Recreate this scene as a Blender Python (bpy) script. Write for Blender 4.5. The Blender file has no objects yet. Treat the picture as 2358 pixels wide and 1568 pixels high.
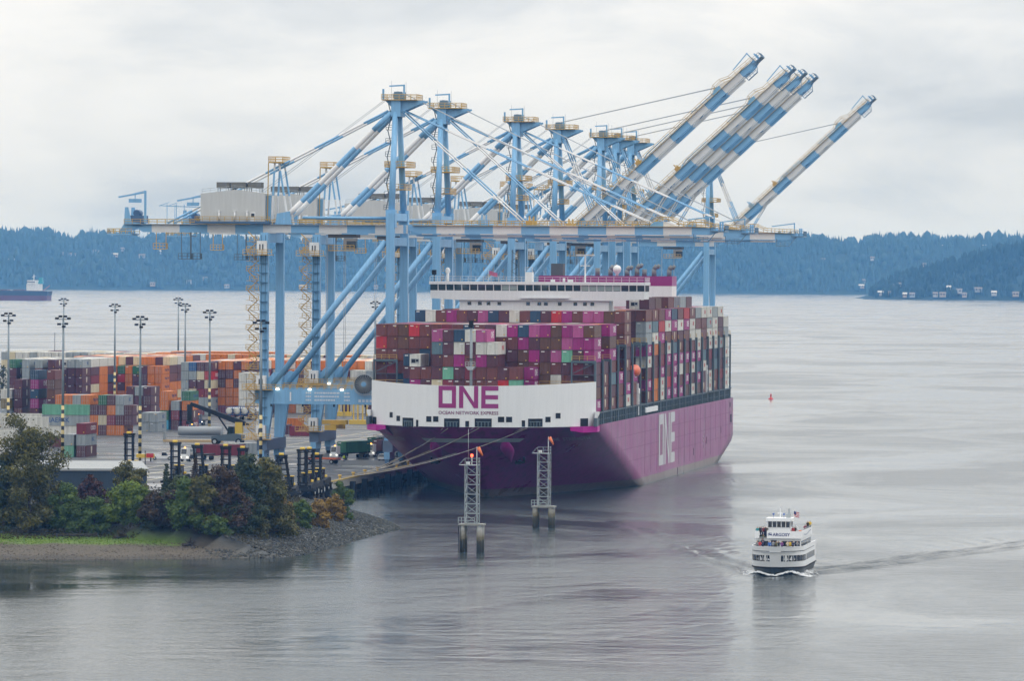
import bpy, bmesh, math, random
from mathutils import Vector, Matrix, Euler
random.seed(7)
R = math.radians
sc = bpy.context.scene
col = sc.collection

# ------------------------------------------------------------------ camera, sky, sun, exposure
FPX, CX, CY, CAMH = 13000.0, 1179.0, 784.0, 52.0      # focal length in units of a 2358 px wide frame
YAW = math.atan((3100.0 - CX) / FPX); PITCH = -(784.0 - 616.5) / FPX; ROLL = 0.006
_f = Vector((-math.sin(YAW) * math.cos(PITCH), math.cos(YAW) * math.cos(PITCH), math.sin(PITCH)))
_r0 = Vector((math.cos(YAW), math.sin(YAW), 0)); _u0 = _r0.cross(_f)
_r = _r0 * math.cos(ROLL) + _u0 * math.sin(ROLL); _u = _u0 * math.cos(ROLL) - _r0 * math.sin(ROLL)
CAM = Vector((0, 0, CAMH))
cd = bpy.data.cameras.new('camera'); cam = bpy.data.objects.new('camera', cd); col.objects.link(cam)
cam.matrix_world = Matrix(((_r.x, _u.x, -_f.x, 0), (_r.y, _u.y, -_f.y, 0), (_r.z, _u.z, -_f.z, CAMH), (0, 0, 0, 1)))
cd.sensor_width = 36; cd.lens = 36 * FPX / 2358.0; cd.clip_start = 5; cd.clip_end = 60000
sc.camera = cam

SUN_EL, SUN_AZ = R(42), R(62)      # azimuth clockwise from +Y: behind thin cloud, ahead and to the right
world = bpy.data.worlds.new('World'); sc.world = world; world.use_nodes = True
wn = world.node_tree; wn.nodes.clear()
def N(nt, t, **kw):
    n = nt.nodes.new(t)
    for k, v in kw.items():
        if k in n.inputs: n.inputs[k].default_value = v
        else: setattr(n, k, v)
    return n
def ramp(nt, stops, src=None, interp='LINEAR'):
    n = nt.nodes.new('ShaderNodeValToRGB'); e = n.color_ramp.elements; n.color_ramp.interpolation = interp
    while len(e) < len(stops): e.new(0.5)
    for i, (p, c) in enumerate(stops):
        e[i].position = p; e[i].color = (*c, 1) if len(c) == 3 else c
    if src is not None: nt.links.new(src, n.inputs[0])
    return n
def math_n(nt, op, a, b=None, c=None):
    n = nt.nodes.new('ShaderNodeMath'); n.operation = op
    for i, v in enumerate((a, b, c)):
        if v is None: continue
        if isinstance(v, (int, float)): n.inputs[i].default_value = v
        else: nt.links.new(v, n.inputs[i])
    return n.outputs[0]
tc = N(wn, 'ShaderNodeTexCoord')
sky = N(wn, 'ShaderNodeTexSky', sky_type='NISHITA', sun_disc=False, sun_elevation=SUN_EL, sun_rotation=SUN_AZ)
mp = N(wn, 'ShaderNodeMapping'); mp.inputs['Scale'].default_value = (14, 14, 46); mp.inputs['Location'].default_value = (1.3, 0.4, 2.1)
wn.links.new(tc.outputs['Generated'], mp.inputs[0])
n1 = N(wn, 'ShaderNodeTexNoise', Scale=1.0, Detail=7.0, Roughness=0.55, Distortion=0.35)
wn.links.new(mp.outputs[0], n1.inputs['Vector'])
mp2 = N(wn, 'ShaderNodeMapping'); mp2.inputs['Scale'].default_value = (3.2, 3.2, 11); mp2.inputs['Location'].default_value = (5.1, 2.4, 0.3)
wn.links.new(tc.outputs['Generated'], mp2.inputs[0])
n2 = N(wn, 'ShaderNodeTexNoise', Scale=1.0, Detail=5.0, Roughness=0.5)
wn.links.new(mp2.outputs[0], n2.inputs['Vector'])
mixn = math_n(wn, 'ADD', math_n(wn, 'MULTIPLY', n1.outputs[0], 0.55), math_n(wn, 'MULTIPLY', n2.outputs[0], 0.45))
cl = ramp(wn, [(0.39, (5.7, 6.05, 6.4)), (0.455, (6.9, 7.1, 7.25)), (0.51, (8.0, 8.0, 7.9)), (0.565, (8.6, 8.5, 8.3))], mixn)
mixc = N(wn, 'ShaderNodeMix', data_type='RGBA'); mixc.inputs[0].default_value = 0.96
wn.links.new(sky.outputs[0], mixc.inputs[6]); wn.links.new(cl.outputs[0], mixc.inputs[7])
sepz = N(wn, 'ShaderNodeSeparateXYZ'); wn.links.new(tc.outputs['Generated'], sepz.inputs[0])
low = ramp(wn, [(0.0, (0.74, 0.80, 0.84)), (0.4, (0.86, 0.89, 0.91)), (1.0, (1, 1, 1))], math_n(wn, 'DIVIDE', sepz.outputs[2], 0.05))   # cloud base turns bluer low over the sound
mul = N(wn, 'ShaderNodeMix', data_type='RGBA', blend_type='MULTIPLY'); mul.inputs[0].default_value = 1.0
wn.links.new(mixc.outputs[2], mul.inputs[6]); wn.links.new(low.outputs[0], mul.inputs[7])
cie = math_n(wn, 'MULTIPLY_ADD', math_n(wn, 'MAXIMUM', sepz.outputs[2], 0.0), 1.5, 1.0)      # an overcast sky brightens evenly towards the zenith
vm = N(wn, 'ShaderNodeVectorMath', operation='SCALE'); wn.links.new(mul.outputs[2], vm.inputs[0]); wn.links.new(cie, vm.inputs['Scale'])
bg = N(wn, 'ShaderNodeBackground', Strength=0.1); wn.links.new(vm.outputs[0], bg.inputs[0])
wo = N(wn, 'ShaderNodeOutputWorld'); wn.links.new(bg.outputs[0], wo.inputs[0])

sd = bpy.data.lights.new('sun', 'SUN'); sd.energy = 0.5; sd.angle = R(25); sd.color = (1.0, 0.97, 0.92)
so = bpy.data.objects.new('sun', sd); col.objects.link(so)
_sdir = Vector((math.sin(SUN_AZ) * math.cos(SUN_EL), math.cos(SUN_AZ) * math.cos(SUN_EL), math.sin(SUN_EL)))
so.rotation_euler = _sdir.to_track_quat('Z', 'Y').to_euler(); so.location = (0, 0, 400)
vs = sc.view_settings; vs.view_transform = 'Standard'; vs.look = 'None'; vs.exposure = 0.18; vs.gamma = 1.0; vs.use_curve_mapping = False
sc.cycles.max_bounces = 5; sc.cycles.diffuse_bounces = 2; sc.cycles.glossy_bounces = 3; sc.cycles.transmission_bounces = 3
sc.cycles.transparent_max_bounces = 6; sc.cycles.volume_bounces = 1; sc.cycles.use_denoising = True
sc.cycles.caustics_reflective = False; sc.cycles.caustics_refractive = False

# ------------------------------------------------------------------ measuring helpers (surveying the place)
def _ray(px, py): return _f + _r * ((px - CX) / FPX) + _u * ((CY - py) / FPX)
def onz(px, py, z=0.0):
    d = _ray(px, py); return CAM + d * ((z - CAMH) / d.z)
def ony(px, py, y):
    d = _ray(px, py); return CAM + d * (y / d.y)
def onx(px, py, x):
    d = _ray(px, py); return CAM + d * (x / d.x)

# ------------------------------------------------------------------ mesh builder
class MB:
    def __init__(s): s.v = []; s.f = []; s.m = []; s.sm = []; s.mi = 0; s.smooth = False
    def face(s, idx): s.f.append(tuple(idx)); s.m.append(s.mi); s.sm.append(s.smooth)
    def add(s, vs, fs):
        o = len(s.v); s.v.extend([tuple(p) for p in vs])
        for f in fs: s.face([o + i for i in f])
    def box(s, x0, x1, y0, y1, z0, z1):
        s.add([(x0,y0,z0),(x1,y0,z0),(x1,y1,z0),(x0,y1,z0),(x0,y0,z1),(x1,y0,z1),(x1,y1,z1),(x0,y1,z1)],
              [(0,3,2,1),(4,5,6,7),(0,1,5,4),(1,2,6,5),(2,3,7,6),(3,0,4,7)])
        return s
    def cbox(s, cx, cy, cz, dx, dy, dz):
        return s.box(cx-dx/2, cx+dx/2, cy-dy/2, cy+dy/2, cz-dz/2, cz+dz/2)
    def bar(s, a, b, w, h=None, up=(0,0,1)):
        a = Vector(a); b = Vector(b); h = h or w
        d = (b - a).normalized(); upv = Vector(up)
        if abs(d.dot(upv)) > 0.98: upv = Vector((0,1,0))
        sx = d.cross(upv).normalized() * (w/2); sz = sx.normalized().cross(d).normalized() * (h/2)
        p = [a-sx-sz, a+sx-sz, a+sx+sz, a-sx+sz, b-sx-sz, b+sx-sz, b+sx+sz, b-sx+sz]
        s.add(p, [(0,1,2,3),(7,6,5,4),(0,4,5,1),(1,5,6,2),(2,6,7,3),(3,7,4,0)]); return s
    def tube(s, a, b, r0, r1=None, n=10, cap=True):
        a = Vector(a); b = Vector(b); r1 = r0 if r1 is None else r1
        d = (b - a).normalized(); t = Vector((0,0,1)) if abs(d.z) < 0.95 else Vector((1,0,0))
        e1 = d.cross(t).normalized(); e2 = d.cross(e1)
        vs = []
        for p, r in ((a, r0), (b, r1)):
            for i in range(n):
                an = 2*math.pi*i/n; vs.append(p + e1*(math.cos(an)*r) + e2*(math.sin(an)*r))
        o = len(s.v); s.v.extend([tuple(p) for p in vs]); sm = s.smooth; s.smooth = True
        for i in range(n): s.face((o+i, o+(i+1)%n, o+n+(i+1)%n, o+n+i))
        s.smooth = sm
        if cap: s.face([o+i for i in range(n)][::-1]); s.face([o+n+i for i in range(n)])
        return s
    def path(s, pts, r, n=6):
        for a, b in zip(pts[:-1], pts[1:]): s.tube(a, b, r, n=n)
        return s
    def lathe(s, c, prof, n=14):
        o = len(s.v); c = Vector(c); sm = s.smooth; s.smooth = True
        for r, z in prof:
            for i in range(n):
                an = 2*math.pi*i/n; s.v.append((c.x+math.cos(an)*r, c.y+math.sin(an)*r, c.z+z))
        for k in range(len(prof)-1):
            for i in range(n): s.face((o+k*n+i, o+k*n+(i+1)%n, o+(k+1)*n+(i+1)%n, o+(k+1)*n+i))
        s.smooth = sm
        s.face([o+i for i in range(n)][::-1]); s.face([o+(len(prof)-1)*n+i for i in range(n)]); return s
    def prism(s, poly, axis, a, b):
        def mk(p, t):
            return {'x': (t, p[0], p[1]), 'y': (p[0], t, p[1]), 'z': (p[0], p[1], t)}[axis]
        n = len(poly); o = len(s.v)
        s.v.extend([mk(p, a) for p in poly]); s.v.extend([mk(p, b) for p in poly])
        s.face(range(o, o+n)); s.face(list(range(o+n, o+2*n))[::-1])
        for i in range(n): s.face((o+i, o+(i+1)%n, o+n+(i+1)%n, o+n+i))
        return s
    def grid(s, rows, close=False):
        o = len(s.v); m = len(rows[0])
        for r in rows: s.v.extend([tuple(p) for p in r])
        for i in range(len(rows)-1):
            for j in range(m if close else m-1):
                s.face((o+i*m+j, o+i*m+(j+1)%m, o+(i+1)*m+(j+1)%m, o+(i+1)*m+j))
        return s
    def quad(s, p, nx=1, ny=1, fn=None):
        a, b, c, d = [Vector(q) for q in p]; rows = []
        for j in range(ny+1):
            t = j/ny; rows.append([])
            for i in range(nx+1):
                u = i/nx; q = (a*(1-u)+b*u)*(1-t) + (d*(1-u)+c*u)*t
                rows[-1].append(fn(q) if fn else q)
        return s.grid(rows)
    def rail(s, pts, h=1.1, step=2.0, r=0.045, mid=True):
        for a, b in zip(pts[:-1], pts[1:]):
            a = Vector(a); b = Vector(b); L = (b-a).length; n = max(1, int(L/step))
            for i in range(n+1):
                p = a.lerp(b, i/n); s.bar(p, p+Vector((0,0,h)), r*2)
            for hh in ((h, h*0.5) if mid else (h,)):
                s.bar(a+Vector((0,0,hh)), b+Vector((0,0,hh)), r*2)
        return s
    def mesh(s, name, mats, fix=True):
        me = bpy.data.meshes.new(name); me.from_pydata(s.v, [], s.f)
        for m in (mats if isinstance(mats, (list, tuple)) else [mats]): me.materials.append(m)
        me.polygons.foreach_set('material_index', s.m); me.polygons.foreach_set('use_smooth', s.sm)
        if fix:
            bm = bmesh.new(); bm.from_mesh(me); bmesh.ops.recalc_face_normals(bm, faces=bm.faces); bm.to_mesh(me); bm.free()
        me.update(); return me
    def build(s, name, mats, parent=None, fix=True):
        o = bpy.data.objects.new(name, s.mesh(name, mats, fix)); col.objects.link(o)
        if parent: o.parent = parent
        return o
def inst(name, me, parent=None, loc=(0,0,0), rot=(0,0,0)):
    o = bpy.data.objects.new(name, me); col.objects.link(o); o.location = loc; o.rotation_euler = rot
    if parent: o.parent = parent
    return o
def empty(name, loc=(0,0,0), rz=0):
    o = bpy.data.objects.new(name, None); col.objects.link(o); o.location = loc; o.rotation_euler = (0,0,rz); o.empty_display_size = 0.5
    return o
def tag(o, label, cat, group=None):
    o['label'] = label; o['category'] = cat
    if group: o['group'] = group
    return o
def struct(o): o['kind'] = 'structure'; return o
def stuff(o): o['kind'] = 'stuff'; return o
def copy_tree(o, parent=None):
    c = o.copy(); col.objects.link(c); c.parent = parent
    for ch in o.children: copy_tree(ch, c)
    return c
ORD = ['first','second','third','fourth','fifth','sixth','seventh','eighth','ninth','tenth','eleventh','twelfth','thirteenth','fourteenth','fifteenth','sixteenth','seventeenth','eighteenth','nineteenth','twentieth','twenty-first','twenty-second','twenty-third','twenty-fourth','twenty-fifth','twenty-sixth','twenty-seventh','twenty-eighth','twenty-ninth','thirtieth']

# ------------------------------------------------------------------ materials
MATS = {}
def mat(name, c, rough=0.6, metal=0.0, var=0.12, vscale=0.6, spec=0.5, coat=0.0, streak=0.0, rnd=0.0, bump=0.0, bscale=3.0):
    if name in MATS: return MATS[name]
    m = bpy.data.materials.new(name); m.use_nodes = True; nt = m.node_tree; b = nt.nodes['Principled BSDF']
    b.inputs['Roughness'].default_value = rough; b.inputs['Metallic'].default_value = metal
    b.inputs['Specular IOR Level'].default_value = spec; b.inputs['Coat Weight'].default_value = coat; b.inputs['Coat Roughness'].default_value = 0.12
    t = N(nt, 'ShaderNodeTexCoord'); no = N(nt, 'ShaderNodeTexNoise', Scale=vscale, Detail=4.0, Roughness=0.6)
    nt.links.new(t.outputs['Object'], no.inputs['Vector'])
    v = math_n(nt, 'MULTIPLY_ADD', no.outputs[0], 2*var, 1.0 - var)
    if streak:
        mpn = N(nt, 'ShaderNodeMapping'); mpn.inputs['Scale'].default_value = (2.2, 2.2, 0.12)
        nt.links.new(t.outputs['Object'], mpn.inputs[0])
        s2 = N(nt, 'ShaderNodeTexNoise', Scale=1.0, Detail=3.0); nt.links.new(mpn.outputs[0], s2.inputs['Vector'])
        sv = ramp(nt, [(0.42, (1-streak,)*3), (0.60, (1,1,1))], s2.outputs[0])
        v = math_n(nt, 'MULTIPLY', v, sv.outputs[0])
    if rnd:
        oi = N(nt, 'ShaderNodeObjectInfo'); v = math_n(nt, 'MULTIPLY', v, math_n(nt, 'MULTIPLY_ADD', oi.outputs['Random'], 2*rnd, 1-rnd))
    hs = N(nt, 'ShaderNodeHueSaturation'); hs.inputs['Color'].default_value = (*c, 1); nt.links.new(v, hs.inputs['Value'])
    nt.links.new(hs.outputs[0], b.inputs['Base Color'])
    if bump:
        nb = N(nt, 'ShaderNodeTexNoise', Scale=bscale, Detail=4.0); nt.links.new(t.outputs['Object'], nb.inputs['Vector'])
        bn = N(nt, 'ShaderNodeBump', Strength=bump, Distance=0.3); nt.links.new(nb.outputs[0], bn.inputs['Height']); nt.links.new(bn.outputs[0], b.inputs['Normal'])
    MATS[name] = m; return m
def emis(name, c, s):
    m = bpy.data.materials.new(name); m.use_nodes = True; b = m.node_tree.nodes['Principled BSDF']
    b.inputs['Base Color'].default_value = (*c, 1); b.inputs['Emission Color'].default_value = (*c, 1); b.inputs['Emission Strength'].default_value = s
    return m
def banded(name, ca, cb, axis, period, off=0.0, rough=0.5, duty=0.5):
    """paint bands along one axis of the object"""
    m = bpy.data.materials.new(name); m.use_nodes = True; nt = m.node_tree; b = nt.nodes['Principled BSDF']
    t = N(nt, 'ShaderNodeTexCoord'); sp = N(nt, 'ShaderNodeSeparateXYZ'); nt.links.new(t.outputs['Object'], sp.inputs[0])
    q = math_n(nt, 'FRACT', math_n(nt, 'DIVIDE', math_n(nt, 'ADD', sp.outputs[axis], off), period))
    k = math_n(nt, 'GREATER_THAN', q, duty)
    no = N(nt, 'ShaderNodeTexNoise', Scale=0.5, Detail=4.0); nt.links.new(t.outputs['Object'], no.inputs['Vector'])
    mx = N(nt, 'ShaderNodeMix', data_type='RGBA'); mx.inputs[6].default_value = (*ca, 1); mx.inputs[7].default_value = (*cb, 1); nt.links.new(k, mx.inputs[0])
    hs = N(nt, 'ShaderNodeHueSaturation'); nt.links.new(mx.outputs[2], hs.inputs['Color']); nt.links.new(math_n(nt, 'MULTIPLY_ADD', no.outputs[0], 0.25, 0.87), hs.inputs['Value'])
    nt.links.new(hs.outputs[0], b.inputs['Base Color']); b.inputs['Roughness'].default_value = rough
    return m
CBLUE = (0.20, 0.42, 0.66); CWHITE = (0.70, 0.70, 0.69)
M_blue = mat('crane_blue', CBLUE, 0.45, var=0.10, vscale=0.25, streak=0.12)
M_white = mat('white_paint', (0.74, 0.75, 0.75), 0.5, var=0.06, streak=0.08)
M_yellow = mat('safety_yellow', (0.62, 0.40, 0.06), 0.6)
M_ochre = mat('rail_yellow', (0.50, 0.32, 0.07), 0.6)
M_steel = mat('galvanised', (0.38, 0.41, 0.42), 0.45, metal=0.3)
M_dark = mat('dark_steel', (0.013, 0.014, 0.017), 0.6, spec=0.2)
M_black = mat('black_rubber', (0.012, 0.012, 0.013), 0.8, spec=0.2)
M_slate = mat('slate_steel', (0.075, 0.105, 0.125), 0.55)
M_glass = mat('dark_glass', (0.012, 0.016, 0.020), 0.08, spec=0.8, var=0.0)
M_orange = mat('orange_paint', (0.60, 0.13, 0.03), 0.5)
M_red = mat('red_paint', (0.50, 0.02, 0.02), 0.45)
M_conc = mat('concrete', (0.36, 0.35, 0.32), 0.85, var=0.2, vscale=0.8)
M_rope = mat('rope', (0.44, 0.40, 0.34), 0.9)
M_wire = mat('wire_rope', (0.12, 0.14, 0.16), 0.6)
M_lamp = emis('lamp_glow', (1.0, 0.86, 0.66), 4.0)
M_redlamp = emis('red_lamp', (1.0, 0.06, 0.02), 6.0)
M_amber = emis('amber_lamp', (1.0, 0.42, 0.06), 4.0)
M_head = emis('headlight', (1.0, 0.95, 0.85), 2.5)
M_skin = mat('skin', (0.42, 0.24, 0.16), 0.6)

_txt = {}
def text_mesh(s, size, m, bold=0.0, extrude=0.01):
    """lettering lying in the local XZ plane, facing -Y, origin at its centre"""
    key = (s, size, m.name, bold)
    if key in _txt: return _txt[key]
    c = bpy.data.curves.new('lettering', 'FONT'); c.body = s; c.size = size; c.align_x = 'CENTER'; c.align_y = 'CENTER'; c.offset = bold; c.extrude = extrude; c.resolution_u = 2
    o = bpy.data.objects.new('tmp', c); col.objects.link(o)
    dg = bpy.context.evaluated_depsgraph_get(); me = bpy.data.meshes.new_from_object(o.evaluated_get(dg))
    bpy.data.objects.remove(o); me.transform(Matrix.Rotation(R(90), 4, 'X')); me.materials.clear(); me.materials.append(m); me.name = 'lettering'
    _txt[key] = me; return me
# ------------------------------------------------------------------ water
QX, QZ = -221.0, 4.5             # quay edge line and deck level
FERRY = Vector((-95.2, 951.0, 0))
def lines(lo, hi, f0, f1, fine, grow, big):
    a = [f0]
    while a[-1] < f1: a.append(a[-1] + fine)
    st = fine
    while a[-1] < hi: st = min(st*grow, big); a.append(min(a[-1]+st, hi))
    b = [f0]; st = fine
    while b[-1] > lo: st = min(st*grow, big); b.append(max(b[-1]-st, lo))
    return b[:0:-1] + a
def wake(x, y):
    h = 0.0
    dx, dy = x-FERRY.x, y-FERRY.y-1.0
    for sg, an in ((1, 15.0), (-1, 15.0)):
        ux, uy = math.sin(R(an))*sg, math.cos(R(an))
        s = dx*ux + dy*uy; d = (dx*uy - dy*ux)*sg          # d>0 outside the arm
        d -= 3.2
        if s > -3 and -30 < d < 12:
            amp = (0.72 if sg > 0 else 0.42)*math.exp(-max(s,0)/(230.0 if sg > 0 else 110.0))*min(1, (s+3)/6)
            d += 0.8*math.sin(s*0.09+sg)+0.35*math.sin(s*0.31)
            h += amp*math.exp(-((d+2)/4.5)**2)*math.cos(2*math.pi*(d)/5.2)
            # feathered crests trailing inside the arm
            q = (s*0.82 + d*1.6)
            h += amp*0.14*math.exp(-((d+9)/8.0)**2)*math.sin(2*math.pi*q/9.0+1.5*math.sin(s*0.05))
    if abs(dx) < 6 and dy > 24: h += 0.12*math.sin(dx*2.1+dy*0.7)*math.exp(-(dy-24)/60)
    return h
xs = lines(-9000, 6000, FERRY.x-70, FERRY.x+80, 0.9, 1.22, 900)
ys = lines(150, 14900, FERRY.y-25, FERRY.y+200, 0.9, 1.2, 900)
w = MB(); w.smooth = True
rows = []
for y in ys:
    rows.append([(x, y, wake(x, y) if (FERRY.x-75 < x < FERRY.x+85 and FERRY.y-30 < y < FERRY.y+210) else 0.0) for x in xs])
w.grid(rows)
m = bpy.data.materials.new('sea_water'); m.use_nodes = True; nt = m.node_tree; b = nt.nodes['Principled BSDF']
b.inputs['Base Color'].default_value = (0.034, 0.044, 0.046, 1); b.inputs['IOR'].default_value = 1.33
t = N(nt, 'ShaderNodeTexCoord')
def wnoise(sx, sy, detail, off=0.0, rough=0.55, dist=0.0):
    mpn = N(nt, 'ShaderNodeMapping'); mpn.inputs['Scale'].default_value = (sx, sy, 1); mpn.inputs['Location'].default_value = (off, off*0.7, 0)
    mpn.inputs['Rotation'].default_value = (0, 0, R(-6))
    nt.links.new(t.outputs['Object'], mpn.inputs[0])
    n = N(nt, 'ShaderNodeTexNoise', Scale=1.0, Detail=detail, Roughness=rough, Distortion=dist); nt.links.new(mpn.outputs[0], n.inputs['Vector']); return n.outputs[0]
fine = wnoise(0.5, 0.8, 3.0); mid = wnoise(0.11, 0.17, 4.0, 3.0, 0.6); swell = wnoise(0.02, 0.04, 2.0, 9.0)
patch = wnoise(0.011, 0.006, 5.0, 21.0, 0.62, 0.8)
pk = ramp(nt, [(0.42, (0,0,0)), (0.60, (1,1,1))], patch)
sep = N(nt, 'ShaderNodeSeparateXYZ'); nt.links.new(t.outputs['Object'], sep.inputs[0])
cove = math_n(nt, 'MULTIPLY', ramp(nt, [(0.0, (1,1,1)), (1.0, (0,0,0))], math_n(nt, 'DIVIDE', math_n(nt, 'SUBTRACT', sep.outputs[1], 930.0), 130.0)).outputs[0],
              ramp(nt, [(0.0, (1,1,1)), (1.0, (0,0,0))], math_n(nt, 'DIVIDE', math_n(nt, 'ADD', sep.outputs[0], 205.0), 70.0)).outputs[0])   # water sheltered by the spit lies calmer
hgt = math_n(nt, 'ADD', math_n(nt, 'MULTIPLY', fine, math_n(nt, 'MULTIPLY_ADD', pk.outputs[0], 0.46, 0.05)),
             math_n(nt, 'ADD', math_n(nt, 'MULTIPLY', mid, math_n(nt, 'MULTIPLY_ADD', pk.outputs[0], 0.65, 0.22)), math_n(nt, 'MULTIPLY', swell, 0.4)))
bp = N(nt, 'ShaderNodeBump', Strength=1.0, Distance=0.85); nt.links.new(math_n(nt, 'MULTIPLY', hgt, math_n(nt, 'SUBTRACT', 1.0, math_n(nt, 'MULTIPLY', cove, 0.7))), bp.inputs['Height']); nt.links.new(bp.outputs[0], b.inputs['Normal'])
nt.links.new(math_n(nt, 'SUBTRACT', math_n(nt, 'MULTIPLY_ADD', pk.outputs[0], 0.12, 0.11), math_n(nt, 'MULTIPLY', cove, 0.05)), b.inputs['Roughness'])
struct(w.build('water', m, fix=False))

# ------------------------------------------------------------------ wooded spit and terminal ground
SH = [(-900, 905), (-420, 940), (-300, 958), (-234, 969), (-205, 979)]
for q in ((650,1285),(700,1277),(800,1250),(870,1231),(915,1219)): p = onz(*q); SH.append((p.x, p.y))
SH += [(-187.5, 1112), (-193, 1135), (-203, 1165), (-212, 1190), (-223, 1204)]
SEGI = {p: i for i, p in enumerate(SH)}
def sdist(x, y):
    best = 1e9; bx = 0
    for (ax, ay), (bx_, by_) in zip(SH[:-1], SH[1:]):
        vx, vy = bx_-ax, by_-ay; tt = max(0, min(1, ((x-ax)*vx+(y-ay)*vy)/(vx*vx+vy*vy)))
        d = math.hypot(x-ax-vx*tt, y-ay-vy*tt)
        if d < best: best = d; side = (vx*(y-ay)-vy*(x-ax)); k_ = SEGI[(ax, ay)]; bx = 0.0 if k_ < 4 else tt*0.7 if k_ == 4 else 1.0
    return (best if side > 0 else -best), bx                      # distance inland, and 0 on the beach .. 1 on the rock slope
def hash2(x, y): return (math.sin(x*12.9898+y*78.233)*43758.5453) % 1.0
def ground_h(x, y):
    d, bx = sdist(x, y)
    if d < 0: return max(-1.0, d*0.3)
    e = max(0.0, min(1.0, (bx-0.5)/0.3))           # 0 on the gravel beach, 1 on the rock slope
    beach = 0.085*d if d < 22 else 1.87 + (d-22)*0.045 if d < 36 else 2.5+(d-36)*0.09
    rock = 0.26*d
    return min(QZ-0.06, beach*(1-e)+rock*e)
g = MB(); g.smooth = True
gx = [-900 + 40*i for i in range(13)] + [-410 + 3.0*i for i in range(78)]; gy = [890 + 3.0*i for i in range(108)]
rows = [[(x, y, ground_h(x, y) + 0.12*(hash2(x, y)-0.5)) for x in gx] for y in gy]
g.grid(rows)
m = bpy.data.materials.new('shore_ground'); m.use_nodes = True; nt = m.node_tree; b = nt.nodes['Principled BSDF']
ca = N(nt, 'ShaderNodeVertexColor'); ca.layer_name = 'tone'
t = N(nt, 'ShaderNodeTexCoord'); no = N(nt, 'ShaderNodeTexNoise', Scale=0.9, Detail=6.0, Roughness=0.7); nt.links.new(t.outputs['Object'], no.inputs['Vector'])
hs = N(nt, 'ShaderNodeHueSaturation'); nt.links.new(ca.outputs[0], hs.inputs['Color']); nt.links.new(math_n(nt, 'MULTIPLY_ADD', no.outputs[0], 1.3, 0.35), hs.inputs['Value'])
nt.links.new(hs.outputs[0], b.inputs['Base Color']); b.inputs['Roughness'].default_value = 0.85
bn = N(nt, 'ShaderNodeBump', Strength=0.7, Distance=0.3); nt.links.new(no.outputs[0], bn.inputs['Height']); nt.links.new(bn.outputs[0], b.inputs['Normal'])
o = struct(g.build('shore_ground', m)); me = o.data
at_ = me.color_attributes.new('tone', 'FLOAT_COLOR', 'POINT')
for i, v in enumerate(me.vertices):
    d, bx = sdist(v.co.x, v.co.y); e = max(0.0, min(1.0, (bx-0.38)/0.22)); d += 3*(hash2(v.co.x*.31, v.co.y*.17)-0.5) + 2*math.sin(v.co.x*0.11)
    if d < 6: c = (0.040, 0.034, 0.024)
    elif d < 21: c = (0.074, 0.060, 0.042)
    elif d < 36: c = (0.085, 0.145, 0.010)
    else: c = (0.035, 0.032, 0.018)
    c = [a*(1-e) + q*e for a, q in zip(c, (0.062, 0.066, 0.064))]
    at_.data[i].color = (*c, 1)
# terminal paving
g = MB(); g.prism([(-1100, 1128), (-224, 1128), (-224, 1200), (QX, 1204), (QX, 2040), (-262, 2040), (-262, 2260), (-1100, 2260)], 'z', 3.2, QZ)
m = bpy.data.materials.new('wet_asphalt'); m.use_nodes = True; nt = m.node_tree; b = nt.nodes['Principled BSDF']
t = N(nt, 'ShaderNodeTexCoord'); no = N(nt, 'ShaderNodeTexNoise', Scale=0.05, Detail=6.0, Roughness=0.62, Distortion=0.6)
mpn = N(nt, 'ShaderNodeMapping'); mpn.inputs['Scale'].default_value = (0.7, 1.6, 1); nt.links.new(t.outputs['Object'], mpn.inputs[0]); nt.links.new(mpn.outputs[0], no.inputs['Vector'])
wet = ramp(nt, [(0.48, (0.60,)*3), (0.62, (0.12,)*3)], no.outputs[0]); nt.links.new(wet.outputs[0], b.inputs['Roughness'])
bc = ramp(nt, [(0.40, (0.066, 0.069, 0.071)), (0.66, (0.034, 0.036, 0.038))], no.outputs[0]); nt.links.new(bc.outputs[0], b.inputs['Base Color'])
nf = N(nt, 'ShaderNodeTexNoise', Scale=2.0, Detail=4.0); nt.links.new(t.outputs['Object'], nf.inputs['Vector'])
b.inputs['Specular IOR Level'].default_value = 0.3
bn = N(nt, 'ShaderNodeBump', Strength=0.08, Distance=0.1); nt.links.new(nf.outputs[0], bn.inputs['Height']); nt.links.new(bn.outputs[0], b.inputs['Normal'])
struct(g.build('terminal_paving', m))
# painted yard lines
g = MB()
for x in (-262, -270, -278): g.box(x, x+0.35, 1215, 1900, QZ+0.004, QZ+0.012)
for k in range(14): g.box(-306, -286, 1225+26*k, 1225.4+26*k, QZ+0.004, QZ+0.012)
struct(g.build('yard_marking', mat('line_paint', (0.55, 0.50, 0.32), 0.6, var=0.3)))
g = MB(); g.box(-227.6, -227.3, 1205, 2036, QZ+0.004, QZ+0.03); g.box(-224.4, -224.1, 1205, 2036, QZ+0.004, QZ+0.03); g.box(-256.1, -255.8, 1205, 2036, QZ+0.004, QZ+0.03)
struct(g.build('crane_rail', mat('rail_steel', (0.10, 0.07, 0.05), 0.5)))

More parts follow.
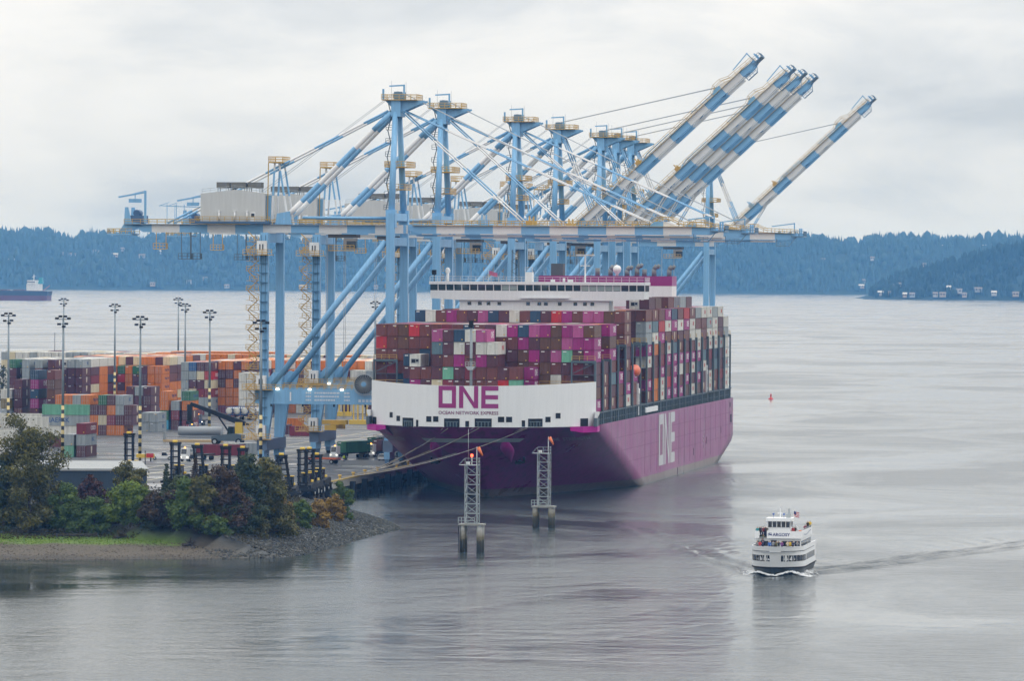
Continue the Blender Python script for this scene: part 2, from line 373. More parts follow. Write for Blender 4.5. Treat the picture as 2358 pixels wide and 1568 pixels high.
# quay wall: deck edge beam, piles, fenders, bollards
qw = empty('quay_wall', (QX, 1204, 0)); tag(qw, 'dark concrete quay wall on piles along the berth under the ship', 'quay wall')
g = MB(); g.box(0.0, 0.5, 0, 836, 3.0, QZ+0.02); g.build('edge_beam', M_conc, qw)
g = MB(); g.box(0.02, 0.55, 0, 836, QZ+0.02, QZ+0.32); g.build('kerb', mat('kerb_yellow', (0.42, 0.30, 0.08), 0.8, var=0.35, vscale=0.4), qw)
g = MB(); g.box(-14, -1.2, 0.5, 836, -1, 3.15); g.build('under_deck', mat('under_deck', (0.020, 0.020, 0.022), 0.9), qw)
M_pile = mat('wet_pile', (0.055, 0.050, 0.045), 0.8, var=0.4)
g = MB(); g.tube((-0.5, 0, -3), (-0.5, 0, 3.05), 0.42, n=10); pme = g.mesh('pile', M_pile)
for k in range(60): inst('pile', pme, qw, (0, 1.5+5.2*k, 0))
g = MB(); g.box(0.5, 1.6, -0.8, 0.8, 0.2, 3.9); fme = g.mesh('fender', M_black)
for k in range(26): inst('fender', fme, qw, (0, 10.5+15.6*k, 0))
g = MB(); g.box(-1.2, 0.0, 0, 836, 1.0, 1.5); g.build('waler', M_pile, qw)
g = MB(); g.lathe((0,0,0), [(0.30,0),(0.26,0.25),(0.24,0.6),(0.42,0.72),(0.44,0.95),(0.25,1.02)], 12); bme = g.mesh('bollard', M_yellow)
BOL = []
for i, (px, py) in enumerate(((788.5,1099),(813,1092.5),(837,1087),(863,1081),(909,1072),(933,1066.5))):
    p = onz(px, py+5, QZ); BOL.append(Vector((QX-1.1, p.y, QZ+0.8)))
    tag(inst('bollard', bme, None, (QX-1.1, p.y, QZ)), 'yellow mooring bollard at the quay edge, %s from the near end' % ORD[i], 'bollard', 'mooring bollards on the quay')

# ------------------------------------------------------------------ far wooded shore
def isl_mat(name, c0, c1):
    m = bpy.data.materials.new(name); m.use_nodes = True; nt = m.node_tree; b = nt.nodes['Principled BSDF']; b.inputs['Roughness'].default_value = 0.9
    ge = N(nt, 'ShaderNodeNewGeometry'); rp = ramp(nt, [(0.0, c0), (1.0, c1)], ge.outputs['Random Per Island']); nt.links.new(rp.outputs[0], b.inputs['Base Color'])
    b.inputs['Specular IOR Level'].default_value = 0.1; return m
M_wood = isl_mat('far_wood_hazed', (0.040, 0.078, 0.088), (0.046, 0.084, 0.090)); M_wood2 = isl_mat('point_wood', (0.012, 0.030, 0.026), (0.024, 0.044, 0.032))  # haze blue mixed into the far wood colour; nearer point darkened instead
SKY = [(-3000,556),(-400,545),(0,548),(110,548),(160,566),(200,552),(300,552),(335,568),(350,556),(430,560),(560,566),(700,566),(900,560),(1200,564),(1500,562),(1800,560),(1860,560),(1930,572),(1975,574),(2010,562),(2120,560),(2210,568),(2300,560),(2358,562),(3200,566),(5000,570)]
def sky_y(px):
    for (a, ya), (b2, yb) in zip(SKY[:-1], SKY[1:]):
        if a <= px <= b2: return ya + (yb-ya)*(px-a)/(b2-a)
    return 566
FY = 11850.0
def px_of(x, y):
    d = Vector((x, y, 52)) - CAM; return CX + FPX*d.dot(_r)/d.dot(_f)
def far_h(x, y):
    px = px_of(x, y); top = ony(px, sky_y(px), FY+520).z
    tt = max(0, min(1, (y-FY+60*math.sin(x*0.004))/520.0))
    return -0.5 + top*(1-(1-tt)**2.0) + 5*math.sin(x*0.013+y*0.01)*tt*(1-tt)*4
def hill(name, hf, x0, x1, y0, y1, st, ym, ntree, seed, hmin, hmax, xv0, xv1):
    g = MB(); g.smooth = True
    nx = int((x1-x0)/st); ny = int((y1-y0)/40)
    g.grid([[(x0+st*i, y0+40*j, hf(x0+st*i, y0+40*j)) for i in range(nx+1)] for j in range(ny+1)])
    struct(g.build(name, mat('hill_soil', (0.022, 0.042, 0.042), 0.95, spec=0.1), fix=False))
    rnd = random.Random(seed); g = MB(); g.smooth = True
    for k in range(ntree):
        x = rnd.uniform(xv0, xv1); y = y0 + rnd.random()*(ym-y0); z = hf(x, y)
        if z < 2: continue
        H_ = rnd.uniform(hmin, hmax)*(1.0 if rnd.random() < 0.8 else 0.6); conif = rnd.random() < 0.86; H_ *= 1.0 + 0.35*(y > ym-160)*rnd.random()
        r = H_*(rnd.uniform(0.14, 0.22) if conif else rnd.uniform(0.26, 0.38)); a0 = rnd.random()*6
        prof = ((1.0,0.06),(0.66,0.40),(0.30,0.72)) if conif else ((0.7,0.15),(1.0,0.45),(0.62,0.82))
        o_ = len(g.v)
        for rr, zz in prof:
            for i in range(5):
                q = r*rr*rnd.uniform(0.75, 1.25); g.v.append((x+math.cos(a0+i*1.2566)*q, y+math.sin(a0+i*1.2566)*q, z+H_*zz))
        g.v.append((x, y, z+H_))
        for kk in range(2):
            for i in range(5): g.face((o_+kk*5+i, o_+kk*5+(i+1)%5, o_+kk*5+5+(i+1)%5, o_+kk*5+5+i))
        for i in range(5): g.face((o_+10+i, o_+10+(i+1)%5, o_+15))
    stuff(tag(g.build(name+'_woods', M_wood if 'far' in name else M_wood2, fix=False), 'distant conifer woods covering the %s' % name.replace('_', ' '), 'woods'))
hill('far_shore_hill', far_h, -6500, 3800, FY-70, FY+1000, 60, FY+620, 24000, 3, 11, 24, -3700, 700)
SPX = [(1985,690),(2010,676),(2050,650),(2100,634),(2150,622),(2210,606),(2270,588),(2320,576),(2358,570),(2500,560),(3600,556)]
PY0 = 9950.0
def spit_h(x, y):
    px = px_of(x, y)
    if px < 1985: return -1.5
    for (a, ya), (b2, yb) in zip(SPX[:-1], SPX[1:]):
        if a <= px <= b2: yy = ya + (yb-ya)*(px-a)/(b2-a); break
    else: yy = 556
    top = max(0.5, ony(px, yy+4, PY0+350).z); tt = max(0, min(1, (y-PY0)/350.0)); back = max(0, min(1, (PY0+900-y)/300))
    return -0.5 + top*(1-(1-tt)**1.8)*back
hill('wooded_point', spit_h, -1300, 2600, PY0, PY0+920, 40, PY0+420, 11000, 5, 9, 19, -960, 900)
# houses scattered on the far shores
M_house = [mat('house_white', (0.42, 0.41, 0.40), 0.7), mat('house_cream', (0.40, 0.33, 0.27), 0.7), mat('house_grey', (0.28, 0.30, 0.32), 0.7)]
M_roof = mat('house_roof', (0.16, 0.14, 0.13), 0.8)
def house(x, y, z, wd, hf_, k, label):
    o = empty('house', (x, y, z))
    tag(o, label, 'house', 'houses on the far shore')
    g = MB(); g.box(-wd/2, wd/2, -5, 5, -3, hf_); g.build('wall', M_house[k % 3], o)
    g = MB(); g.prism([(-6, hf_), (6, hf_), (0, hf_+3.2)], 'x', -wd/2-0.8, wd/2+0.8); g.build('roof', M_roof if k % 4 else M_house[0], o)
    for i in range(max(2, int(wd/6))):
        xx = -wd/2 + (i+0.5)*wd/max(2, int(wd/6)); g = MB(); g.box(xx-1.2, xx+1.2, -5.06, -4.9, 1.2, 3.4); g.build('window', M_glass, o)
HS = [(30,601,26),(140,585,34),(170,588,30),(225,580,28),(268,588,30),(285,575,16),(330,590,26),(370,581,12),(355,655,22),(438,650,18),(475,643,16),(705,629,16),(525,660,20),(700,661,30),(868,662,16),(1896,600,18),(2010,571+25,16),(2630-500,611,14),(1985,660,22),(1990,648,12),(2160,615,14)]
HS2 = [(2030,676,22),(2048,677,16),(2085,680,14),(2102,680,18),(2155,679,16),(2172,679,22),(2208,671,26),(2254,668,26),(2222,680,16),(2290,676,18),(2340,678,22),(2073,657,12),(2058,661,12),(2186,664,14)]
def place_h(lst, hf, y0, y1, nm):
    lst = sorted(lst)
    for i, (px, py, wd) in enumerate(lst):
        y = y0 + 2
        while y < y1:                       # first place up the slope seen along this line
            p = ony(px, py, y)
            if hf(p.x, p.y) + 4 >= p.z: break
            y += 6
        p = ony(px, py, y); house(p.x, p.y-12, p.z-1, wd*0.48, 3.2, i, 'small pale house on the %s, %s from the left' % (nm, ORD[i]))
place_h(HS, far_h, FY-60, FY+560, 'far blue hillside')
place_h(HS2, spit_h, PY0, PY0+400, 'darker wooded point at right')

# ------------------------------------------------------------------ hazy air over the sound
g = MB(); g.box(-9200, 6200, -300, 15000, -3.0, 136.0)
m = bpy.data.materials.new('haze'); m.use_nodes = True; nt = m.node_tree; nt.nodes.clear()
pv = N(nt, 'ShaderNodeVolumePrincipled'); pv.inputs['Color'].default_value = (0.16, 0.45, 1.0, 1); pv.inputs['Absorption Color'].default_value = (1, 1, 1, 1); pv.inputs['Density'].default_value = 4.4e-5; pv.inputs['Anisotropy'].default_value = 0.0
mo = N(nt, 'ShaderNodeOutputMaterial'); nt.links.new(pv.outputs[0], mo.inputs['Volume'])
hz = stuff(tag(g.build('haze', m), 'blue hazy air over the water', 'haze'))
# ------------------------------------------------------------------ ship-to-shore cranes
M_bandx = banded('girder_bands', CBLUE, CWHITE, 0, 13.65, 66.2, 0.45)
M_bandu = banded('boom_bands', CBLUE, CWHITE, 0, 13.65, -0.27, 0.45)
M_bandt = banded('tube_bands', CBLUE, CWHITE, 2, 14.0, 5.0, 0.45)
M_house_c = mat('crane_house', (0.52, 0.53, 0.52), 0.55, var=0.05, vscale=0.3, streak=0.06)
M_wirec = mat('crane_wire', (0.36, 0.39, 0.42), 0.5)
LS, HY = -30.5, 10.0                   # landside leg line, half spacing of the legs along the rail
GZ0, GZ1 = 55.6, 57.6                  # girder underside and top
HINGE = Vector((3.0, 0, 56.8))
def crane_parts(up, num):
    o = empty('gantry_crane', (0, 0, 0))
    P = lambda g, n, m, par=None: g.build(n, m, par or o)
    for x in (0.0, LS):
        for y in (-HY, HY):
            lo = MB(); wx = 1.9
            # upper leg, and the deeper lower leg that leans in under the portal beam
            P(lo.box(x-0.95, x+0.95, y-0.9, y+0.9, 18.0, GZ0 if x == LS else GZ1+1.0), 'leg', M_blue)
            dx = 1.4 if x == LS else -1.4
            lo = MB()
            lo.add([(x-1.1,y-1.0,6.0),(x+1.1,y-1.0,6.0),(x+1.1,y+1.0,6.0),(x-1.1,y+1.0,6.0),
                    (min(x-0.95,x-0.95+dx),y-1.0,18.0),(max(x+0.95,x+0.95+dx*1.3),y-1.0,18.0),(max(x+0.95,x+0.95+dx*1.3),y+1.0,18.0),(min(x-0.95,x-0.95+dx),y+1.0,18.0)],
                   [(0,3,2,1),(4,5,6,7),(0,1,5,4),(1,2,6,5),(2,3,7,6),(3,0,4,7)])
            P(lo, 'lower_leg', M_blue)
    for x in (0.0, LS):
        P(MB().box(x-1.2, x+1.2, -HY-2.4, HY+2.4, 3.4, 6.1), 'sill_beam', mat('sill_slate', (0.10, 0.14, 0.21), 0.5))
        P(MB().box(x-0.85, x+0.85, -HY+0.9, HY-0.9, 14.8, 16.6), 'cross_tie', M_blue)
        for y in (-HY, HY):
            bg_ = P(MB().box(x-0.7, x+0.7, y-3.6, y+3.6, 1.7, 3.4), 'bogie', M_blue)
            for k in range(4):
                yy = y-2.7+1.8*k; P(MB().box(x-0.5, x+0.5, yy-0.8, yy+0.8, 0.75, 1.75), 'wheel_truck', mat('truck_blue', (0.08, 0.17, 0.30), 0.6), bg_)
                w_ = MB(); w_.tube((x-0.35, yy, 0.5), (x+0.35, yy, 0.5), 0.48, n=12); P(w_, 'wheel', M_dark, bg_)
    for y in (-HY, HY):
        g = MB(); g.prism([(LS-2.0, 14.6), (-1.0, 14.6), (0.9, 14.9), (0.9, 18.1), (LS-2.0, 18.1)], 'y', y-0.75, y+0.75)
        pb = P(g, 'portal_beam', M_blue)
        g = MB(); g.rail([(LS-2.0, y-0.75, 18.1), (0.8, y-0.75, 18.1)], 1.1, 1.6, 0.05); g.rail([(LS-2.0, y+0.75, 18.1), (0.8, y+0.75, 18.1)], 1.1, 1.6, 0.05); P(g, 'handrail', M_ochre, pb)
        if y < 0:
            yt = y-0.77
            if num: inst('number', text_mesh(str(num), 3.0, M_white, 0.03), pb, (LS+6.6, yt, 16.3))
            M_let = mat('lettering_white', (0.55, 0.62, 0.70), 0.6)
            g = MB()
            for k, (a, b_) in enumerate(((10.3,11.6),(12.4,18.6),(19.6,21.0))):
                for j in range(3):
                    xx = LS+a; zz = 17.1-0.85*j
                    while xx < LS+b_*1.0 - (0.6*j if k == 1 else 0): wd = random.uniform(0.25, 0.8); g.box(xx, min(xx+wd, LS+b_), yt-0.01, yt, zz, zz+0.42); xx += wd+0.12
            P(g, 'capacity_lettering', M_let, pb)
            g = MB()
            for k in range(28):
                a0 = 2*math.pi*k/28; a1 = 2*math.pi*(k+1)/28; c = Vector((LS+25.6, yt-0.01, 17.0))
                g.bar(c+Vector((2.6*math.cos(a0), 0, 0.62*math.sin(a0))), c+Vector((2.6*math.cos(a1), 0, 0.62*math.sin(a1))), 0.03, 0.13, (0,1,0))
            for k in range(6): g.box(LS+24.3+0.45*k, LS+24.62+0.45*k, yt-0.02, yt, 16.78, 17.22)
            for k in range(6): g.box(LS+23.1+0.9*k, LS+23.7+0.9*k, yt-0.02, yt, 15.2, 15.8)
            P(g, 'maker_lettering', M_let, pb)
            for k in range(4):
                xx = LS+3.5+7.8*k; P(MB().box(xx-0.35, xx+0.35, yt-0.5, yt-0.1, 17.95, 18.35), 'floodlight', M_lamp, pb)
            for k in range(4):
                xx = LS+2.0+7.6*k; P(MB().box(xx-0.2, xx+0.2, yt-0.4, yt+0.2, 14.0, 14.6), 'lamp_housing', M_dark, pb)
    for y in (-HY, HY):      # big inclined braces
        g = MB(); g.tube((LS+2.2, y, 19.2), (-1.2, y, 53.6), 0.72, n=14); br = P(g, 'diagonal_brace', M_blue)
        P(MB().prism([(LS+0.9,18.1),(LS+4.0,18.1),(LS+4.8,21.6),(LS+2.4,22.2),(LS+0.9,20.6)], 'y', y-0.35, y+0.35), 'gusset', M_blue, br)
        g = MB(); g.tube((LS+9, y*0.9, 59.2), (-0.8, y*0.9, 59.2), 0.36, n=10); P(g, 'top_tie', M_blue)
    P(MB().box(-0.8, 0.8, -HY+0.9, HY-0.9, 52.6, 54.6), 'cross_tie', M_blue); P(MB().box(LS-0.8, LS+0.8, -HY+0.9, HY-0.9, 53.2, 55.4), 'cross_tie', M_blue)
    P(MB().box(-1.0, 1.0, -HY-0.9, HY+0.9, 58.6, 60.4), 'cross_tie', M_blue)
    # landside girder (two boxes) with walkways
    for y in (-3.4, 3.4):
        g = MB(); g.prism([(-64.5, GZ1-0.2), (-61.5, GZ0), (2.6, GZ0), (2.6, GZ1), (-60.0, GZ1)], 'y', y-0.6, y+0.6); gi = P(g, 'girder', M_bandx)
        g = MB(); s_ = -1 if y < 0 else 1; yy = y + s_*1.5
        g.box(-66, -1.2, min(y+s_*0.6, yy), max(y+s_*0.6, yy), GZ1-0.12, GZ1-0.04); P(g, 'walkway', M_steel, gi)
        g = MB(); g.rail([(-66, yy, GZ1-0.04), (-1.2, yy, GZ1-0.04)], 1.15, 2.0, 0.06); P(g, 'handrail', M_ochre, gi)
    for k in range(7): g = MB(); g.box(-62+9.6*k, -61+9.6*k, -2.8, 2.8, GZ0+0.3, GZ1-0.3); P(g, 'girder_tie', M_blue)
    # rear end: platform, rope tensioner frame, service jib
    g = MB(); g.box(-70.2, -64.2, -4.5, 4.5, 54.9, 55.2); rp_ = P(g, 'rear_platform', M_blue)
    g = MB(); g.rail([(-64.2,-4.5,55.2),(-70.2,-4.5,55.2),(-70.2,4.5,55.2),(-64.2,4.5,55.2)], 1.2, 1.5, 0.06); P(g, 'handrail', M_ochre, rp_)
    for yy in (-4.0, 3.3): g = MB(); g.prism([(-67.5,55.6),(-61.5,57.0),(-62.5,57.8),(-64.4,58.0),(-65.2,61.6),(-66.0,61.6),(-66.2,57.6)], 'y', yy, yy+0.35); P(g, 'rope_frame', M_blue)
    g = MB(); g.box(-65, -61.8, -3.2, 3.2, 57.8, 59.6); g.tube((-63.6,-2,60.2),(-63.6,2,60.2),0.8,n=12); P(g, 'rope_winch', mat('winch_blue', (0.06,0.13,0.24),0.6))
    g = MB(); g.bar((-61.0,-3.9,57.6),(-61.0,-3.9,65.6),0.5); g.bar((-61.0,-3.9,65.2),(-67.6,-3.9,64.0),0.35,0.4); g.bar((-61.0,-3.9,65.6),(-66.0,-3.9,64.3),0.12); g.bar((-63.5,-3.9,64.8),(-63.5,-3.9,63.5),0.2); g.box(-65.0,-62.0,-4.4,-3.4,62.7,63.6); P(g, 'service_jib', M_blue)
    for yy in (-4.6, 4.6):
        g = MB()
        for xx in (-55.5, -53.2): g.bar((xx,yy,57.6),(xx,yy,62.4),0.14)
        g.bar((-57.5,yy,62.0),(-46.2,yy,61.6),0.16); g.bar((-57.5,yy,61.9),(-55,yy,62.8),0.12)
        P(g, 'cable_gantry', M_blue)
    # machinery house
    h0, h1 = -47.0, -31.4
    P(MB().box(h0-1.2, h1+1.4, -6.9, 6.9, 57.75, 58.25), 'house_floor', mat('floor_blue', (0.05,0.11,0.20),0.6))
    g = MB(); g.prism([(h0,58.25),(h1,58.25),(h1,65.0),((h0+h1)/2+0.5,65.9),(h0,64.9)], 'y', -6.0, 6.0); mh = P(g, 'machinery_house', M_house_c)
    g = MB(); g.rail([(h0-1.2,-6.9,58.25),(h1+1.4,-6.9,58.25)], 1.15, 1.7, 0.06); g.rail([(h0-1.2,6.9,58.25),(h0-1.2,-6.9,58.25)], 1.15, 1.7, 0.06); P(g, 'handrail', M_ochre, mh)
    g = MB(); g.rail([(h0+0.3,-5.8,64.95),((h0+h1)/2+0.5,-5.8,65.9),(h1-0.3,-5.8,65.0)], 1.0, 1.7, 0.04); P(g, 'roof_rail', M_steel, mh)
    for a, b_, yy in ((h0+3.6,h0+6.8,-4.6),(h0+7.2,h0+10.8,-5.0),(h0+11.2,h0+14.4,-4.4)):
        P(MB().box(a, b_, yy, yy+3.6, 66.3, 67.7), 'roof_fan', mat('fan_grey', (0.14,0.14,0.13),0.7,var=0.3,vscale=1.5), mh)
        g = MB(); 
        for q in (a+0.3, b_-0.3): g.bar((q, yy+0.4, 65.0), (q, yy+0.4, 66.4), 0.2); g.bar((q, yy+3.2, 65.0), (q, yy+3.2, 66.4), 0.2)
        P(g, 'fan_frame', M_steel, mh)
    P(MB().box(h1-3.4, h1-2.2, -6.08, -5.98, 58.3, 60.5), 'door', M_white, mh)
    P(MB().box(h1-3.2, h1-2.4, -6.12, -6.05, 59.3, 60.2), 'window', M_glass, mh)
    for xx in (h0+4.6, h0+8.4, h0+11.4):
        g = MB(); g.tube((xx,-6.35,58.4),(xx,-6.35,60.6),0.22,n=8); g.box(xx-0.25,xx+0.25,-6.6,-6.1,60.5,60.9); P(g, 'vent_pipe', M_white, mh)
    P(MB().box(h1-0.3, h1+1.2, -3.6, -1.2, 58.3, 64.6), 'electrical_room', M_blue, mh)
    # A-frame over the house that carries the rear stays
    g = MB()
    for yy in (-3.4, 3.4): g.bar((h1+1.2,yy,57.6),(h1+2.0,yy,72.6),0.4); g.bar((h1+5.4,yy,57.6),(h1+3.0,yy,72.6),0.4)
    P(g, 'stay_frame', banded('stayframe', CBLUE, CWHITE, 2, 30.0, -5.0+0.5, 0.5, 0.2))
    g = MB(); g.box(h1+0.6,h1+4.2,-4.4,4.4,72.4,72.7); pf = P(g, 'frame_platform', M_ochre); g = MB(); g.rail([(h1+0.6,-4.4,72.7),(h1+4.2,-4.4,72.7),(h1+4.2,4.4,72.7),(h1+0.6,4.4,72.7),(h1+0.6,-4.4,72.7)], 1.2, 1.4, 0.06); P(g, 'handrail', M_ochre, pf)
    g = MB(); lad(g, (h1+0.4,-4.2,58.4), (h1+0.6,-4.2,72.4), 0.6); P(g, 'ladder', M_ochre)
    # mast
    AP = Vector((-0.3, 0, 85.4))
    for s_ in (-1, 1):
        g = MB(); g.tube((0, s_*HY*0.92, 58.6), (-0.2, s_*3.0, 84.6), 0.82, 0.66, n=14); P(g, 'mast_leg', M_blue)
        P(MB().box(-1.15, 1.15, s_*HY*0.92-1.15, s_*HY*0.92+1.15, 57.0, 61.2), 'mast_foot', M_blue)
    g = MB(); g.box(-1.15, 1.15, -3.6, 3.6, 83.6, 87.5); mh2 = P(g, 'mast_head', M_blue)
    for yy in (-2.6, 2.3):
        g = MB(); g.prism([(1.15,84.6),(6.8,87.1),(6.8,87.5),(1.15,87.5)], 'y', yy, yy+0.3); P(g, 'head_bracket', M_blue, mh2)
        g = MB(); g.prism([(-1.15,85.8),(-1.15,87.5),(-2.8,87.5)], 'y', yy, yy+0.3); P(g, 'head_bracket', M_blue, mh2)
    g = MB(); g.box(-3.4, 5.2, -4.2, 4.2, 87.5, 87.7); P(g, 'mast_platform', M_ochre, mh2)
    g = MB(); g.rail([(-3.4,-4.2,87.7),(5.2,-4.2,87.7),(5.2,4.2,87.7),(-3.4,4.2,87.7),(-3.4,-4.2,87.7)], 1.2, 1.4, 0.06); P(g, 'handrail', M_ochre, mh2)
    g = MB(); g.tube((0.2,-2.2,88.6),(0.2,2.2,88.6),1.1,n=14); g.box(-0.6,1.4,-2.6,-2.3,87.7,89.6); g.box(-0.6,1.4,2.3,2.6,87.7,89.6); P(g, 'head_sheave', mat('sheave', (0.12,0.20,0.28),0.5), mh2)
    g = MB(); g.bar((1.4,0,87.6),(1.4,0,91.4),0.4); g.bar((1.4,0,91.2),(-2.2,0,91.0),0.3,0.35); P(g, 'head_jib', M_blue, mh2); P(MB().bar((-3.0,-3.8,87.6),(-3.0,-3.8,90.2),0.45), 'head_post', M_blue, mh2)
    g = MB(); g.tube((-2.0,2,87.7),(-2.0,2,92.4),0.05,n=5); g.tube((2.2,-2,87.7),(2.2,-2,92.0),0.05,n=5); P(g, 'aerial', M_wirec, mh2)
    # stair tower in the mast
    zz = 61.2; k = 0; g = MB()
    while zz < 84:
        y0_ = -4.5*(1-(zz-60)/34); g.box(-2.6,-1.0,y0_-0.2,y0_+0.9,zz,zz+0.1); g.rail([(-2.6,y0_-0.2,zz+0.1),(-1.0,y0_-0.2,zz+0.1)],1.1,0.8,0.05)
        lad(g, (-1.4 if k%2 else -2.2,y0_+0.3,zz), (-2.2 if k%2 else -1.4,y0_+0.3,zz+3.2), 0.6); zz += 3.2; k += 1
    P(g, 'mast_stair', M_slate)
    g = MB(); g.box(-2.2,3.2,-6.2,6.2,71.4,71.6); g.rail([(-2.2,-6.2,71.6),(3.2,-6.2,71.6),(3.2,6.2,71.6),(-2.2,6.2,71.6),(-2.2,-6.2,71.6)],1.2,1.3,0.06); g.box(-1.6,2.4,-5.4,5.4,66.0,66.2); g.rail([(-1.6,-5.4,66.2),(2.4,-5.4,66.2),(2.4,5.4,66.2)],1.2,1.3,0.06); P(g, 'mast_landing', M_ochre)
    # back stays
    for s_ in (-1, 1):
        g = MB(); stay(g, (-1.2, s_*3.0, 84.6), (LS+3.6, s_*4.6, 58.8), 0.62, 14); P(g, 'back_stay', [M_blue, M_whiteb])
        g = MB(); stay(g, (-2.0, s_*2.4, 85.0), (-55.5, s_*3.6, 57.8), 0.27, 8); P(g, 'rear_stay', [M_blue, M_whiteb])
        P(MB().prism([(LS+1.6,57.6),(LS+5.4,57.6),(LS+5.2,60.8),(LS+2.0,60.2)], 'y', s_*4.6-0.6, s_*4.6+0.6), 'stay_lug', M_blue)
    # boom
    L = 74.0
    bo = empty('boom', HINGE); bo.parent = o
    for y in (-3.4, 3.4):
        g = MB(); g.prism([(0.4,-0.4),(3.0,-1.2),(L-2.0,-1.2),(L,-0.6),(L,0.4),(L-9.0,0.9),(L-11.5,1.9),(L-14.5,1.9),(L-15.5,0.9),(0.4,0.9)], 'y', y-0.6, y+0.6); g.build('boom_girder', M_bandu, bo)
        s_ = -1 if y < 0 else 1; g = MB(); g.rail([(1.5,y+s_*1.4,0.75),(L-15.5,y+s_*1.4,0.75),(L-13.5,y+s_*1.4,1.9),(L-11,y+s_*1.4,1.9),(L-8.5,y+s_*1.4,0.8),(L,y+s_*1.4,0.4)],1.15,2.0,0.06); g.box(1.5,L-1,min(y+s_*.6,y+s_*1.4),max(y+s_*.6,y+s_*1.4),0.66,0.74); g.build('boom_walkway', M_ochre, bo)
    for k in range(8): g = MB(); g.box(5+9.2*k, 6+9.2*k, -2.8, 2.8, -0.9, 0.5); g.build('boom_tie', M_blue, bo)
    g = MB(); 
    for yy in (-2.6, 2.2): g = MB(); g.box(2.0, L-6, yy, yy+0.4, -1.9, -1.45); g.build('trolley_rail', M_bandu, bo)
    g = MB(); g.box(L-1.0,L+2.4,-4.4,4.4,-0.5,-0.2); g.rail([(L-1.0,-4.4,-0.2),(L+2.4,-4.4,-0.2),(L+2.4,4.4,-0.2)],1.3,1.1,0.05); g.box(L-5.0,L-1.5,-4.6,-3.0,-3.0,-2.8); g.rail([(L-5,-4.6,-2.8),(L-1.5,-4.6,-2.8)],1.1,1.1,0.06); g.bar((L-1.5,-4,-2.8),(L+0.4,-4,-0.4),0.2); g.bar((L-5,-4,-2.8),(L-5,-4,-1.0),0.2); g.build('boom_tip_platform', mat('tip_blue',(0.11,0.20,0.30),0.5), bo)
    g = MB(); g.bar((L-0.2,-3.4,0.3),(L-0.2,-3.4,3.4),0.3); g.bar((L-0.2,-3.4,3.2),(L-6.4,-3.4,2.4),0.28); g.build('boom_tip_jib', M_blue, bo)
    for yy in (-2.6, 2.6): g = MB(); g.bar((L+1.2,yy,-0.2),(L+1.2,yy,1.9),0.4); g.build('buffer_post', M_blue, bo)
    for a, hh in ((29.5,2.2),(60.0,1.6),(18.0,2.6)):
        for yy in (-3.4, 3.4): g = MB(); g.box(a-0.8,a+0.8,yy-0.5,yy+0.5,0.9,0.9+hh*0.5); g.bar((a,yy,0.9),(a,yy,0.9+hh),0.35); g.build('stay_bracket', M_ochre if a > 20 else M_blue, bo)
    ang = R(43.0) if up else 0.0
    bo.rotation_euler = (0, -ang, 0)
    def onboom(x, z): return HINGE + Vector((x*math.cos(ang)-z*math.sin(ang), 0, x*math.sin(ang)+z*math.cos(ang)))
    AF = Vector((1.6, 0, 84.6))
    for s_ in (-1, 1):
        for aa, off in ((28.0, 0.0), (59.0, 0.3)):
            b_ = onboom(aa, 1.3); 
            for e in (-0.28, 0.28):
                a = AF + Vector((off, s_*2.6+e, off)); b2 = b_ + Vector((0, s_*3.4+e, 0))
                g = MB()
                if not up: stay(g, a, b2, 0.17, 6, 11.0)
                else:        # folded links hanging from the mast head and lying along the boom
                    fold = Vector((AF.x+8.6+off*5, a.y, 62.0-off*6)) if aa < 40 else Vector((AF.x+11.5, a.y, 58.5))
                    b2 = onboom(aa*0.80 if aa < 40 else 33.0, 1.6) + Vector((0, s_*3.4+e, 0))
                    stay(g, a, fold, 0.17, 6, 7.0); stay(g, fold, b2, 0.17, 6, 9.0)
                    if aa > 40: stay(g, b2, onboom(aa, 1.4) + Vector((0, s_*3.4+e, 0)), 0.17, 6, 9.0)
                P(g, 'fore_stay', [M_blue, M_whiteb])
    for s_ in (-1, 1):       # boom hoist ropes
        g = MB(); tip = onboom(61.0, 2.0)
        for e in (-0.5, 0.5): g.tube((0.6, s_*1.4+e*0.4, 89.6), tip+Vector((0, s_*1.6+e, 0)), 0.055, n=5)
        P(g, 'hoist_rope', M_wirec)
        g = MB(); g.tube((-0.8, s_*1.2, 89.4), (h1-1.5, s_*2.0, 65.5), 0.06, n=5); P(g, 'winch_rope', M_wirec)
    # stair tower and lift on the near landside leg
    g = MB(); zz = 6.4; k = 0
    while zz < 53.5:
        y0_ = -HY-0.6; g.box(LS-4.2,LS-1.1,y0_-0.7,y0_+0.7,zz,zz+0.1)
        g.rail([(LS-1.2,y0_-0.7,zz+0.1),(LS-4.2,y0_-0.7,zz+0.1)] if k%2 else [(LS-3.4,y0_-0.7,zz+0.1),(LS-1.2,y0_-0.7,zz+0.1)],1.1,0.9,0.06)
        lad(g, (LS-3.9 if k%2 else LS-1.6,y0_,zz+0.1), (LS-1.6 if k%2 else LS-3.9,y0_,zz+2.35), 0.7); g.bar((LS-1.0,y0_,zz-1.0),(LS-3.2,y0_,zz),0.14); zz += 2.35; k += 1
    P(g, 'leg_stair', M_ochre)
    g = MB()
    for e in (-0.5, 0.5): g.bar((LS+e,-HY-1.5,4.0),(LS+e,-HY-1.5,55.0),0.14)
    zz = 4.5
    while zz < 55: g.bar((LS-0.5,-HY-1.5,zz),(LS+0.5,-HY-1.5,zz),0.1); g.box(LS-0.9,LS+0.9,-HY-1.5,-HY-0.9,zz,zz+0.12); zz += 2.3
    P(g, 'lift_mast', mat('lift_blue', (0.05,0.14,0.24),0.6))
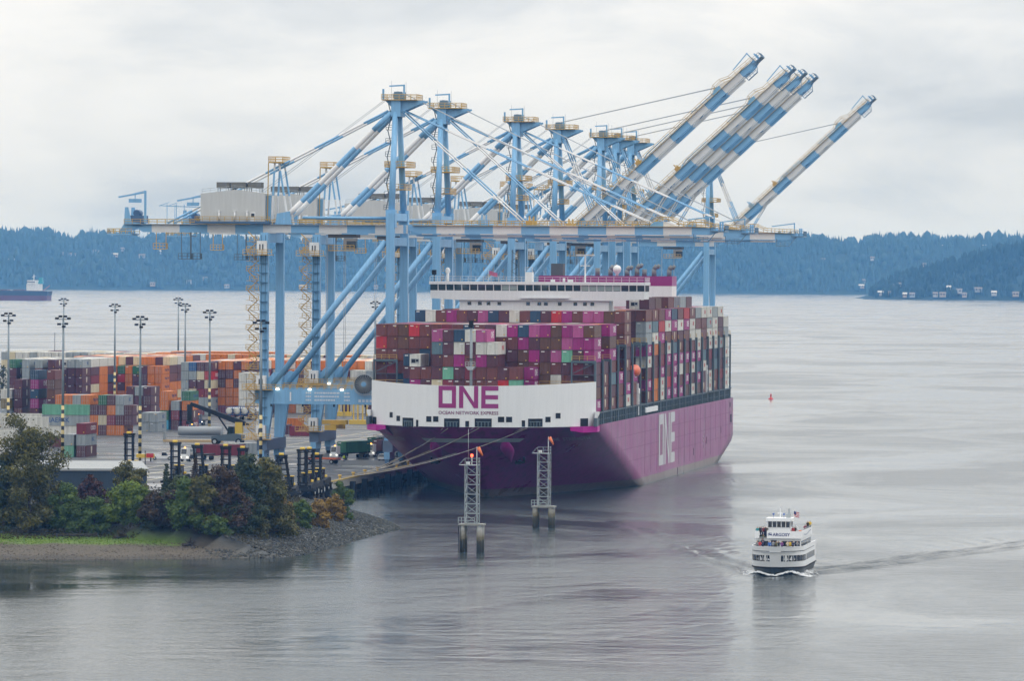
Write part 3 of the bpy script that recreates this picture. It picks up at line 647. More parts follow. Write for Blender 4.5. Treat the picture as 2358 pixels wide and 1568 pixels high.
    for zb, nm in ((50.4,'lift_station'),(18.2,'lift_station'),(6.3,'lift_station')):
        P(MB().box(LS-1.3,LS+0.9,-HY-3.2,-HY-1.5,zb,zb+3.2), nm, M_white)
        g = MB(); g.box(LS-4.6,LS+2.4,-HY-3.6,-HY-1.0,zb-0.25,zb-0.1); g.rail([(LS-4.6,-HY-3.6,zb-0.1),(LS+2.4,-HY-3.6,zb-0.1)],1.2,1.1,0.06); P(g, 'station_platform', M_ochre)
        for e in (-0.35, 0.35): P(MB().box(LS+e-0.14-0.2,LS+e+0.14-0.2,-HY-3.26,-HY-3.18,zb+1.0,zb+2.4), 'station_window', M_glass)
    # hanging service baskets
    for xb, zb in ((-58.2,51.6),(-52.0,49.2),(-49.8,49.2)):
        g = MB(); 
        for e in (0, 2.4): g.bar((xb+e,-4.2,zb),(xb+e,-4.2,GZ0),0.16)
        g.box(xb-0.6,xb+2.6,-4.9,-3.3,zb-0.15,zb); g.rail([(xb-0.6,-4.9,zb),(xb+2.6,-4.9,zb),(xb+2.6,-3.3,zb)],1.3,0.8,0.06); P(g, 'service_basket', M_ochre if xb < -53 else M_slate)
    # power cable reel on the waterside end of the near portal beam
    c = Vector((-6.0, -HY-1.6, 19.5)); g = MB()
    for k in range(28):
        a = 2*math.pi*k/28; g.bar(c, c+Vector((2.6*math.cos(a), 0, 2.6*math.sin(a))), 0.08, 0.10)
        a1 = 2*math.pi*(k+1)/28; g.bar(c+Vector((2.6*math.cos(a),0,2.6*math.sin(a))), c+Vector((2.6*math.cos(a1),0,2.6*math.sin(a1))), 0.12)
    cr = P(g, 'cable_reel', M_steel)
    g = MB(); g.tube(c+Vector((0,0.15,0)), c+Vector((0,0.45,0)), 2.3, n=24); P(g, 'reel_cable', M_black, cr)
    g = MB(); g.tube(c+Vector((0,-0.3,0)), c+Vector((0,0.6,0)), 0.6, n=14); P(g, 'reel_hub', M_blue, cr)
    # trolley, cab, head block
    xt = -13.0
    g = MB(); g.box(xt-3.4,xt+3.4,-3.0,3.0,54.5,55.3); tr = P(g, 'trolley', mat('trolley_dark', (0.09,0.085,0.08),0.7,var=0.3))
    P(MB().box(xt+0.4,xt+3.4,-3.4,-0.8,51.6,54.4), 'cab', mat('cab_grey', (0.25,0.23,0.21),0.6), tr)
    P(MB().box(xt+1.2,xt+3.46,-3.46,-1.0,52.0,53.7), 'cab_window', M_glass, tr)
    g = MB(); g.box(xt-3.0,xt+3.2,-4.3,-3.4,51.3,51.5); g.rail([(xt-3.0,-4.3,51.5),(xt+3.2,-4.3,51.5)],1.2,1.0,0.06); P(g, 'cab_platform', M_ochre, tr)
    g = MB()
    for ex in (-2.2, 2.2):
        for ey in (-1.1, 1.1): g.tube((xt+ex-2,ey,54.6),(xt+ex-2,ey,11.0),0.06,n=5)
    P(g, 'lift_rope', M_wirec, tr)
    g = MB(); g.box(xt-5,xt+1,-1.3,1.3,9.6,10.6); g.box(xt-3.2,xt-0.8,-6.0,6.0,8.6,9.5)
    for e in (-6.0, 6.0): g.box(xt-3.4,xt-0.6,e-0.4,e+0.4,8.3,9.6)
    P(g, 'spreader', M_yellow, tr)
    return o
M_whiteb = mat('stay_white', CWHITE, 0.5, var=0.08)
def stay(g, a, b, r, n=8, seg=None):
    """a stay painted in blue and white lengths"""
    a = Vector(a); b = Vector(b); L = (b-a).length; seg = seg or 6.5; k = max(1, int(L/seg+0.5))
    for i in range(k):
        g.mi = i % 2; g.tube(a.lerp(b, i/k), a.lerp(b, (i+1)/k), r, n=n, cap=(i in (0, k-1)))
def lad(g, a, b, wd):
    a = Vector(a); b = Vector(b); d = (b-a); side = Vector((0, wd/2, 0))
    g.bar(a-side, b-side, 0.12); g.bar(a+side, b+side, 0.12); n = max(2, int(d.length/0.55))
    for i in range(n+1): p = a.lerp(b, i/n); g.bar(p-side, p+side, 0.08)
CR = [(1337,0,1,'nearest pale blue gantry crane, number 1, boom lowered over the bow'),
      (1406,0,2,'second nearest pale blue gantry crane, boom lowered over the ship'),
      (1534,0,3,'third gantry crane from the left, its lowered boom reaching farthest right'),
      (1616,1,4,'gantry crane with the highest raised boom, left of the other raised booms'),
      (1712,1,5,'gantry crane whose raised boom is leftmost of the close trio'),
      (1748,1,6,'gantry crane whose raised boom is the middle one of the trio'),
      (1785,1,7,'gantry crane whose raised boom is rightmost of the close trio'),
      (2008,1,8,'farthest gantry crane, at the right, raised boom standing apart from others')]
proto = {}
for y, up, num, lab in CR:
    if up not in proto: o = crane_parts(up, num if num == 1 else 0); proto[up] = o
    else:
        o = copy_tree(proto[up])
        for ch in list(o.children):
            for s_ in list(ch.children):
                if s_.name.startswith('number'): bpy.data.objects.remove(s_)
    o.location = (-225.5, y, QZ); tag(o, lab, 'crane', 'gantry cranes along the quay')
# ------------------------------------------------------------------ containers
CC = dict(brown=(0.150,0.036,0.028), maroon=(0.095,0.022,0.032), magenta=(0.30,0.010,0.16), pink=(0.40,0.075,0.23), red=(0.46,0.014,0.02),
          crimson=(0.20,0.014,0.03), navy=(0.018,0.052,0.105), blue=(0.015,0.09,0.27), slate=(0.10,0.165,0.20), white=(0.62,0.61,0.56), grey=(0.30,0.335,0.35),
          orange=(0.60,0.165,0.006), green=(0.025,0.14,0.06), teal=(0.15,0.40,0.27), cyan=(0.07,0.38,0.58), cream=(0.62,0.54,0.36), olive=(0.20,0.15,0.05), umber=(0.12,0.045,0.022))
WORD = dict(umber='dark brown', slate='slate blue', teal='pale green', cyan='sky blue', navy='navy blue', green='dark green', crimson='dark red', olive='khaki')
def cword(c): return WORD.get(c, c)
def cont_mat(c):
    if 'cont_'+c in MATS: return MATS['cont_'+c]
    m = mat('cont_'+c, CC[c], 0.5, var=0.16, vscale=0.9, streak=0.22, rnd=0.10); nt = m.node_tree; b = nt.nodes['Principled BSDF']
    t = N(nt, 'ShaderNodeTexCoord'); s1 = N(nt, 'ShaderNodeSeparateXYZ'); nt.links.new(t.outputs['Object'], s1.inputs[0]); s2 = N(nt, 'ShaderNodeSeparateXYZ'); nt.links.new(t.outputs['Normal'], s2.inputs[0])
    q = math_n(nt, 'ADD', math_n(nt, 'MULTIPLY', s1.outputs[1], math_n(nt, 'ABSOLUTE', s2.outputs[0])), math_n(nt, 'MULTIPLY', s1.outputs[0], math_n(nt, 'ABSOLUTE', s2.outputs[1])))
    h = math_n(nt, 'SINE', math_n(nt, 'MULTIPLY', q, 2*math.pi/0.30))
    bn = N(nt, 'ShaderNodeBump', Strength=0.5, Distance=0.06); nt.links.new(h, bn.inputs['Height']); nt.links.new(bn.outputs[0], b.inputs['Normal'])
    return m
CW, CHT = 2.42, 2.72
_cm = {}
def cont_mesh(c, L, reefer=False):
    k = ('b', c, L, reefer)
    if k in _cm: return _cm[k]
    g = MB(); l = L/2; w = CW/2; q = 0.13
    g.box(-w+0.05, w-0.05, -l+0.06, l-0.06, 0.05, CHT-0.04)
    for x in (-1, 1):
        for y in (-1, 1): g.box(min(x*w, x*(w-q)), max(x*w, x*(w-q)), min(y*l, y*(l-q)), max(y*l, y*(l-q)), 0, CHT)
        for z0, z1 in ((0.0, 0.14), (CHT-0.10, CHT-0.01)): g.box(min(x*w, x*(w-0.07)), max(x*w, x*(w-0.07)), -l+q, l-q, z0, z1)
    for y in (-1, 1):
        for z0, z1 in ((0.0, 0.14), (CHT-0.12, CHT-0.01)): g.box(-w+q, w-q, min(y*l, y*(l-0.07)), max(y*l, y*(l-0.07)), z0, z1)
    _cm[k] = g.mesh('shipping_container', cont_mat(c)); return _cm[k]
def door_mesh(c):
    k = ('d', c)
    if k in _cm: return _cm[k]
    g = MB(); g.box(0.02, 1.06, -0.045, 0.0, 0.15, CHT-0.14)
    g.mi = 1
    for x in (0.28, 0.78):
        g.bar((x, -0.075, 0.12), (x, -0.075, CHT-0.12), 0.05)
        for z in (0.25, 1.1, CHT-0.3): g.box(x-0.07, x+0.07, -0.085, -0.045, z, z+0.07)
        g.box(x-0.22, x+0.02, -0.09, -0.06, 1.22, 1.28)
    _cm[k] = g.mesh('door', [cont_mat(c), M_steel]); return _cm[k]
_um = MB().box(-0.95, 0.95, -0.03, 0.0, 0.55, 1.75); _um.mi = 1
_um.box(-0.8, 0.1, -0.05, -0.031, 0.75, 1.55); _um.box(0.2, 0.8, -0.05, -0.031, 0.95, 1.5)
UNIT = _um.mesh('cooling_unit', [mat('unit_grey', (0.35,0.36,0.36),0.6), M_dark])
M_logo_w = mat('logo_white', (0.72,0.72,0.70), 0.6); M_logo_b = mat('logo_blue', (0.03,0.08,0.22), 0.6); M_logo_r = mat('logo_red', (0.45,0.05,0.05), 0.6); M_logo_o = mat('logo_navy', (0.05,0.03,0.10), 0.6)
_patch = MB().box(-0.38, 0.38, -0.012, 0, -0.10, 0.10).mesh('number_panel', M_logo_w)
_mark = MB(); _mark.prism([(-0.75,0.9),(0.75,0.9),(0.7,0.0),(0.35,-0.9),(-0.35,-0.9),(-0.7,0.0)], 'y', -0.012, 0); MARK = _mark.mesh('side_mark', mat('mark_cream', (0.62,0.56,0.42),0.6))
_yel = MB().box(-0.13, 0.13, -0.012, 0, -0.13, 0.13).mesh('hazard_label', M_yellow)
_inst = inst
MASS = {}
def container(c, loc, label, group, L=12.19, rz=0.0, end='blank', logo=None, ind=True):
    l = L/2; w = CW/2
    if ind:
        o = _inst('shipping_container', cont_mesh(c, L), None, loc, (0, 0, rz + random.uniform(-0.002, 0.002))); tag(o, label, 'container', group); inst = _inst
    else:
        M0 = Matrix.Translation(loc) @ Matrix.Rotation(rz, 4, 'Z'); ml = MASS.setdefault(group, []); ml.append((cont_mesh(c, L), M0)); o = None
        def inst(nm_, me_, par_, lc_, rt_=(0, 0, 0)): ml.append((me_, M0 @ Matrix.Translation(lc_) @ Euler(rt_).to_matrix().to_4x4()))
    if end == 'door':
        d = door_mesh(c); inst('door', d, o, (-1.075, -l+0.05, 0)); inst('door', d, o, (-0.0, -l+0.05, 0))
    elif end == 'unit': inst('cooling_unit', UNIT, o, (0, -l+0.03, 0.1))
    else:
        r = random.random()
        if r < 0.62: inst('number_panel', _patch, o, (-0.52 if r < 0.4 else 0.5, -l+0.045, 2.36))
        if r > 0.35: inst('hazard_label', _yel, o, (0.62, -l+0.045, random.choice((0.35, 0.5, 2.2))))
    sx = w-0.04
    if logo == 'ONE' or (logo is None and c in ('magenta', 'pink')): inst('side_lettering', text_mesh('ONE', 2.1, M_logo_w, 0.02), o, (sx, l-3.4, 1.45), (0, 0, R(90)))
    elif logo == 'mark': inst('side_mark', MARK, o, (sx, 0.4, 1.6), (0, 0, R(90)))
    elif logo: 
        tx, m_ = {'HL': ('Hapag-Lloyd', M_logo_o), 'MAERSK': ('MAERSK', M_logo_b), 'MSC': ('MSC', M_logo_b), 'COSCO': ('COSCO', M_logo_w), 'HLW': ('Hapag-Lloyd', M_logo_b), 'ONE_R': ('ONE', M_logo_r)}[logo]
        inst('side_lettering', text_mesh(tx, 1.5 if len(tx) < 8 else 1.35, m_, 0.015), o, (sx, l-(4.0 if L > 8 else 3.0), 1.4), (0, 0, R(90)))
    return o

# ------------------------------------------------------------------ container ship
SX, HB = -192.0, 25.5
PX0, PX1 = SX-HB, SX+HB
def stem(z): return 1262.0 - 26.0*max(0, min(1.1, z/16.6))**0.9
def full(z): return 1340.0 - 84.0*max(-0.2, min(1, z/16.6))
def expo(z): t_ = max(0, min(1, z/16.6)); return 1.22 + 1.5*t_**1.4
def hull_y(X, z):
    u_ = min(1.0, abs(X-SX)/HB); return stem(z) + (full(z)-stem(z))*u_**expo(z)
def panel_y(X): return hull_y(X, 16.6)
def hit(fn, px, py):
    """where a sight line meets a surface Y = fn(X, z)"""
    y = 1250.0
    for k in range(30):
        p = ony(px, py, y); y = 0.5*y + 0.5*fn(max(PX0, min(PX1, p.x)), p.z)
    return ony(px, py, y)
ship = empty('container_ship', (SX, 1390, 0)); tag(ship, 'huge magenta container ship moored at the quay, loaded high with containers', 'container ship')
def SP(g, name, m, par=None, fix=True):
    me = g.mesh(name, m, fix); me.transform(Matrix.Translation((-SX, -1390, 0)))
    o = bpy.data.objects.new(name, me); col.objects.link(o); o.parent = par or ship; return o
m = bpy.data.materials.new('hull_paint'); m.use_nodes = True; nt = m.node_tree; b = nt.nodes['Principled BSDF']
t = N(nt, 'ShaderNodeTexCoord'); s1 = N(nt, 'ShaderNodeSeparateXYZ'); nt.links.new(t.outputs['Object'], s1.inputs[0])
no = N(nt, 'ShaderNodeTexNoise', Scale=0.10, Detail=6.0, Roughness=0.65); nt.links.new(t.outputs['Object'], no.inputs['Vector'])
mpn = N(nt, 'ShaderNodeMapping'); mpn.inputs['Scale'].default_value = (0.8, 0.8, 0.03); nt.links.new(t.outputs['Object'], mpn.inputs[0])
n3 = N(nt, 'ShaderNodeTexNoise', Scale=1.0, Detail=4.0); nt.links.new(mpn.outputs[0], n3.inputs['Vector'])
st_ = ramp(nt, [(0.36, (0.58,)*3), (0.50, (1,1,1))], n3.outputs[0])
wl = math_n(nt, 'ADD', s1.outputs[2], math_n(nt, 'MULTIPLY', no.outputs[0], 0.25))
rp = ramp(nt, [(0.0, (0.07,0.06,0.055)), (0.06, (0.16,0.12,0.105)), (0.16, (0.20,0.13,0.115)), (0.205, (0.17,0.115,0.105)), (0.207, (0.24,0.010,0.150)), (1.0, (0.24,0.010,0.150))], math_n(nt, 'DIVIDE', wl, 10.0))
hs = N(nt, 'ShaderNodeHueSaturation'); nt.links.new(rp.outputs[0], hs.inputs['Color']); nt.links.new(math_n(nt, 'MULTIPLY', math_n(nt, 'MULTIPLY_ADD', no.outputs[0], 0.35, 0.82), st_.outputs[0]), hs.inputs['Value'])
nt.links.new(hs.outputs[0], b.inputs['Base Color']); nt.links.new(math_n(nt, 'MULTIPLY_ADD', no.outputs[0], 0.22, 0.20), b.inputs['Roughness']); b.inputs['Specular IOR Level'].default_value = 0.32
b.inputs['Coat Weight'].default_value = 0.0; b.inputs['Coat Roughness'].default_value = 0.3
M_hull = m
M_mag = mat('ship_magenta', (0.26, 0.014, 0.15), 0.4, var=0.06)
M_magb = mat('bolster_magenta_lit', (0.45, 0.014, 0.28), 0.45, var=0.08)  # hull magenta made brighter, painting in skylight on the bolster tops
M_panel = mat('ship_white', (0.70, 0.71, 0.72), 0.45, var=0.04, vscale=0.12, streak=0.04)
M_coam = mat('ship_deck_green', (0.045, 0.062, 0.066), 0.7, var=0.3)
ZT = 16.7
zl = [-3, -1, 0, 1, 2, 3.5, 5, 6.5, 8, 9.5, 11, 12.5, 14, 15.2, 16.0, ZT]
us = [-1 + 2*i/64 for i in range(65)]
rows = []
for z in zl:
    aft = 1543.0 if z >= 5.6 else 1543.0 - (5.6-z)*6.8
    r_ = [(PX0, aft - (aft-full(z))*(i/16), z) for i in range(16)]
    r_ += [(SX+HB*u_, hull_y(SX+HB*u_, z), z) for u_ in us]
    r_ += [(PX1, full(z) + (aft-full(z))*(i/16), z) for i in range(1, 17)]
    rows.append(r_)
g = MB(); g.smooth = True; g.grid(rows); g.smooth = False
for k in range(len(zl)-1): n_ = len(rows[0]); g.face((k*n_, (k+1)*n_, (k+1)*n_+n_-1, k*n_+n_-1))
hull = SP(g, 'hull', M_hull)
n_ = len(rows[0]); g = MB(); o_ = [(p[0]+(0.15 if p[0] < SX else -0.15), p[1]+0.15, ZT-0.05) for p in rows[-1]]; g.add(o_, [tuple(range(n_))]); SP(g, 'main_deck', M_coam)
# shell plating seams on the flat side
g = MB()
for yy in (1346, 1358, 1370, 1377, 1416, 1428, 1440, 1452, 1464, 1476, 1488, 1500, 1512, 1524, 1534): g.box(PX1, PX1+0.03, yy, yy+0.09, 2.6 if yy < 1500 else 6, ZT-0.4) if yy > 1340 else 0
for zz in (6.6, 9.6, 12.8): g.box(PX1, PX1+0.03, 1345-zz*4.6, 1540, zz, zz+0.07)
SP(g, 'weld_seam', mat('seam', (0.15,0.010,0.095),0.5), hull)
# marks on the flat side
def letters(fn, x0, z0, wO, H_, sw, gap):
    """block letters O N E as quads in a 2-D frame, mapped by fn"""
    q = []
    a = x0; b_ = x0+wO
    q += [(a, z0, a+sw, z0+H_), (b_-sw, z0, b_, z0+H_), (a+sw, z0, b_-sw, z0+sw*1.05), (a+sw, z0+H_-sw*1.05, b_-sw, z0+H_)]
    a = b_+gap; b_ = a+wO*1.07; q += [(a, z0, a+sw, z0+H_), (b_-sw, z0, b_, z0+H_)]; dia = (a+sw, b_-sw)
    c = b_+gap; d = c+wO*0.94
    q += [(c, z0, c+sw, z0+H_), (c+sw, z0, d, z0+sw*1.05), (c+sw, z0+H_-sw*1.05, d, z0+H_), (c+sw, z0+H_/2-sw*0.5, d*0.985+c*0.015, z0+H_/2+sw*0.5)]
    g = MB()
    for (u0, v0, u1, v1) in q: g.quad([(u0,0,v0),(u1,0,v0),(u1,0,v1),(u0,0,v1)], 4, 4, fn)
    s2 = sw*1.25; g.quad([(dia[0],0,z0+H_),(dia[0],0,z0+H_-s2*1.1),(dia[1],0,z0),(dia[1],0,z0+s2*1.1)], 4, 4, fn)
    return g
yo = onx(1517, 1000, PX1).y; y1 = onx(1553.5, 1000, PX1).y; z0_ = onx(1517, 1073, PX1).z; z1_ = onx(1517, 955, PX1).z
W_ = (y1-yo); wO = W_/(3.01+2*0.15)
g = letters(lambda q: Vector((PX1+0.05, q.x, q.z)), yo, z0_, wO, z1_-z0_, wO*0.24, wO*0.15)
SP(g, 'side_lettering', mat('side_letter', (0.50,0.50,0.52), 0.45, var=0.06, streak=0.10), hull)
for (px, py) in ((1597,1040),(1627,1014),(1560,1085),(1660,990)):
    p = onx(px, py, PX1); SP(MB().box(PX1, PX1+0.04, p.y-0.6, p.y+0.6, p.z-0.9, p.z+0.9), 'hull_mark', mat('mark_dark', (0.06,0.01,0.04),0.6), hull)
for (px, py, a, h_) in ((1683,963,1.6,2.2),(1681,932,0.9,1.3)):
    p = onx(px, py, PX1); SP(MB().box(PX1-0.5, PX1+0.05, p.y-a, p.y+a, p.z-h_/2, p.z+h_/2), 'stern_opening_shade', M_dark, hull)  # solid dark block, painted as the shade inside a stern opening
# white breakwater round the bow with lettering and dark plates painted as shaded mooring openings
def ztop(X): return 26.5 - 0.75*(1-((X-SX)/HB)**2)
g = MB(); xs_ = [SX+HB*u_*1.0 for u_ in us]; g.smooth = True
outer = [[(x, panel_y(x)-0.20, z) for x in xs_] for z in (16.6, 19, 21.5, 24)] + [[(x, panel_y(x)-0.20, ztop(x)) for x in xs_]]
inner = [[(x, panel_y(x)+0.25, z) for x in xs_] for z in (16.5,)] + [[(x, panel_y(x)+0.25, ztop(x)) for x in xs_]]
g.grid(outer); g.smooth = False; g.grid([outer[-1], inner[-1]]); g.grid(inner[::-1])
for e in (0, -1): g.add([outer[0][e], outer[-1][e], inner[-1][e], inner[0][e]], [(0,1,2,3)])
bw = SP(g, 'bow_breakwater', M_panel)
fn = lambda q: Vector((q.x, panel_y(q.x)-0.26, q.z))
def D8(x, y): return ((1130+x/1.965)*0.73803, (1150+y/1.965)*0.73803)
pf = lambda X, z: panel_y(X)-0.2
a = hit(pf, *D8(468, 241)); b_ = hit(pf, *D8(835, 241)); c_ = hit(pf, *D8(650, 107))
wO = (b_.x-a.x)/(3.01+2*0.17)
SP(letters(fn, a.x, a.z, wO, c_.z-a.z, wO*0.235, wO*0.17), 'bow_lettering', M_mag, bw)
def wrap_text(s, cx, cz, width, m_, surf, par, name, depth=0.05, shear=0.0, flat=None):
    me = text_mesh(s, 1.0, m_, 0.012, 0.02).copy(); xs2 = [v.co.x for v in me.vertices]; zs2 = [v.co.z for v in me.vertices]; k = width/(max(xs2)-min(xs2))
    for v in me.vertices:
        x = cx + v.co.x*k*(flat or 1); z = cz + v.co.z*k + shear*v.co.x*k; v.co = (x-SX, surf(x, z)-depth-1390, z)
    o = bpy.data.objects.new(name, me); col.objects.link(o); o.parent = par
a = hit(pf, *D8(468, 273)); b_ = hit(pf, *D8(835, 273))
wrap_text('OCEAN NETWORK EXPRESS', (a.x+b_.x)/2, (a.z+b_.z)/2, b_.x-a.x, M_mag, lambda x, z: panel_y(x)-0.2, bw, 'bow_subtitle')
OP = [(168,188,268,300),(210,233,290,322),(247,315,303,355),(330,345,315,355),(393,425,293,327),(435,468,293,327),(502,598,307,358),(632,656,322,358),(690,795,307,358),(832,872,296,330),(882,920,296,330),(978,1000,318,358),(1017,1107,307,358),(1123,1156,296,330),(1186,1217,273,307),(64,88,297,352),(1337,1386,305,356)]
for (x0, x1, y0, y1) in OP:
    a = hit(pf, *D8(x0, y1)); b_ = hit(pf, *D8(x1, y0))
    if b_.x < a.x: a.x, b_.x = b_.x, a.x
    fo = lambda q, e=0.0: Vector((q.x, panel_y(q.x)-0.23-e, q.z))
    g = MB(); g.quad([(a.x,0,a.z),(b_.x,0,a.z),(b_.x,0,b_.z),(a.x,0,b_.z)], 6, 1, fo); op = SP(g, 'mooring_opening_shade', M_dark, bw, False)  # dark plate on the wall stands in for the shade inside the hole
    g = MB()
    for (u0, v0, u1, v1) in ((a.x-0.1,a.z-0.1,a.x,b_.z+0.1),(b_.x,a.z-0.1,b_.x+0.1,b_.z+0.1),(a.x,b_.z,b_.x,b_.z+0.1)):
        g.quad([(u0,0,v0),(u1,0,v0),(u1,0,v1),(u0,0,v1)], 4, 1, lambda q: fo(q, 0.10))
    SP(g, 'opening_rim', M_panel, bw)
    if x1-x0 > 60:
        g = MB(); hh = (b_.z-a.z)*0.55
        for k in range(4):
            xx = a.x + (b_.x-a.x)*(0.2+0.2*k); y_ = panel_y(xx)-0.42; g.box(xx-0.12, xx+0.12, y_, y_+0.15, a.z, a.z+hh)
        xm = (a.x+b_.x)/2; g.quad([(a.x+0.3,0,a.z+hh),(b_.x-0.3,0,a.z+hh),(b_.x-0.3,0,a.z+hh+0.22),(a.x+0.3,0,a.z+hh+0.22)],6,1,lambda q: fo(q,0.14))
        SP(g, 'roller_fairlead', M_slate, bw)
# grey stripe and names on the flare, bolsters, anchors
hf = lambda X, z: hull_y(X, z)
P4 = [hit(hf, *D8(*q)) for q in ((398,451),(965,451),(998,428),(362,426))]
g = MB(); g.quad([(p.x,0,p.z) for p in P4], 24, 2, lambda q: Vector((q.x, hull_y(q.x, q.z)-0.08, q.z))); SP(g, 'bow_stripe', mat('stripe_grey', (0.40,0.43,0.45),0.5), hull)
M_name = mat('name_grey', (0.50,0.46,0.50), 0.5)
for (xa, ya), (xb, yb) in (((1145,437),(1400,428)), ((70,415),(262,438))):
    a = hit(hf, *D8(xa, ya)); b_ = hit(hf, *D8(xb, yb))
    wrap_text('ONE  STRENGTH', (a.x+b_.x)/2, (a.z+b_.z)/2, abs(b_.x-a.x), M_name, hull_y, hull, 'ship_name', 0.10)
for s_ in (-1, 1):
    g = MB(); xo = SX+s_*(HB+0.7); xi = SX+s_*(HB-4.6); xm = SX+s_*(HB-2.0); y0_ = panel_y(SX+s_*(HB-4.6))-0.5; ye = 1256.5
    g.add([(xi,y0_+0.3,16.55),(xm,y0_+2.4,16.55),(xo,ye-3.0,16.55),(xo,ye+1.2,16.55),(xi,ye+1.2,16.55),(xi,y0_+0.5,15.7),(xm,y0_+2.8,15.2),(xo,ye-2.4,15.3),(xo,ye+1.2,15.3),(xi,ye+1.2,13.9)],
          [(0,1,2,3,4),(9,8,7,6,5),(0,5,6,1),(1,6,7,2),(2,7,8,3),(3,8,9,4),(4,9,5,0)]); SP(g, 'corner_bolster', M_magb, hull)
    g = MB(); g.box(min(xo,SX+s_*(HB+0.0)), max(xo,SX+s_*(HB+0.0)), 1252.6, 1256.2, 16.56, 18.4); SP(g, 'corner_fairlead', M_slate, hull)
    g = MB(); g.prism([(SX+s_*HB,19.8),(SX+s_*(HB+0.9),19.8),(SX+s_*(HB+0.9),19.2),(SX+s_*HB,17.2)], 'y', 1254.4, 1255.6); SP(g, 'wing_bracket', M_panel, bw)
for (xa, ya) in ((462,500),(888,500)):
    c = hit(hf, *D8(xa, ya)); g = MB(); g.smooth = True; rws = []
    for k in range(9):
        tt = k/8; zz = c.z + 1.9 - 4.9*tt; wd = 1.6*(math.sin(math.pi*min(1, 0.14+tt*0.86))**0.7 if tt < 0.45 else (1-tt)/0.55*1.0)+0.02; dp = 1.9*math.sin(math.pi*(0.05+0.9*tt)**0.8)
        rws.append([(c.x+wd*math.cos(math.pi*(1-i/10)), hull_y(c.x, zz)+0.25-dp*math.sin(math.pi*i/10), zz) for i in range(11)])
    g.grid(rws); SP(g, 'anchor_bolster', M_magb, hull)
    s_ = 1 if xa > 600 else -1; ax = c.x+s_*1.9; g = MB(); y_ = hull_y(ax, c.z-2.4)-0.5
    g.bar((ax, y_, c.z-0.6), (ax-s_*0.3, y_+0.6, c.z-3.4), 0.5); g.bar((ax-1.1, y_+0.3, c.z-3.2), (ax+1.0, y_+0.3, c.z-2.9), 0.55); g.bar((ax-1.0, y_+0.3, c.z-3.2), (ax-0.9, y_-0.1, c.z-1.9), 0.4); g.bar((ax+0.9, y_+0.3, c.z-2.9), (ax+0.9, y_-0.1, c.z-1.8), 0.4); SP(g, 'anchor', M_dark, hull)
# coamings, hatch deck edge, side stanchions
g = MB(); g.box(PX0+2.2, PX1-2.2, 1258, 1538, ZT-0.06, 19.45); SP(g, 'hatch_coaming', M_coam)
g = MB(); g.box(PX0+8, PX1-8, 1243, 1257.5, ZT-0.06, 24.0); SP(g, 'forward_hatch', M_coam)
for s_ in (-1, 1):
    g = MB(); x = SX+s_*(HB-0.35); yy = 1260
    while yy < 1541: g.box(x-0.16, x+0.16, yy, yy+0.35, ZT-0.06, 19.5); yy += 3.35
    g.box(x-0.12, x+0.12, 1259, 1541, 19.2, 19.5); g.box(x-0.05, x+0.05, 1259, 1541, 17.7, 17.8); stuff(SP(g, 'side_stanchions', M_slate))
BAYY = {k: 1257.6+13.4*k for k in range(6)}; BAYY.update({k: 1351.8+13.2*(k-7) for k in range(7, 21)})
ROWP = 2.49
def rx(r): return SX - 10*ROWP + ROWP*(r+0.5)
TZ, TP = 19.6, 2.80
# lashing bridges
def lash(y, zt, nm='lashing_bridge'):
    g = MB(); xs3 = [PX0+0.3] + [SX-10*ROWP+ROWP*2*i for i in range(1, 10)] + [PX1-0.3]
    for x in xs3: g.box(x-0.17, x+0.17, y, y+0.42, ZT-0.06, zt if x in (xs3[0], xs3[1], xs3[-1], xs3[-2]) else min(zt, 25.6+0.0*zt)); 
    for xe in (xs3[0], xs3[-1]): g.box(xe-0.22, xe+0.22, y+0.42, y+0.95, ZT-0.06, zt)
    zz = 22.4
    while zz < zt-0.2:
        if zz < 26: g.box(PX0+0.5, PX1-0.5, y+0.05, y+0.9, zz-0.12, zz); 
        else:
            g.box(xs3[0], xs3[1], y+0.05, y+0.9, zz-0.12, zz); g.box(xs3[-2], xs3[-1], y+0.05, y+0.9, zz-0.12, zz)
        zz += TP
    for a_, b2 in ((xs3[0], xs3[1]), (xs3[-2], xs3[-1])): g.box(a_, b2, y+0.02, y+0.95, zt-0.5, zt); g.bar((a_, y+0.2, zt-3.0), (b2, y+0.2, zt-0.5), 0.16)
    lb = SP(g, nm, M_slate)
    g = MB()
    for a_, b2 in ((xs3[0], xs3[1]), (xs3[-2], xs3[-1])): g.rail([(a_, y+0.1, zt), (b2, y+0.1, zt)], 1.0, 1.6, 0.05)
    if y < 1260: g.rail([(PX0+0.5, y+0.06, 25.4), (PX1-0.5, y+0.06, 25.4)], 1.1, 2.49, 0.05)
    SP(g, 'bridge_rail', M_ochre, lb)
for k, y in BAYY.items(): lash(y-1.15, 31.2 if k < 3 else 34.2)
lash(1338.2, 34.2); lash(1536.6, 34.2); lash(1483.2-0.6, 34.2)
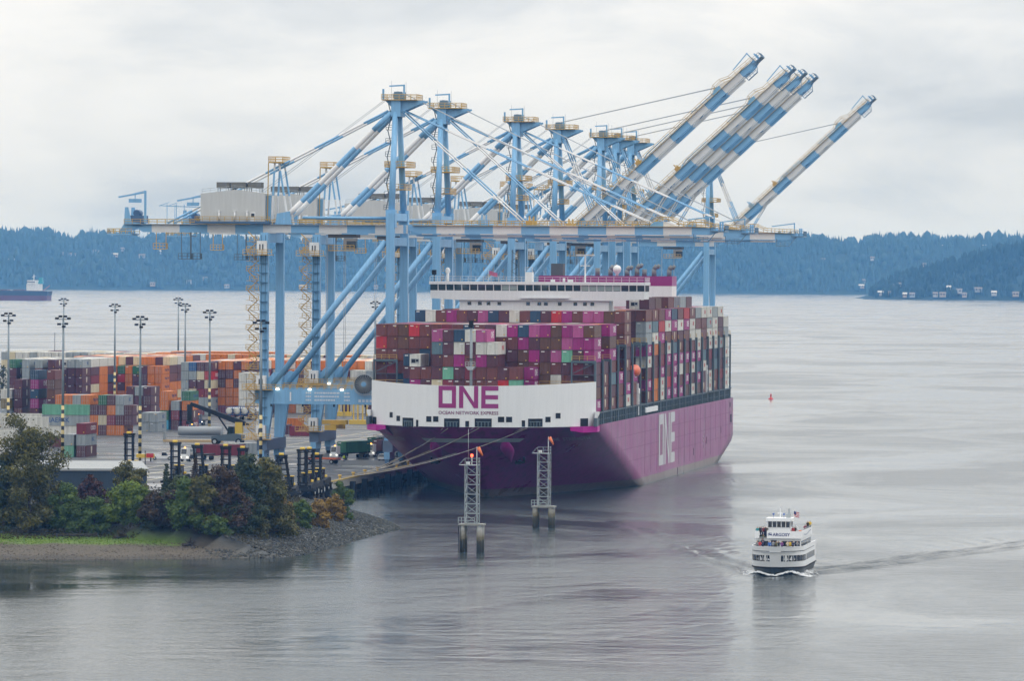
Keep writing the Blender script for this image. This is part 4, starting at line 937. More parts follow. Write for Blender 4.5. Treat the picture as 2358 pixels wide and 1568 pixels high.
# foremast
p = ony(1085, 800, 1240.5); fm = MB(); fm.tube((p.x,1240.5,ZT-0.1),(p.x,1240.5,39.6),0.34,0.30,n=12); fmo = SP(fm, 'foremast', mat('foremast_grey',(0.20,0.23,0.25),0.5))
g = MB(); g.prism([(p.x-1.1,30.0),(p.x+1.1,30.0),(p.x+0.5,29.2),(p.x-0.5,29.2)], 'y', 1239.2, 1241.4); g.rail([(p.x-1.1,1239.2,30.0),(p.x+1.1,1239.2,30.0)],1.0,0.7,0.05); SP(g, 'mast_platform', M_steel, fmo)
g = MB(); g.box(p.x-0.9,p.x+0.9,1239.4,1240.2,31.6,31.75); g.box(p.x-0.45,p.x+0.45,1240.0,1240.9,38.6,40.2); SP(g, 'mast_light', M_dark, fmo)
# bridge and accommodation
xa = ony(1058, 690, 1341).x; xb = ony(1402, 690, 1341).x; BYF = 1341.0
g = MB(); g.box(xa, xb, BYF, 1350.6, ZT-0.05, 45.0); acc = SP(g, 'accommodation', M_panel)
g = MB(); g.prism([(PX0-0.4,44.6),(xa,44.2),(xb,44.2),(PX1+0.4,44.6),(PX1+0.4,46.5),(PX0-0.4,46.5)], 'y', BYF-0.9, 1349.0); br = SP(g, 'bridge_wing', M_panel)
g = MB(); g.box(PX0-0.5, PX1+0.5, BYF-0.6, 1348.6, 46.5, 47.95); SP(g, 'wheelhouse', M_dark, br)
g = MB(); g.box(PX0-0.7, PX1+0.7, BYF-1.3, 1349.4, 47.95, 48.65); SP(g, 'wheelhouse_roof', M_panel, br)
nwin = 27; gl = [mat('bridge_glass', (0.03,0.05,0.055), 0.06, spec=0.8, var=0), mat('bridge_glass_light', (0.30,0.38,0.36), 0.10, spec=0.7, var=0.2)]
for k in range(nwin):
    a = PX0-0.5 + (2*HB+1.0)*k/nwin; b_ = PX0-0.5 + (2*HB+1.0)*(k+1)/nwin
    g = MB(); g.add([(a+0.14,BYF-0.66,46.62),(b_-0.14,BYF-0.66,46.62),(b_-0.14,BYF-0.86,47.9),(a+0.14,BYF-0.86,47.9),(a+0.14,BYF-0.6,46.62),(b_-0.14,BYF-0.6,46.62),(b_-0.14,BYF-0.6,47.9),(a+0.14,BYF-0.6,47.9)],[(0,1,2,3),(4,7,6,5),(0,4,5,1),(1,5,6,2),(2,6,7,3),(3,7,4,0)])
    SP(g, 'window', gl[1 if (k in (19,20,21,22,23,9) or k in (10,)) else 0], br)
    g = MB(); g.bar((b_,BYF-0.72,46.5),(b_,BYF-0.98,47.95),0.2,0.12); SP(g, 'window_post', M_panel, br)
for px in (1041+40,1105,1125,1150,1216,1242,1257,1289,1325,1347,1364):
    q = ony(px, 695, BYF); SP(MB().box(q.x-0.45, q.x+0.45, BYF-0.06, BYF+0.02, 43.0, 43.8), 'porthole', M_glass, acc)
g = MB(); q0 = ony(1200,690,BYF).x; q1 = ony(1312,690,BYF).x; g.box(q0,q1,BYF-1.7,BYF-0.9,44.7,45.0); SP(g, 'front_ledge', M_panel, br)
g = MB(); g.rail([(PX0-0.5,BYF-1.2,48.65),(PX1+0.5,BYF-1.2,48.65),(PX1+0.5,1349.2,48.65)],1.2,1.8,0.04); SP(g, 'roof_rail', M_white, br)
def Bx(px): return ony(px, 640, 1344).x
def roofbit(name, px, fn2, m_): g = MB(); fn2(g, Bx(px)); SP(g, name, m_, br)
roofbit('searchlight', 992, lambda g,x: (g.bar((x+1,1343,48.6),(x+1,1343,50.2),0.2), g.box(x+0.5,x+1.5,1342.6,1343.4,50.2,51.4)), M_dark)
roofbit('radome', 1031, lambda g,x: (g.tube((x,1344,48.6),(x,1344,50.6),0.35,n=10), g.lathe((x,1344,50.6),[(0.35,0),(0.6,0.3),(0.6,0.8),(0.4,1.25),(0.1,1.4)],12)), M_white)
roofbit('mast_box', 1219, lambda g,x: (g.box(x-0.9,x+0.9,1343,1345,48.6,51.0), g.rail([(x-0.9,1343,51.0),(x+0.9,1343,51.0)],1.1,0.9,0.05)), M_white)
roofbit('radar_mast', 1345, lambda g,x: (g.bar((x,1346,48.6),(x,1346,55.0),0.35), g.box(x-2.2,x+2.2,1345.6,1346.2,55.0,55.35), g.bar((x-1.2,1346,52.6),(x+1.2,1346,52.6),0.2)), M_white)
roofbit('lattice_mast', 1184, lambda g,x: ([g.bar((x+ex,1346+ey,48.6),(x+ex*0.8,1346+ey*0.8,56.4),0.14) for ex in (-0.9,0.9) for ey in (-0.9,0.9)], [g.bar((x-0.9*(-1)**k,1345.1,48.8+1.2*k),(x+0.9*(-1)**k,1345.1,50.0+1.2*k),0.1) for k in range(6)]), M_slate)
roofbit('aerial_pole', 1330, lambda g,x: g.bar((x,1347,48.6),(x,1347,54.2),0.12), M_slate)
roofbit('flag', 1128, lambda g,x: g.grid([[(x+0.5*i, 1343+0.12*math.sin(i*1.6), 51.3-0.5*j-0.16*i) for i in range(5)] for j in range(3)]), mat('flag_cloth', (0.40,0.10,0.18), 0.8, var=0.5, vscale=3))
roofbit('flag_staff', 1126.5, lambda g,x: g.bar((x,1343,48.6),(x,1343,51.6),0.07), M_white)
roofbit('compass_post', 1300, lambda g,x: (g.tube((x,1343,48.6),(x,1343,49.6),0.3,n=8), g.box(x+1.0,x+2.2,1342.6,1343.2,48.65,49.3), g.box(x-3.2,x-2.2,1342.6,1343.2,48.65,49.2)), M_white)
# funnel casing aft
fx0 = ony(1240, 650, 1484).x; fx1 = ony(1547, 650, 1484).x
g = MB(); g.box(fx0, fx1, 1484.2, 1494.6, ZT, 47.4); fun = SP(g, 'funnel_casing', M_panel)
g = MB(); g.box(fx0-0.02, fx1+0.02, 1484.18, 1494.62, 47.4, 50.0); SP(g, 'funnel_band', M_mag, fun)
M_vent = mat('vent_grey', (0.16,0.17,0.17), 0.6)
for px, hh, bend in ((1406,2.6,1),(1376,3.0,0),(1444,2.4,1),(1467,3.0,1),(1484,2.6,0),(1506,2.8,1),(1541,2.6,1)):
    x = ony(px, 630, 1488).x; g = MB(); g.tube((x,1488,50.0),(x,1488,50.0+hh*0.7),0.62,n=12)
    if bend: g.tube((x,1488,50.0+hh*0.66),(x+0.8,1488,50.0+hh),0.62,n=12); g.tube((x+0.8,1488,50.0+hh-0.05),(x+1.5,1488,50.0+hh-0.4),0.6,n=12)
    SP(g, 'vent_pipe', M_vent, fun)
x = ony(1285, 625, 1488).x; SP(MB().box(x-1.6, x+1.6, 1486, 1490, 50.0, 53.2), 'exhaust_stack', mat('stack_dark', (0.07,0.08,0.08),0.7), fun)
x = ony(1421, 630, 1486).x; g = MB(); g.lathe((x,1486,50.0),[(0.4,0),(0.4,0.6),(1.0,1.2),(1.15,1.9),(0.8,2.6),(0.1,2.9)],16); SP(g, 'satellite_dome', M_white, fun)
# lifeboat, accommodation ladder frames, pilot crane, gangway
g = MB(); g.smooth = True
prof = [(0.05,-4.2),(0.8,-3.6),(1.25,-2.0),(1.35,0),(1.3,2.2),(0.95,3.6),(0.1,4.2)]
g.grid([[(PX1-1.2+r_*math.cos(2*math.pi*i/14), 1334.4+yy, 27.6+1.15*r_*math.sin(2*math.pi*i/14)) for i in range(14)] for r_, yy in prof], close=True)
SP(g, 'lifeboat', mat('lifeboat_orange', (0.62,0.11,0.03), 0.45))
for px, z0_, z1_ in ((1474,17.0,24.6),(1632,17.0,26.6)):
    y = onx(px, 900, PX1).y; g = MB(); g.box(PX1-0.7,PX1-0.25,y-1.2,y-0.7,z0_,z1_); g.box(PX1-0.7,PX1-0.25,y+0.7,y+1.2,z0_,z1_-1.6); g.box(PX1-0.75,PX1-0.2,y-1.3,y+1.3,z1_-2.4,z1_-1.2); g.box(PX1-0.7,PX1-0.25,y-1.0,y+1.0,20.2,20.8); SP(g, 'davit_frame', M_panel)
y = onx(1635, 830, PX1).y; g = MB(); g.tube((PX1-0.9,y,26.4),(PX1-0.9,y,34.8),0.6,n=12); g.box(PX1-1.5,PX1-0.3,y-0.8,y+0.8,34.0,35.2); SP(g, 'provision_crane', M_panel)
a = onx(1487, 950, PX1).y; b_ = onx(1514, 943, PX1).y; SP(MB().box(PX1-0.5, PX1+0.1, a, b_, 17.3, 18.5), 'gangway', M_panel)

# ------------------------------------------------------------------ deck cargo
rng = random.Random(11)
PAL = ['brown']*9 + ['maroon']*5 + ['magenta']*5 + ['pink']*2 + ['white']*3 + ['navy']*2 + ['grey']*2 + ['umber']*3 + ['crimson','red','orange','slate','teal']
GRP = 'containers stacked on the ship'
def sc_(c, bay_y, r, t, label, z0=TZ, L=12.19, end='blank', logo=None, ind=True):
    return container(c, (rx(r), bay_y + L/2, z0 + TP*t), label, GRP, L, 0, end, logo, ind)
# foremost block behind the white breakwater (columns left to right, bottom to top)
AZ, AY = 24.2, 1244.0
BA = {3: ['navy','maroon','navy'], 4: ['magenta','brown','white'], 5: ['maroon','brown'], 6: ['cream','maroon','maroon','slate','pink'], 7: ['crimson','teal','brown','maroon','maroon'],
      8: ['maroon','maroon','magenta','white','navy'], 9: ['brown','crimson','brown','maroon','white'], 10: ['brown','brown','magenta','white','pink'], 11: ['brown','brown','maroon','white'],
      12: ['red','maroon'], 13: ['teal','brown'], 14: ['magenta','magenta']}
tn = ['bottom','second','third','fourth','fifth','sixth','seventh','eighth','ninth']
for i, (r, cl_) in enumerate(sorted(BA.items())):
    for t, c in enumerate(cl_):
        short = r in (3, 14)
        sc_(c, AY + (6.4 if short else 0), r, t, '%s container right behind the white bow wall, %s column from left, %s tier' % (cword(c), ORD[i], tn[t]), AZ, 6.06 if short else 12.19,
            'unit' if (r, t) == (4, 2) else 'blank', 'ONE_R' if (c == 'white' and t == 3 and r == 11) else None)
# first full-width bay
B0 = {6: ['brown','brown','umber','red','brown','brown','crimson','brown','navy','brown','maroon','white','magenta','navy','pink','magenta','umber','magenta','pink','umber'],
      5: ['red','brown','umber','brown','brown','brown','brown','maroon','brown','brown','maroon','brown','brown','magenta','maroon','umber','umber','pink','magenta','magenta'],
      4: ['brown','brown','brown','brown','navy','brown','brown','brown','maroon','brown','brown','umber','maroon','umber','magenta','maroon','pink','teal','maroon','magenta'],
      3: ['brown','crimson','brown','brown','brown','brown','maroon','brown','brown','brown','brown','maroon','maroon','umber','brown','umber','brown','maroon','crimson','maroon']}
SIDE = {0: ['magenta','umber','maroon','maroon'], 1: ['brown','brown','brown','maroon'], 2: ['brown','maroon','slate','brown','magenta','umber','magenta'], 3: ['brown','brown','magenta'],
        4: ['white','magenta','maroon','brown','maroon','brown','brown'], 5: ['brown','brown','magenta'],
        7: ['brown','magenta','brown','white','magenta','grey','grey','brown'], 8: ['orange','orange','brown','brown','orange','white','slate','brown'], 9: ['white','white','magenta','crimson','brown','magenta','red','brown'],
        10: ['magenta','red','brown','magenta','white','brown','white','magenta'], 11: ['magenta','magenta','magenta','magenta','slate','brown','magenta','navy'], 12: ['magenta','brown','white','pink','brown','maroon','white','brown'],
        13: ['umber','magenta','brown','magenta','maroon','brown','magenta','red'], 14: ['white','maroon','white','magenta','brown','white','white','brown'], 15: ['umber','magenta','navy','magenta','white','white','brown','grey'],
        16: ['brown','maroon','white','slate','brown','brown','brown','white'], 17: ['white','white','maroon','crimson','white','white','grey','white'], 18: ['brown','brown','slate','navy','white','white','white','grey'],
        19: ['maroon','crimson','maroon','maroon','grey','maroon','maroon','white'], 20: ['white','white','grey','white','white','grey','white']}
MARKED = {(1,0),(1,1),(1,2),(2,0),(4,3),(4,5),(4,6),(7,0),(8,7),(11,5),(12,4),(16,0),(18,0),(14,7)}
made = set()
for t, row in B0.items():
    for r, c in enumerate(row):
        if t == 3 and r in (6,7,8,9,10): continue
        sc_(c, BAYY[0], r, t, '%s container in the first full-width bay, %s column from port, %s tier' % (cword(c), ORD[r], tn[t]))
        made.add((0, r, t))
B4 = ['navy','white','brown','magenta','brown','maroon','pink','navy','maroon','white','brown','navy','maroon','red','magenta','brown','pink','pink','umber','brown']
for r, c in enumerate(B4):
    sc_(c, BAYY[4], r, 7, '%s container on top of the bay before the bridge, %s column from port' % (cword(c), ORD[r]), logo='mark' if r == 19 else None); made.add((4, r, 7))
keys = sorted(SIDE)
for bi, k in enumerate(keys):
    for t, c in enumerate(SIDE[k]):
        if (k, 19, t) in made: continue
        where = 'ahead of the bridge' if k < 6 else 'aft of the bridge'
        sc_(c, BAYY[k], 19, t, '%s container on the starboard side %s, %s bay, %s tier' % (cword(c), where, ORD[bi if k < 6 else bi-6], tn[t]), logo='mark' if (k, t) in MARKED else ('ONE_R' if c in ('white','grey') and rng.random() < 0.7 else None), ind=k < 14); made.add((k, 19, t))
# top ninth tier aft of the bridge
T9 = {9: (17, 18), 10: (16, 17, 18), 12: (16, 17, 18), 14: (16, 17, 18), 15: (17, 18)}
for k, rr in T9.items():
    for r in rr:
        c = rng.choice(['brown','white','maroon','grey','umber','white']); sc_(c, BAYY[k], r, 8, '%s container on the ninth tier, %s bay aft of bridge, %s column from starboard' % (cword(c), ORD[k-7], ORD[19-r]), end='unit' if c == 'white' else 'blank', ind=False); made.add((k, r, 8))
# the rest of the cargo, hardly visible one by one
tops = {0: 7, 1: 7, 2: 7, 3: 7, 4: 8, 5: 7, 20: 7}
cols_ = {}
for k in BAYY:
    for r in range(20):
        tp_ = tops.get(k, 8) if r < 19 else len(SIDE[k])
        if k in (16,) and 4 <= r <= 15: pass
        for t in range(tp_):
            if (k, r, t) in made or (k == 17 and False): continue
            if k == 17 and fx0-1.3 < rx(r) < fx1+1.3: continue
            cols_.setdefault(rng.choice(PAL), []).append((rx(r), BAYY[k], TZ+TP*t))
names_ = sorted(cols_); g = MB()
for i, c in enumerate(names_):
    g.mi = i
    for x, y, z in cols_[c]: g.box(x-CW/2, x+CW/2, y, y+12.19, z, z+CHT)
def add_mass(g, mats, grp):
    for me, M0 in MASS.get(grp, []):
        idx = []
        for m_ in me.materials:
            if m_ not in mats: mats.append(m_)
            idx.append(mats.index(m_))
        o_ = len(g.v); g.v.extend([tuple(M0 @ v.co) for v in me.vertices])
        for p in me.polygons: g.mi = idx[p.material_index]; g.face([o_+i for i in p.vertices])
mats_ = [cont_mat(c) for c in names_]; add_mass(g, mats_, GRP)
stuff(tag(g.build('container_stacks', mats_, fix=False), 'mass of mixed containers filling the inner deck of the ship', 'containers'))
# mooring lines
def line(a, b, sag, label, r=0.06):
    a = Vector(a); b = Vector(b); pts = []
    for i in range(15): t_ = i/14; p = a.lerp(b, t_); p.z -= sag*4*t_*(1-t_); pts.append(p)
    g = MB(); g.path(pts, r, 6); tag(g.build('mooring_line', M_rope), label, 'rope', 'mooring lines from the bow')
ML = [((1019,987),3,0),((1031,987),2,1),((1090,986),2,2),((1103,986),1,3),((1205,986),1,4),((1214,986),0,5)]
for (px, py), bi, i in ML:
    p = hit(lambda X, z: hull_y(X, 16.4)-0.3, px, py); line(p, BOL[bi]+Vector((0.2,0,-0.3)), 0.6+0.25*i, 'pale mooring line from the bow to the quay, %s from the left at the bow' % ORD[i], 0.085)
# ------------------------------------------------------------------ terminal yard
YG = 'containers stacked in the yard'
LET = dict(O='orange', M='maroon', B='brown', G='green', C='crimson', R='red', L='olive', S='slate', W='white', Y='grey', N='navy', U='blue', K='cream', P='magenta', T='teal', A='cyan', D='umber')
yrng = random.Random(5)
yard_stuff = {}
def xat(px, Y): return ony(px, 930, Y).x
def yblock(nm, px, Y, grid, ind=False, *,  pitch=2.55, tp=2.8, deep=0, deep_t=None, ends='mix', pal='OOOOMMBWY', logos=True):
    """grid: tier strings from the top down, one letter per column ('.' = none); more rows behind go to the mass"""
    nt_ = len(grid); x0 = xat(px, Y) + pitch/2; nc = max(len(s) for s in grid)
    for j, row in enumerate(grid):
        t = nt_-1-j
        for i, ch in enumerate(row):
            if ch == '.': continue
            c = LET[ch]; e = 'door' if ends == 'door' or (ends == 'mix' and yrng.random() < 0.5) else 'blank'
            if ends == 'unit': e = 'unit' if c in ('white', 'cream') and yrng.random() < 0.7 else 'blank'
            last = i+1 >= len(row) or row[i+1] == '.' or pitch > 3
            lg = None if not (last and logos) else {'orange': 'HL', 'grey': 'MSC', 'white': 'ONE_R', 'green': 'HLW', 'crimson': 'COSCO', 'maroon': 'mark', 'red': 'COSCO'}.get(c)
            container(c, (x0+pitch*i, Y+6.1, QZ+tp*t), '%s container, %s, %s column from left, %s tier' % (cword(c), nm, ORD[i], tn[t]), YG, 12.19, 0, e, lg, ind)
    for k in range(deep):
        for i in range(nc):
            for t in range((deep_t or nt_)):
                yard_stuff.setdefault(LET[yrng.choice(pal if t == (deep_t or nt_)-1 else 'OOMMBMOCNMK')], []).append((x0+pitch*i, Y+12.9*(k+1), QZ+tp*t))
yblock('tall orange yard stack', 150, 1850, ['OOOOOOOGOGMOO','OOGMCMMROMMOO','OOOOLLOMOMMOO','OOOOOMOOOMMMO','MOOOOOMOOMMOO'], deep=4, deep_t=6, pal='OOOOOMMKW')
yblock('lane stack at far left', 22, 1612, ['.NB','MPD','MND','MPM','BMM','MMB'], True, pitch=4.95)
yblock('short stack at left frame edge', -8, 1608, ['W','L','Y','N'], True, pitch=4.95)
yblock('high stack topped by a green container', 14, 1790, ['GYYM','MYBM','MYBU','MMBM','MMMM','MMMM'], pitch=4.3, deep=3, deep_t=6, pal='WWWWYK')
yblock('white-topped stack behind left', 102, 1800, ['WWWYY','PWMMM','MMMMM','MMBMM','MBMMM','MMMMM'], deep=3, deep_t=6, pal='WWWWKY', ends='unit')
yblock('mixed stack left of the white reefers', 416, 1765, ['YUMM','YYKR','YMMK','YKCC','YMYY','YMCY'], deep=5, deep_t=6, pal='OOOWMWK')
yblock('chequered orange stack', 483, 1775, ['MOOMOM','OMMOMM','OMOMOM','OOOOOO','BOOOMO','CCOOMM'], tp=2.86, deep=5, deep_t=6, pal='OOOOWMK')
yblock('white reefer stack behind the tanks', 549, 1745, ['WWW','WWW','WWW','WWW','WWW'], ends='blank')
yblock('stack behind the first crane', 592, 1800, ['OMWMOMWOMWKMWWYWW','OWMOOMWWOWMKWYWWM','MOOMWMOWMWWMKWWYW','OMMOWOMMWWKMWMWWY','BOMMOWMMWKWMWWMWK'], deep=5, deep_t=6, pal='OWWWMMOK')
yblock('front stack showing its doors', 127, 1545, ['OOYO.GMY...','MMYMMMOYM..','MMBMOKCMM..','BMMMOMOO...'], True, pitch=2.46, ends='door')
yblock('grey pair by the light mast', 324, 1578, ['YY','YY'], True, pitch=2.5)
yblock('stack over the sky blue container', 366, 1602, ['O.G','OYO','GCM','AMC'], True, pitch=3.2, ends='door')
yblock('corner stack behind the dark building', 145, 1366, ['.C','YY','TM'], True, pitch=3.1)
yblock('grey stack at the far end of the lane', 290, 1660, ['MYM','MMM','BMM','MBM'], pitch=2.6)
def across(c, px, Y, t, label, logo=None, base=QZ, L=12.19):
    o = container(c, (xat(px, Y), Y, base+TP*t), label, YG, L, R(90), 'blank', None)
    return o
for t, (c, lab) in enumerate((('brown','brown container at the foot of the sideways stack'),('white','white container second up in the sideways stack'),('grey','pale grey container lettered on its long side, turned towards the camera'),('teal','pale green container on top of the sideways stack'))):
    o = across(c, 152, 1440, t, lab)
    if t == 2: inst('side_lettering', text_mesh('MAERSK', 1.75, M_logo_b, 0.02), o, (-CW/2+0.04, 2.0, 1.4), (0, 0, R(-90)))
for i, (px, Y, t) in enumerate(((58,1420,0),(58,1420,1),(58,1420,2),(30,1390,0),(30,1390,1),(18,1362,0),(46,1452,2),(46,1452,1))):
    across('white', px, Y, t, 'white container lying sideways behind the big tree, %s of that group' % ORD[i])
# sideways containers and flat racks by the reach stacker
for i, (c, px, py, t, L, lab) in enumerate((('grey',636,1012,0,12.19,'pale container standing sideways behind the first light mast by the crane'),('white',612,985,0,6.06,'short cream container beside the crane stair foot'),('crimson',505,1049,0,12.19,'dark red container sideways behind the white truck'),('white',548,1045,0,6.06,'white container sideways beside the dark red one'),('grey',575,1046,0,6.06,'grey corrugated container at the right end of the flat racks'),('maroon',655,1000,0,6.06,'maroon container under the crane portal'),('crimson',690,1004,0,6.06,'dark red container between the crane legs'),('orange',672,985,0,6.06,'rusty orange container behind the crane legs'))):
    if i == 0: continue
    p = onz(px, py, QZ); container(c, (p.x, p.y+2, QZ+TP*t), lab, YG, L, R(90) if i not in (5,) else 0)
names2 = sorted(yard_stuff); g = MB()
for i, c in enumerate(names2):
    g.mi = i
    for x, y, z in yard_stuff[c]: g.box(x-CW/2, x+CW/2, y, y+12.19, z, z+CHT)
# the farthest rows
for i, (px0, px1, Y, pal, nt_) in enumerate(((10,330,1945,'WWWWWKY',6),(20,300,1975,'WWWWKM',6),(250,420,1960,'MOWMO',6),(330,600,1930,'OOOWKO',6),(400,640,1990,'OOOOW',6),(600,880,1930,'WWOMKW',6))):
    x = xat(px0, Y); 
    while x < xat(px1, Y):
        for t in range(nt_):
            c = LET[yrng.choice(pal)]
            if c not in names2: names2.append(c)
            g.mi = names2.index(c); g.box(x-CW/2, x+CW/2, Y, Y+12.19, QZ+TP*t, QZ+TP*t+CHT)
        x += 2.6
mats_ = [cont_mat(c) for c in names2]; add_mass(g, mats_, YG)
stuff(tag(g.build('far_container_rows', mats_, fix=False), 'far rows of stacked yard containers seen mostly by their tops', 'containers'))

# light masts
M_stripe = banded('mast_stripes', (0.62,0.50,0.22), (0.012,0.016,0.022), 2, 2.0, 0.0, 0.6)
M_mast = mat('mast_grey', (0.22,0.27,0.30), 0.5)
def lightmast(px, ytop, lab, base=None, n=6):
    if base: p = onz(px, base, QZ); 
    else:
        d = 12.3*FPX/(ytop-612.0+0.006*(px-1179)*0); p = ony(px, ytop, d/1.02); 
    o = empty('light_mast', (p.x, p.y, QZ)); tag(o, lab, 'light mast', 'tall light masts over the terminal')
    g = MB(); g.tube((0,0,13),(0,0,34.6),0.34,0.20,n=10); g.build('pole', M_mast, o)
    g = MB(); g.tube((0,0,0),(0,0,13.0),0.42,0.36,n=12); g.build('striped_base', M_stripe, o)
    g = MB(); g.bar((-1.7,0,34.2),(1.7,0,34.2),0.16); g.bar((0,-1.4,33.0),(0,1.4,33.0),0.16); hd = g.build('crossarm', M_dark, o)
    for k, (x, y, z) in enumerate(((-1.5,-0.3,34.4),(1.5,-0.3,34.4),(-0.6,-0.4,34.9),(0.6,-0.4,34.9),(-0.9,-0.5,33.0),(0.9,-0.5,33.1),(0.3,-0.6,32.4))[:n+1]):
        g = MB(); g.box(x-0.42, x+0.42, y-0.3, y+0.3, z-0.26, z+0.26); q = g.build('floodlight', M_dark, hd)
for a in ((20,722,'light mast at the far left frame edge',None),(144,738,'light mast nearest the dark building, left of the striped one by the pickup',1056),(147,688,'distant light mast right behind the one by the dark building',None),
          (265,700,'distant light mast above the tall orange stack',None),(322,728,'striped light mast beside the white pickup truck',1057),(411,685,'tallest distant light mast above the yard middle',None),
          (427,698,'distant light mast just right of the tallest one',None),(482,724,'light mast beside the reach stacker boom',1000),(600,765,'striped light mast in front of the first crane leg',1085),(865,690,'distant light mast seen through the crane braces',None)):
    lightmast(a[0], a[1], a[2], a[3])

def wheel(g, x, y, z, r, w_): g.tube((x-w_/2, y, z), (x+w_/2, y, z), r, n=14)
def vehicle(name, lab, cat, p, rz, group=None):
    o = empty(name, (p.x, p.y, QZ), rz); tag(o, lab, cat, group); return o
def wheels(o, pts, r, w_):
    for x, y in pts:
        g = MB(); wheel(g, x, y, r, r, w_); t_ = g.build('wheel', M_black, o)
        g = MB(); wheel(g, x+(0.03 if x > 0 else -0.03), y, r, r*0.55, w_); g.build('rim', M_steel, t_)
# top handlers: tall twin-rail masts parked behind the trees
M_hy = mat('handler_yellow', (0.62,0.42,0.04), 0.5)
def handler(px, py, rz, lean, lab, hgt=9.0):
    p = onz(px, py, QZ); o = vehicle('container_handler', lab, 'container handler', p, rz, 'container handlers parked in a row')
    g = MB(); g.prism([(-1.2,0.9),(5.6,0.9),(6.4,1.6),(6.2,2.6),(3.4,2.8),(-1.2,2.2)], 'x', -1.6, 1.6); g.build('chassis', M_dark, o)
    g = MB(); g.box(-1.0,1.0,2.6,5.0,2.75,3.2); g.build('engine_cover', M_hy, o)
    g = MB(); g.prism([(0.6,2.2),(2.8,2.5),(2.6,4.6),(0.9,4.6)], 'x', -0.9, 0.9); cb = g.build('cab', M_glass, o)
    g = MB(); g.box(-1.0,1.0,0.7,2.8,4.6,4.75); g.build('cab_roof', M_hy, cb)
    wheels(o, [(-1.9,-0.2),(1.9,-0.2),(-1.7,5.0),(1.7,5.0)], 0.85, 0.8)
    tp = Vector((lean*hgt, -1.9-0.02*hgt, hgt))
    for s_ in (-1, 1):
        g = MB(); a = Vector((s_*0.85,-1.9,0.6)); g.bar(a, a+tp-Vector((0,-1.9,0.6)), 0.42, 0.7, (0,1,0)); g.build('mast_rail', M_dark, o)
        g = MB(); a = Vector((s_*0.5,-1.6,0.8)); g.bar(a, a+(tp-Vector((0,-1.9,0.6)))*0.97, 0.12, 0.2, (0,1,0)); g.build('lift_chain', M_black, o)
    for k in range(7):
        t_ = 0.1+0.14*k; c = Vector((0,-1.9,0.6)).lerp(tp, t_); g = MB(); g.bar(c+Vector((-1.2,-0.2,0)), c+Vector((1.2,-0.2,0)), 0.22, 0.28); g.build('mast_crossbar', M_dark, o)
    g = MB(); g.box(tp.x-1.25,tp.x+1.25,tp.y-0.5,tp.y+0.5,tp.z-0.3,tp.z+0.15); mt = g.build('mast_top', M_dark, o)
    g = MB(); g.tube((tp.x-0.5,tp.y-0.3,tp.z+0.25),(tp.x+0.5,tp.y-0.3,tp.z+0.25),0.3,n=10); g.build('pulley', M_hy, mt)
    g = MB(); g.box(-1.4,1.4,-2.9,-2.2,0.9,1.9); g.box(-3.0,3.0,-3.3,-2.8,1.0,1.5); g.build('spreader', M_dark, o)
    return o
HD = [(302,1110,0.0,0.00,'container handler mast farthest left, beside the striped light mast',10.6),(408,1122,0.0,0.0,'container handler mast just right of the small spruce',9.6),(466,1122,0.06,-0.09,'leaning container handler mast right of the white truck',9.0),(524,1122,0.0,0.0,'container handler mast in front of the wet open yard',8.8),(563,1122,0.0,0.0,'container handler mast beside the tall olive tree',8.4),
      (664,1150,0.1,-0.14,'container handler with a strongly tilted mast at the quay end',9.0),(701,1142,0.0,0.0,'container handler mast left of the close pair at the quay end',9.6),(716,1138,0.02,0.0,'container handler mast in the middle of the quay end group',9.4),(733,1130,0.0,0.0,'container handler mast closest to the quay edge',7.6)]
for h in HD: handler(*h[:5], hgt=h[5])

# reach stacker with its long dark boom
p = onz(520, 1024, QZ); o = vehicle('reach_stacker', 'yellow reach stacker with a long dark boom raised over flat racks', 'reach stacker', p, R(-90))
g = MB(); g.prism([(-3.6,1.0),(4.6,1.0),(4.8,2.6),(2.0,3.0),(-3.6,2.2)], 'x', -1.7, 1.7); g.build('chassis', M_slate, o)
g = MB(); g.prism([(0.4,2.6),(2.6,2.8),(2.4,4.8),(0.8,4.8)], 'x', -0.8, 0.8); g.build('cab', M_glass, o)
g = MB(); g.box(-0.8,0.8,2.6,4.6,3.0,6.0); g.build('boom_tower', M_hy, o)
g = MB(); g.prism([(6.6,5.3),(4.8,6.4),(-9.4,11.2),(-9.8,10.4),(4.2,5.0)], 'x', -0.6, 0.6); bm_ = g.build('boom', M_dark, o)
g = MB(); g.bar((0,1.2,2.8),(0,-2.4,8.0),0.4); g.build('lift_cylinder', M_dark, bm_)
g = MB(); g.box(-0.8,0.8,-10.4,-9.2,6.0,10.6); g.box(-3.0,3.0,-10.2,-9.4,5.4,6.2); g.build('spreader', M_dark, o)
wheels(o, [(-1.9,-2.6),(1.9,-2.6),(-1.7,3.8),(1.7,3.8)], 0.85, 0.8)
for k, (px, py, lab) in enumerate(((445,1018,'grey flat rack with upright ends lying by the reach stacker'),(470,1040,'stack of open flat racks in front of the reach stacker'))):
    p = onz(px, py, QZ); o = vehicle('flat_rack', lab, 'flat rack', p, R(90), 'flat racks by the reach stacker')
    g = MB(); g.box(-1.22,1.22,-8.0 if k == 0 else -6,8.0 if k == 0 else 6,0,0.6); g.build('deck', mat('rack_grey',(0.22,0.24,0.25),0.6) if k else mat('rack_tan',(0.45,0.32,0.16),0.7), o)
    for y in (-1, 1): g = MB(); l_ = 8.0 if k == 0 else 6.0; g.box(-1.22,1.22,min(y*l_,y*(l_-0.4)),max(y*l_,y*(l_-0.4)),0.6,2.7 if k == 0 else 1.5); g.build('end_wall', mat('rack_grey',(0.22,0.24,0.25),0.6), o)
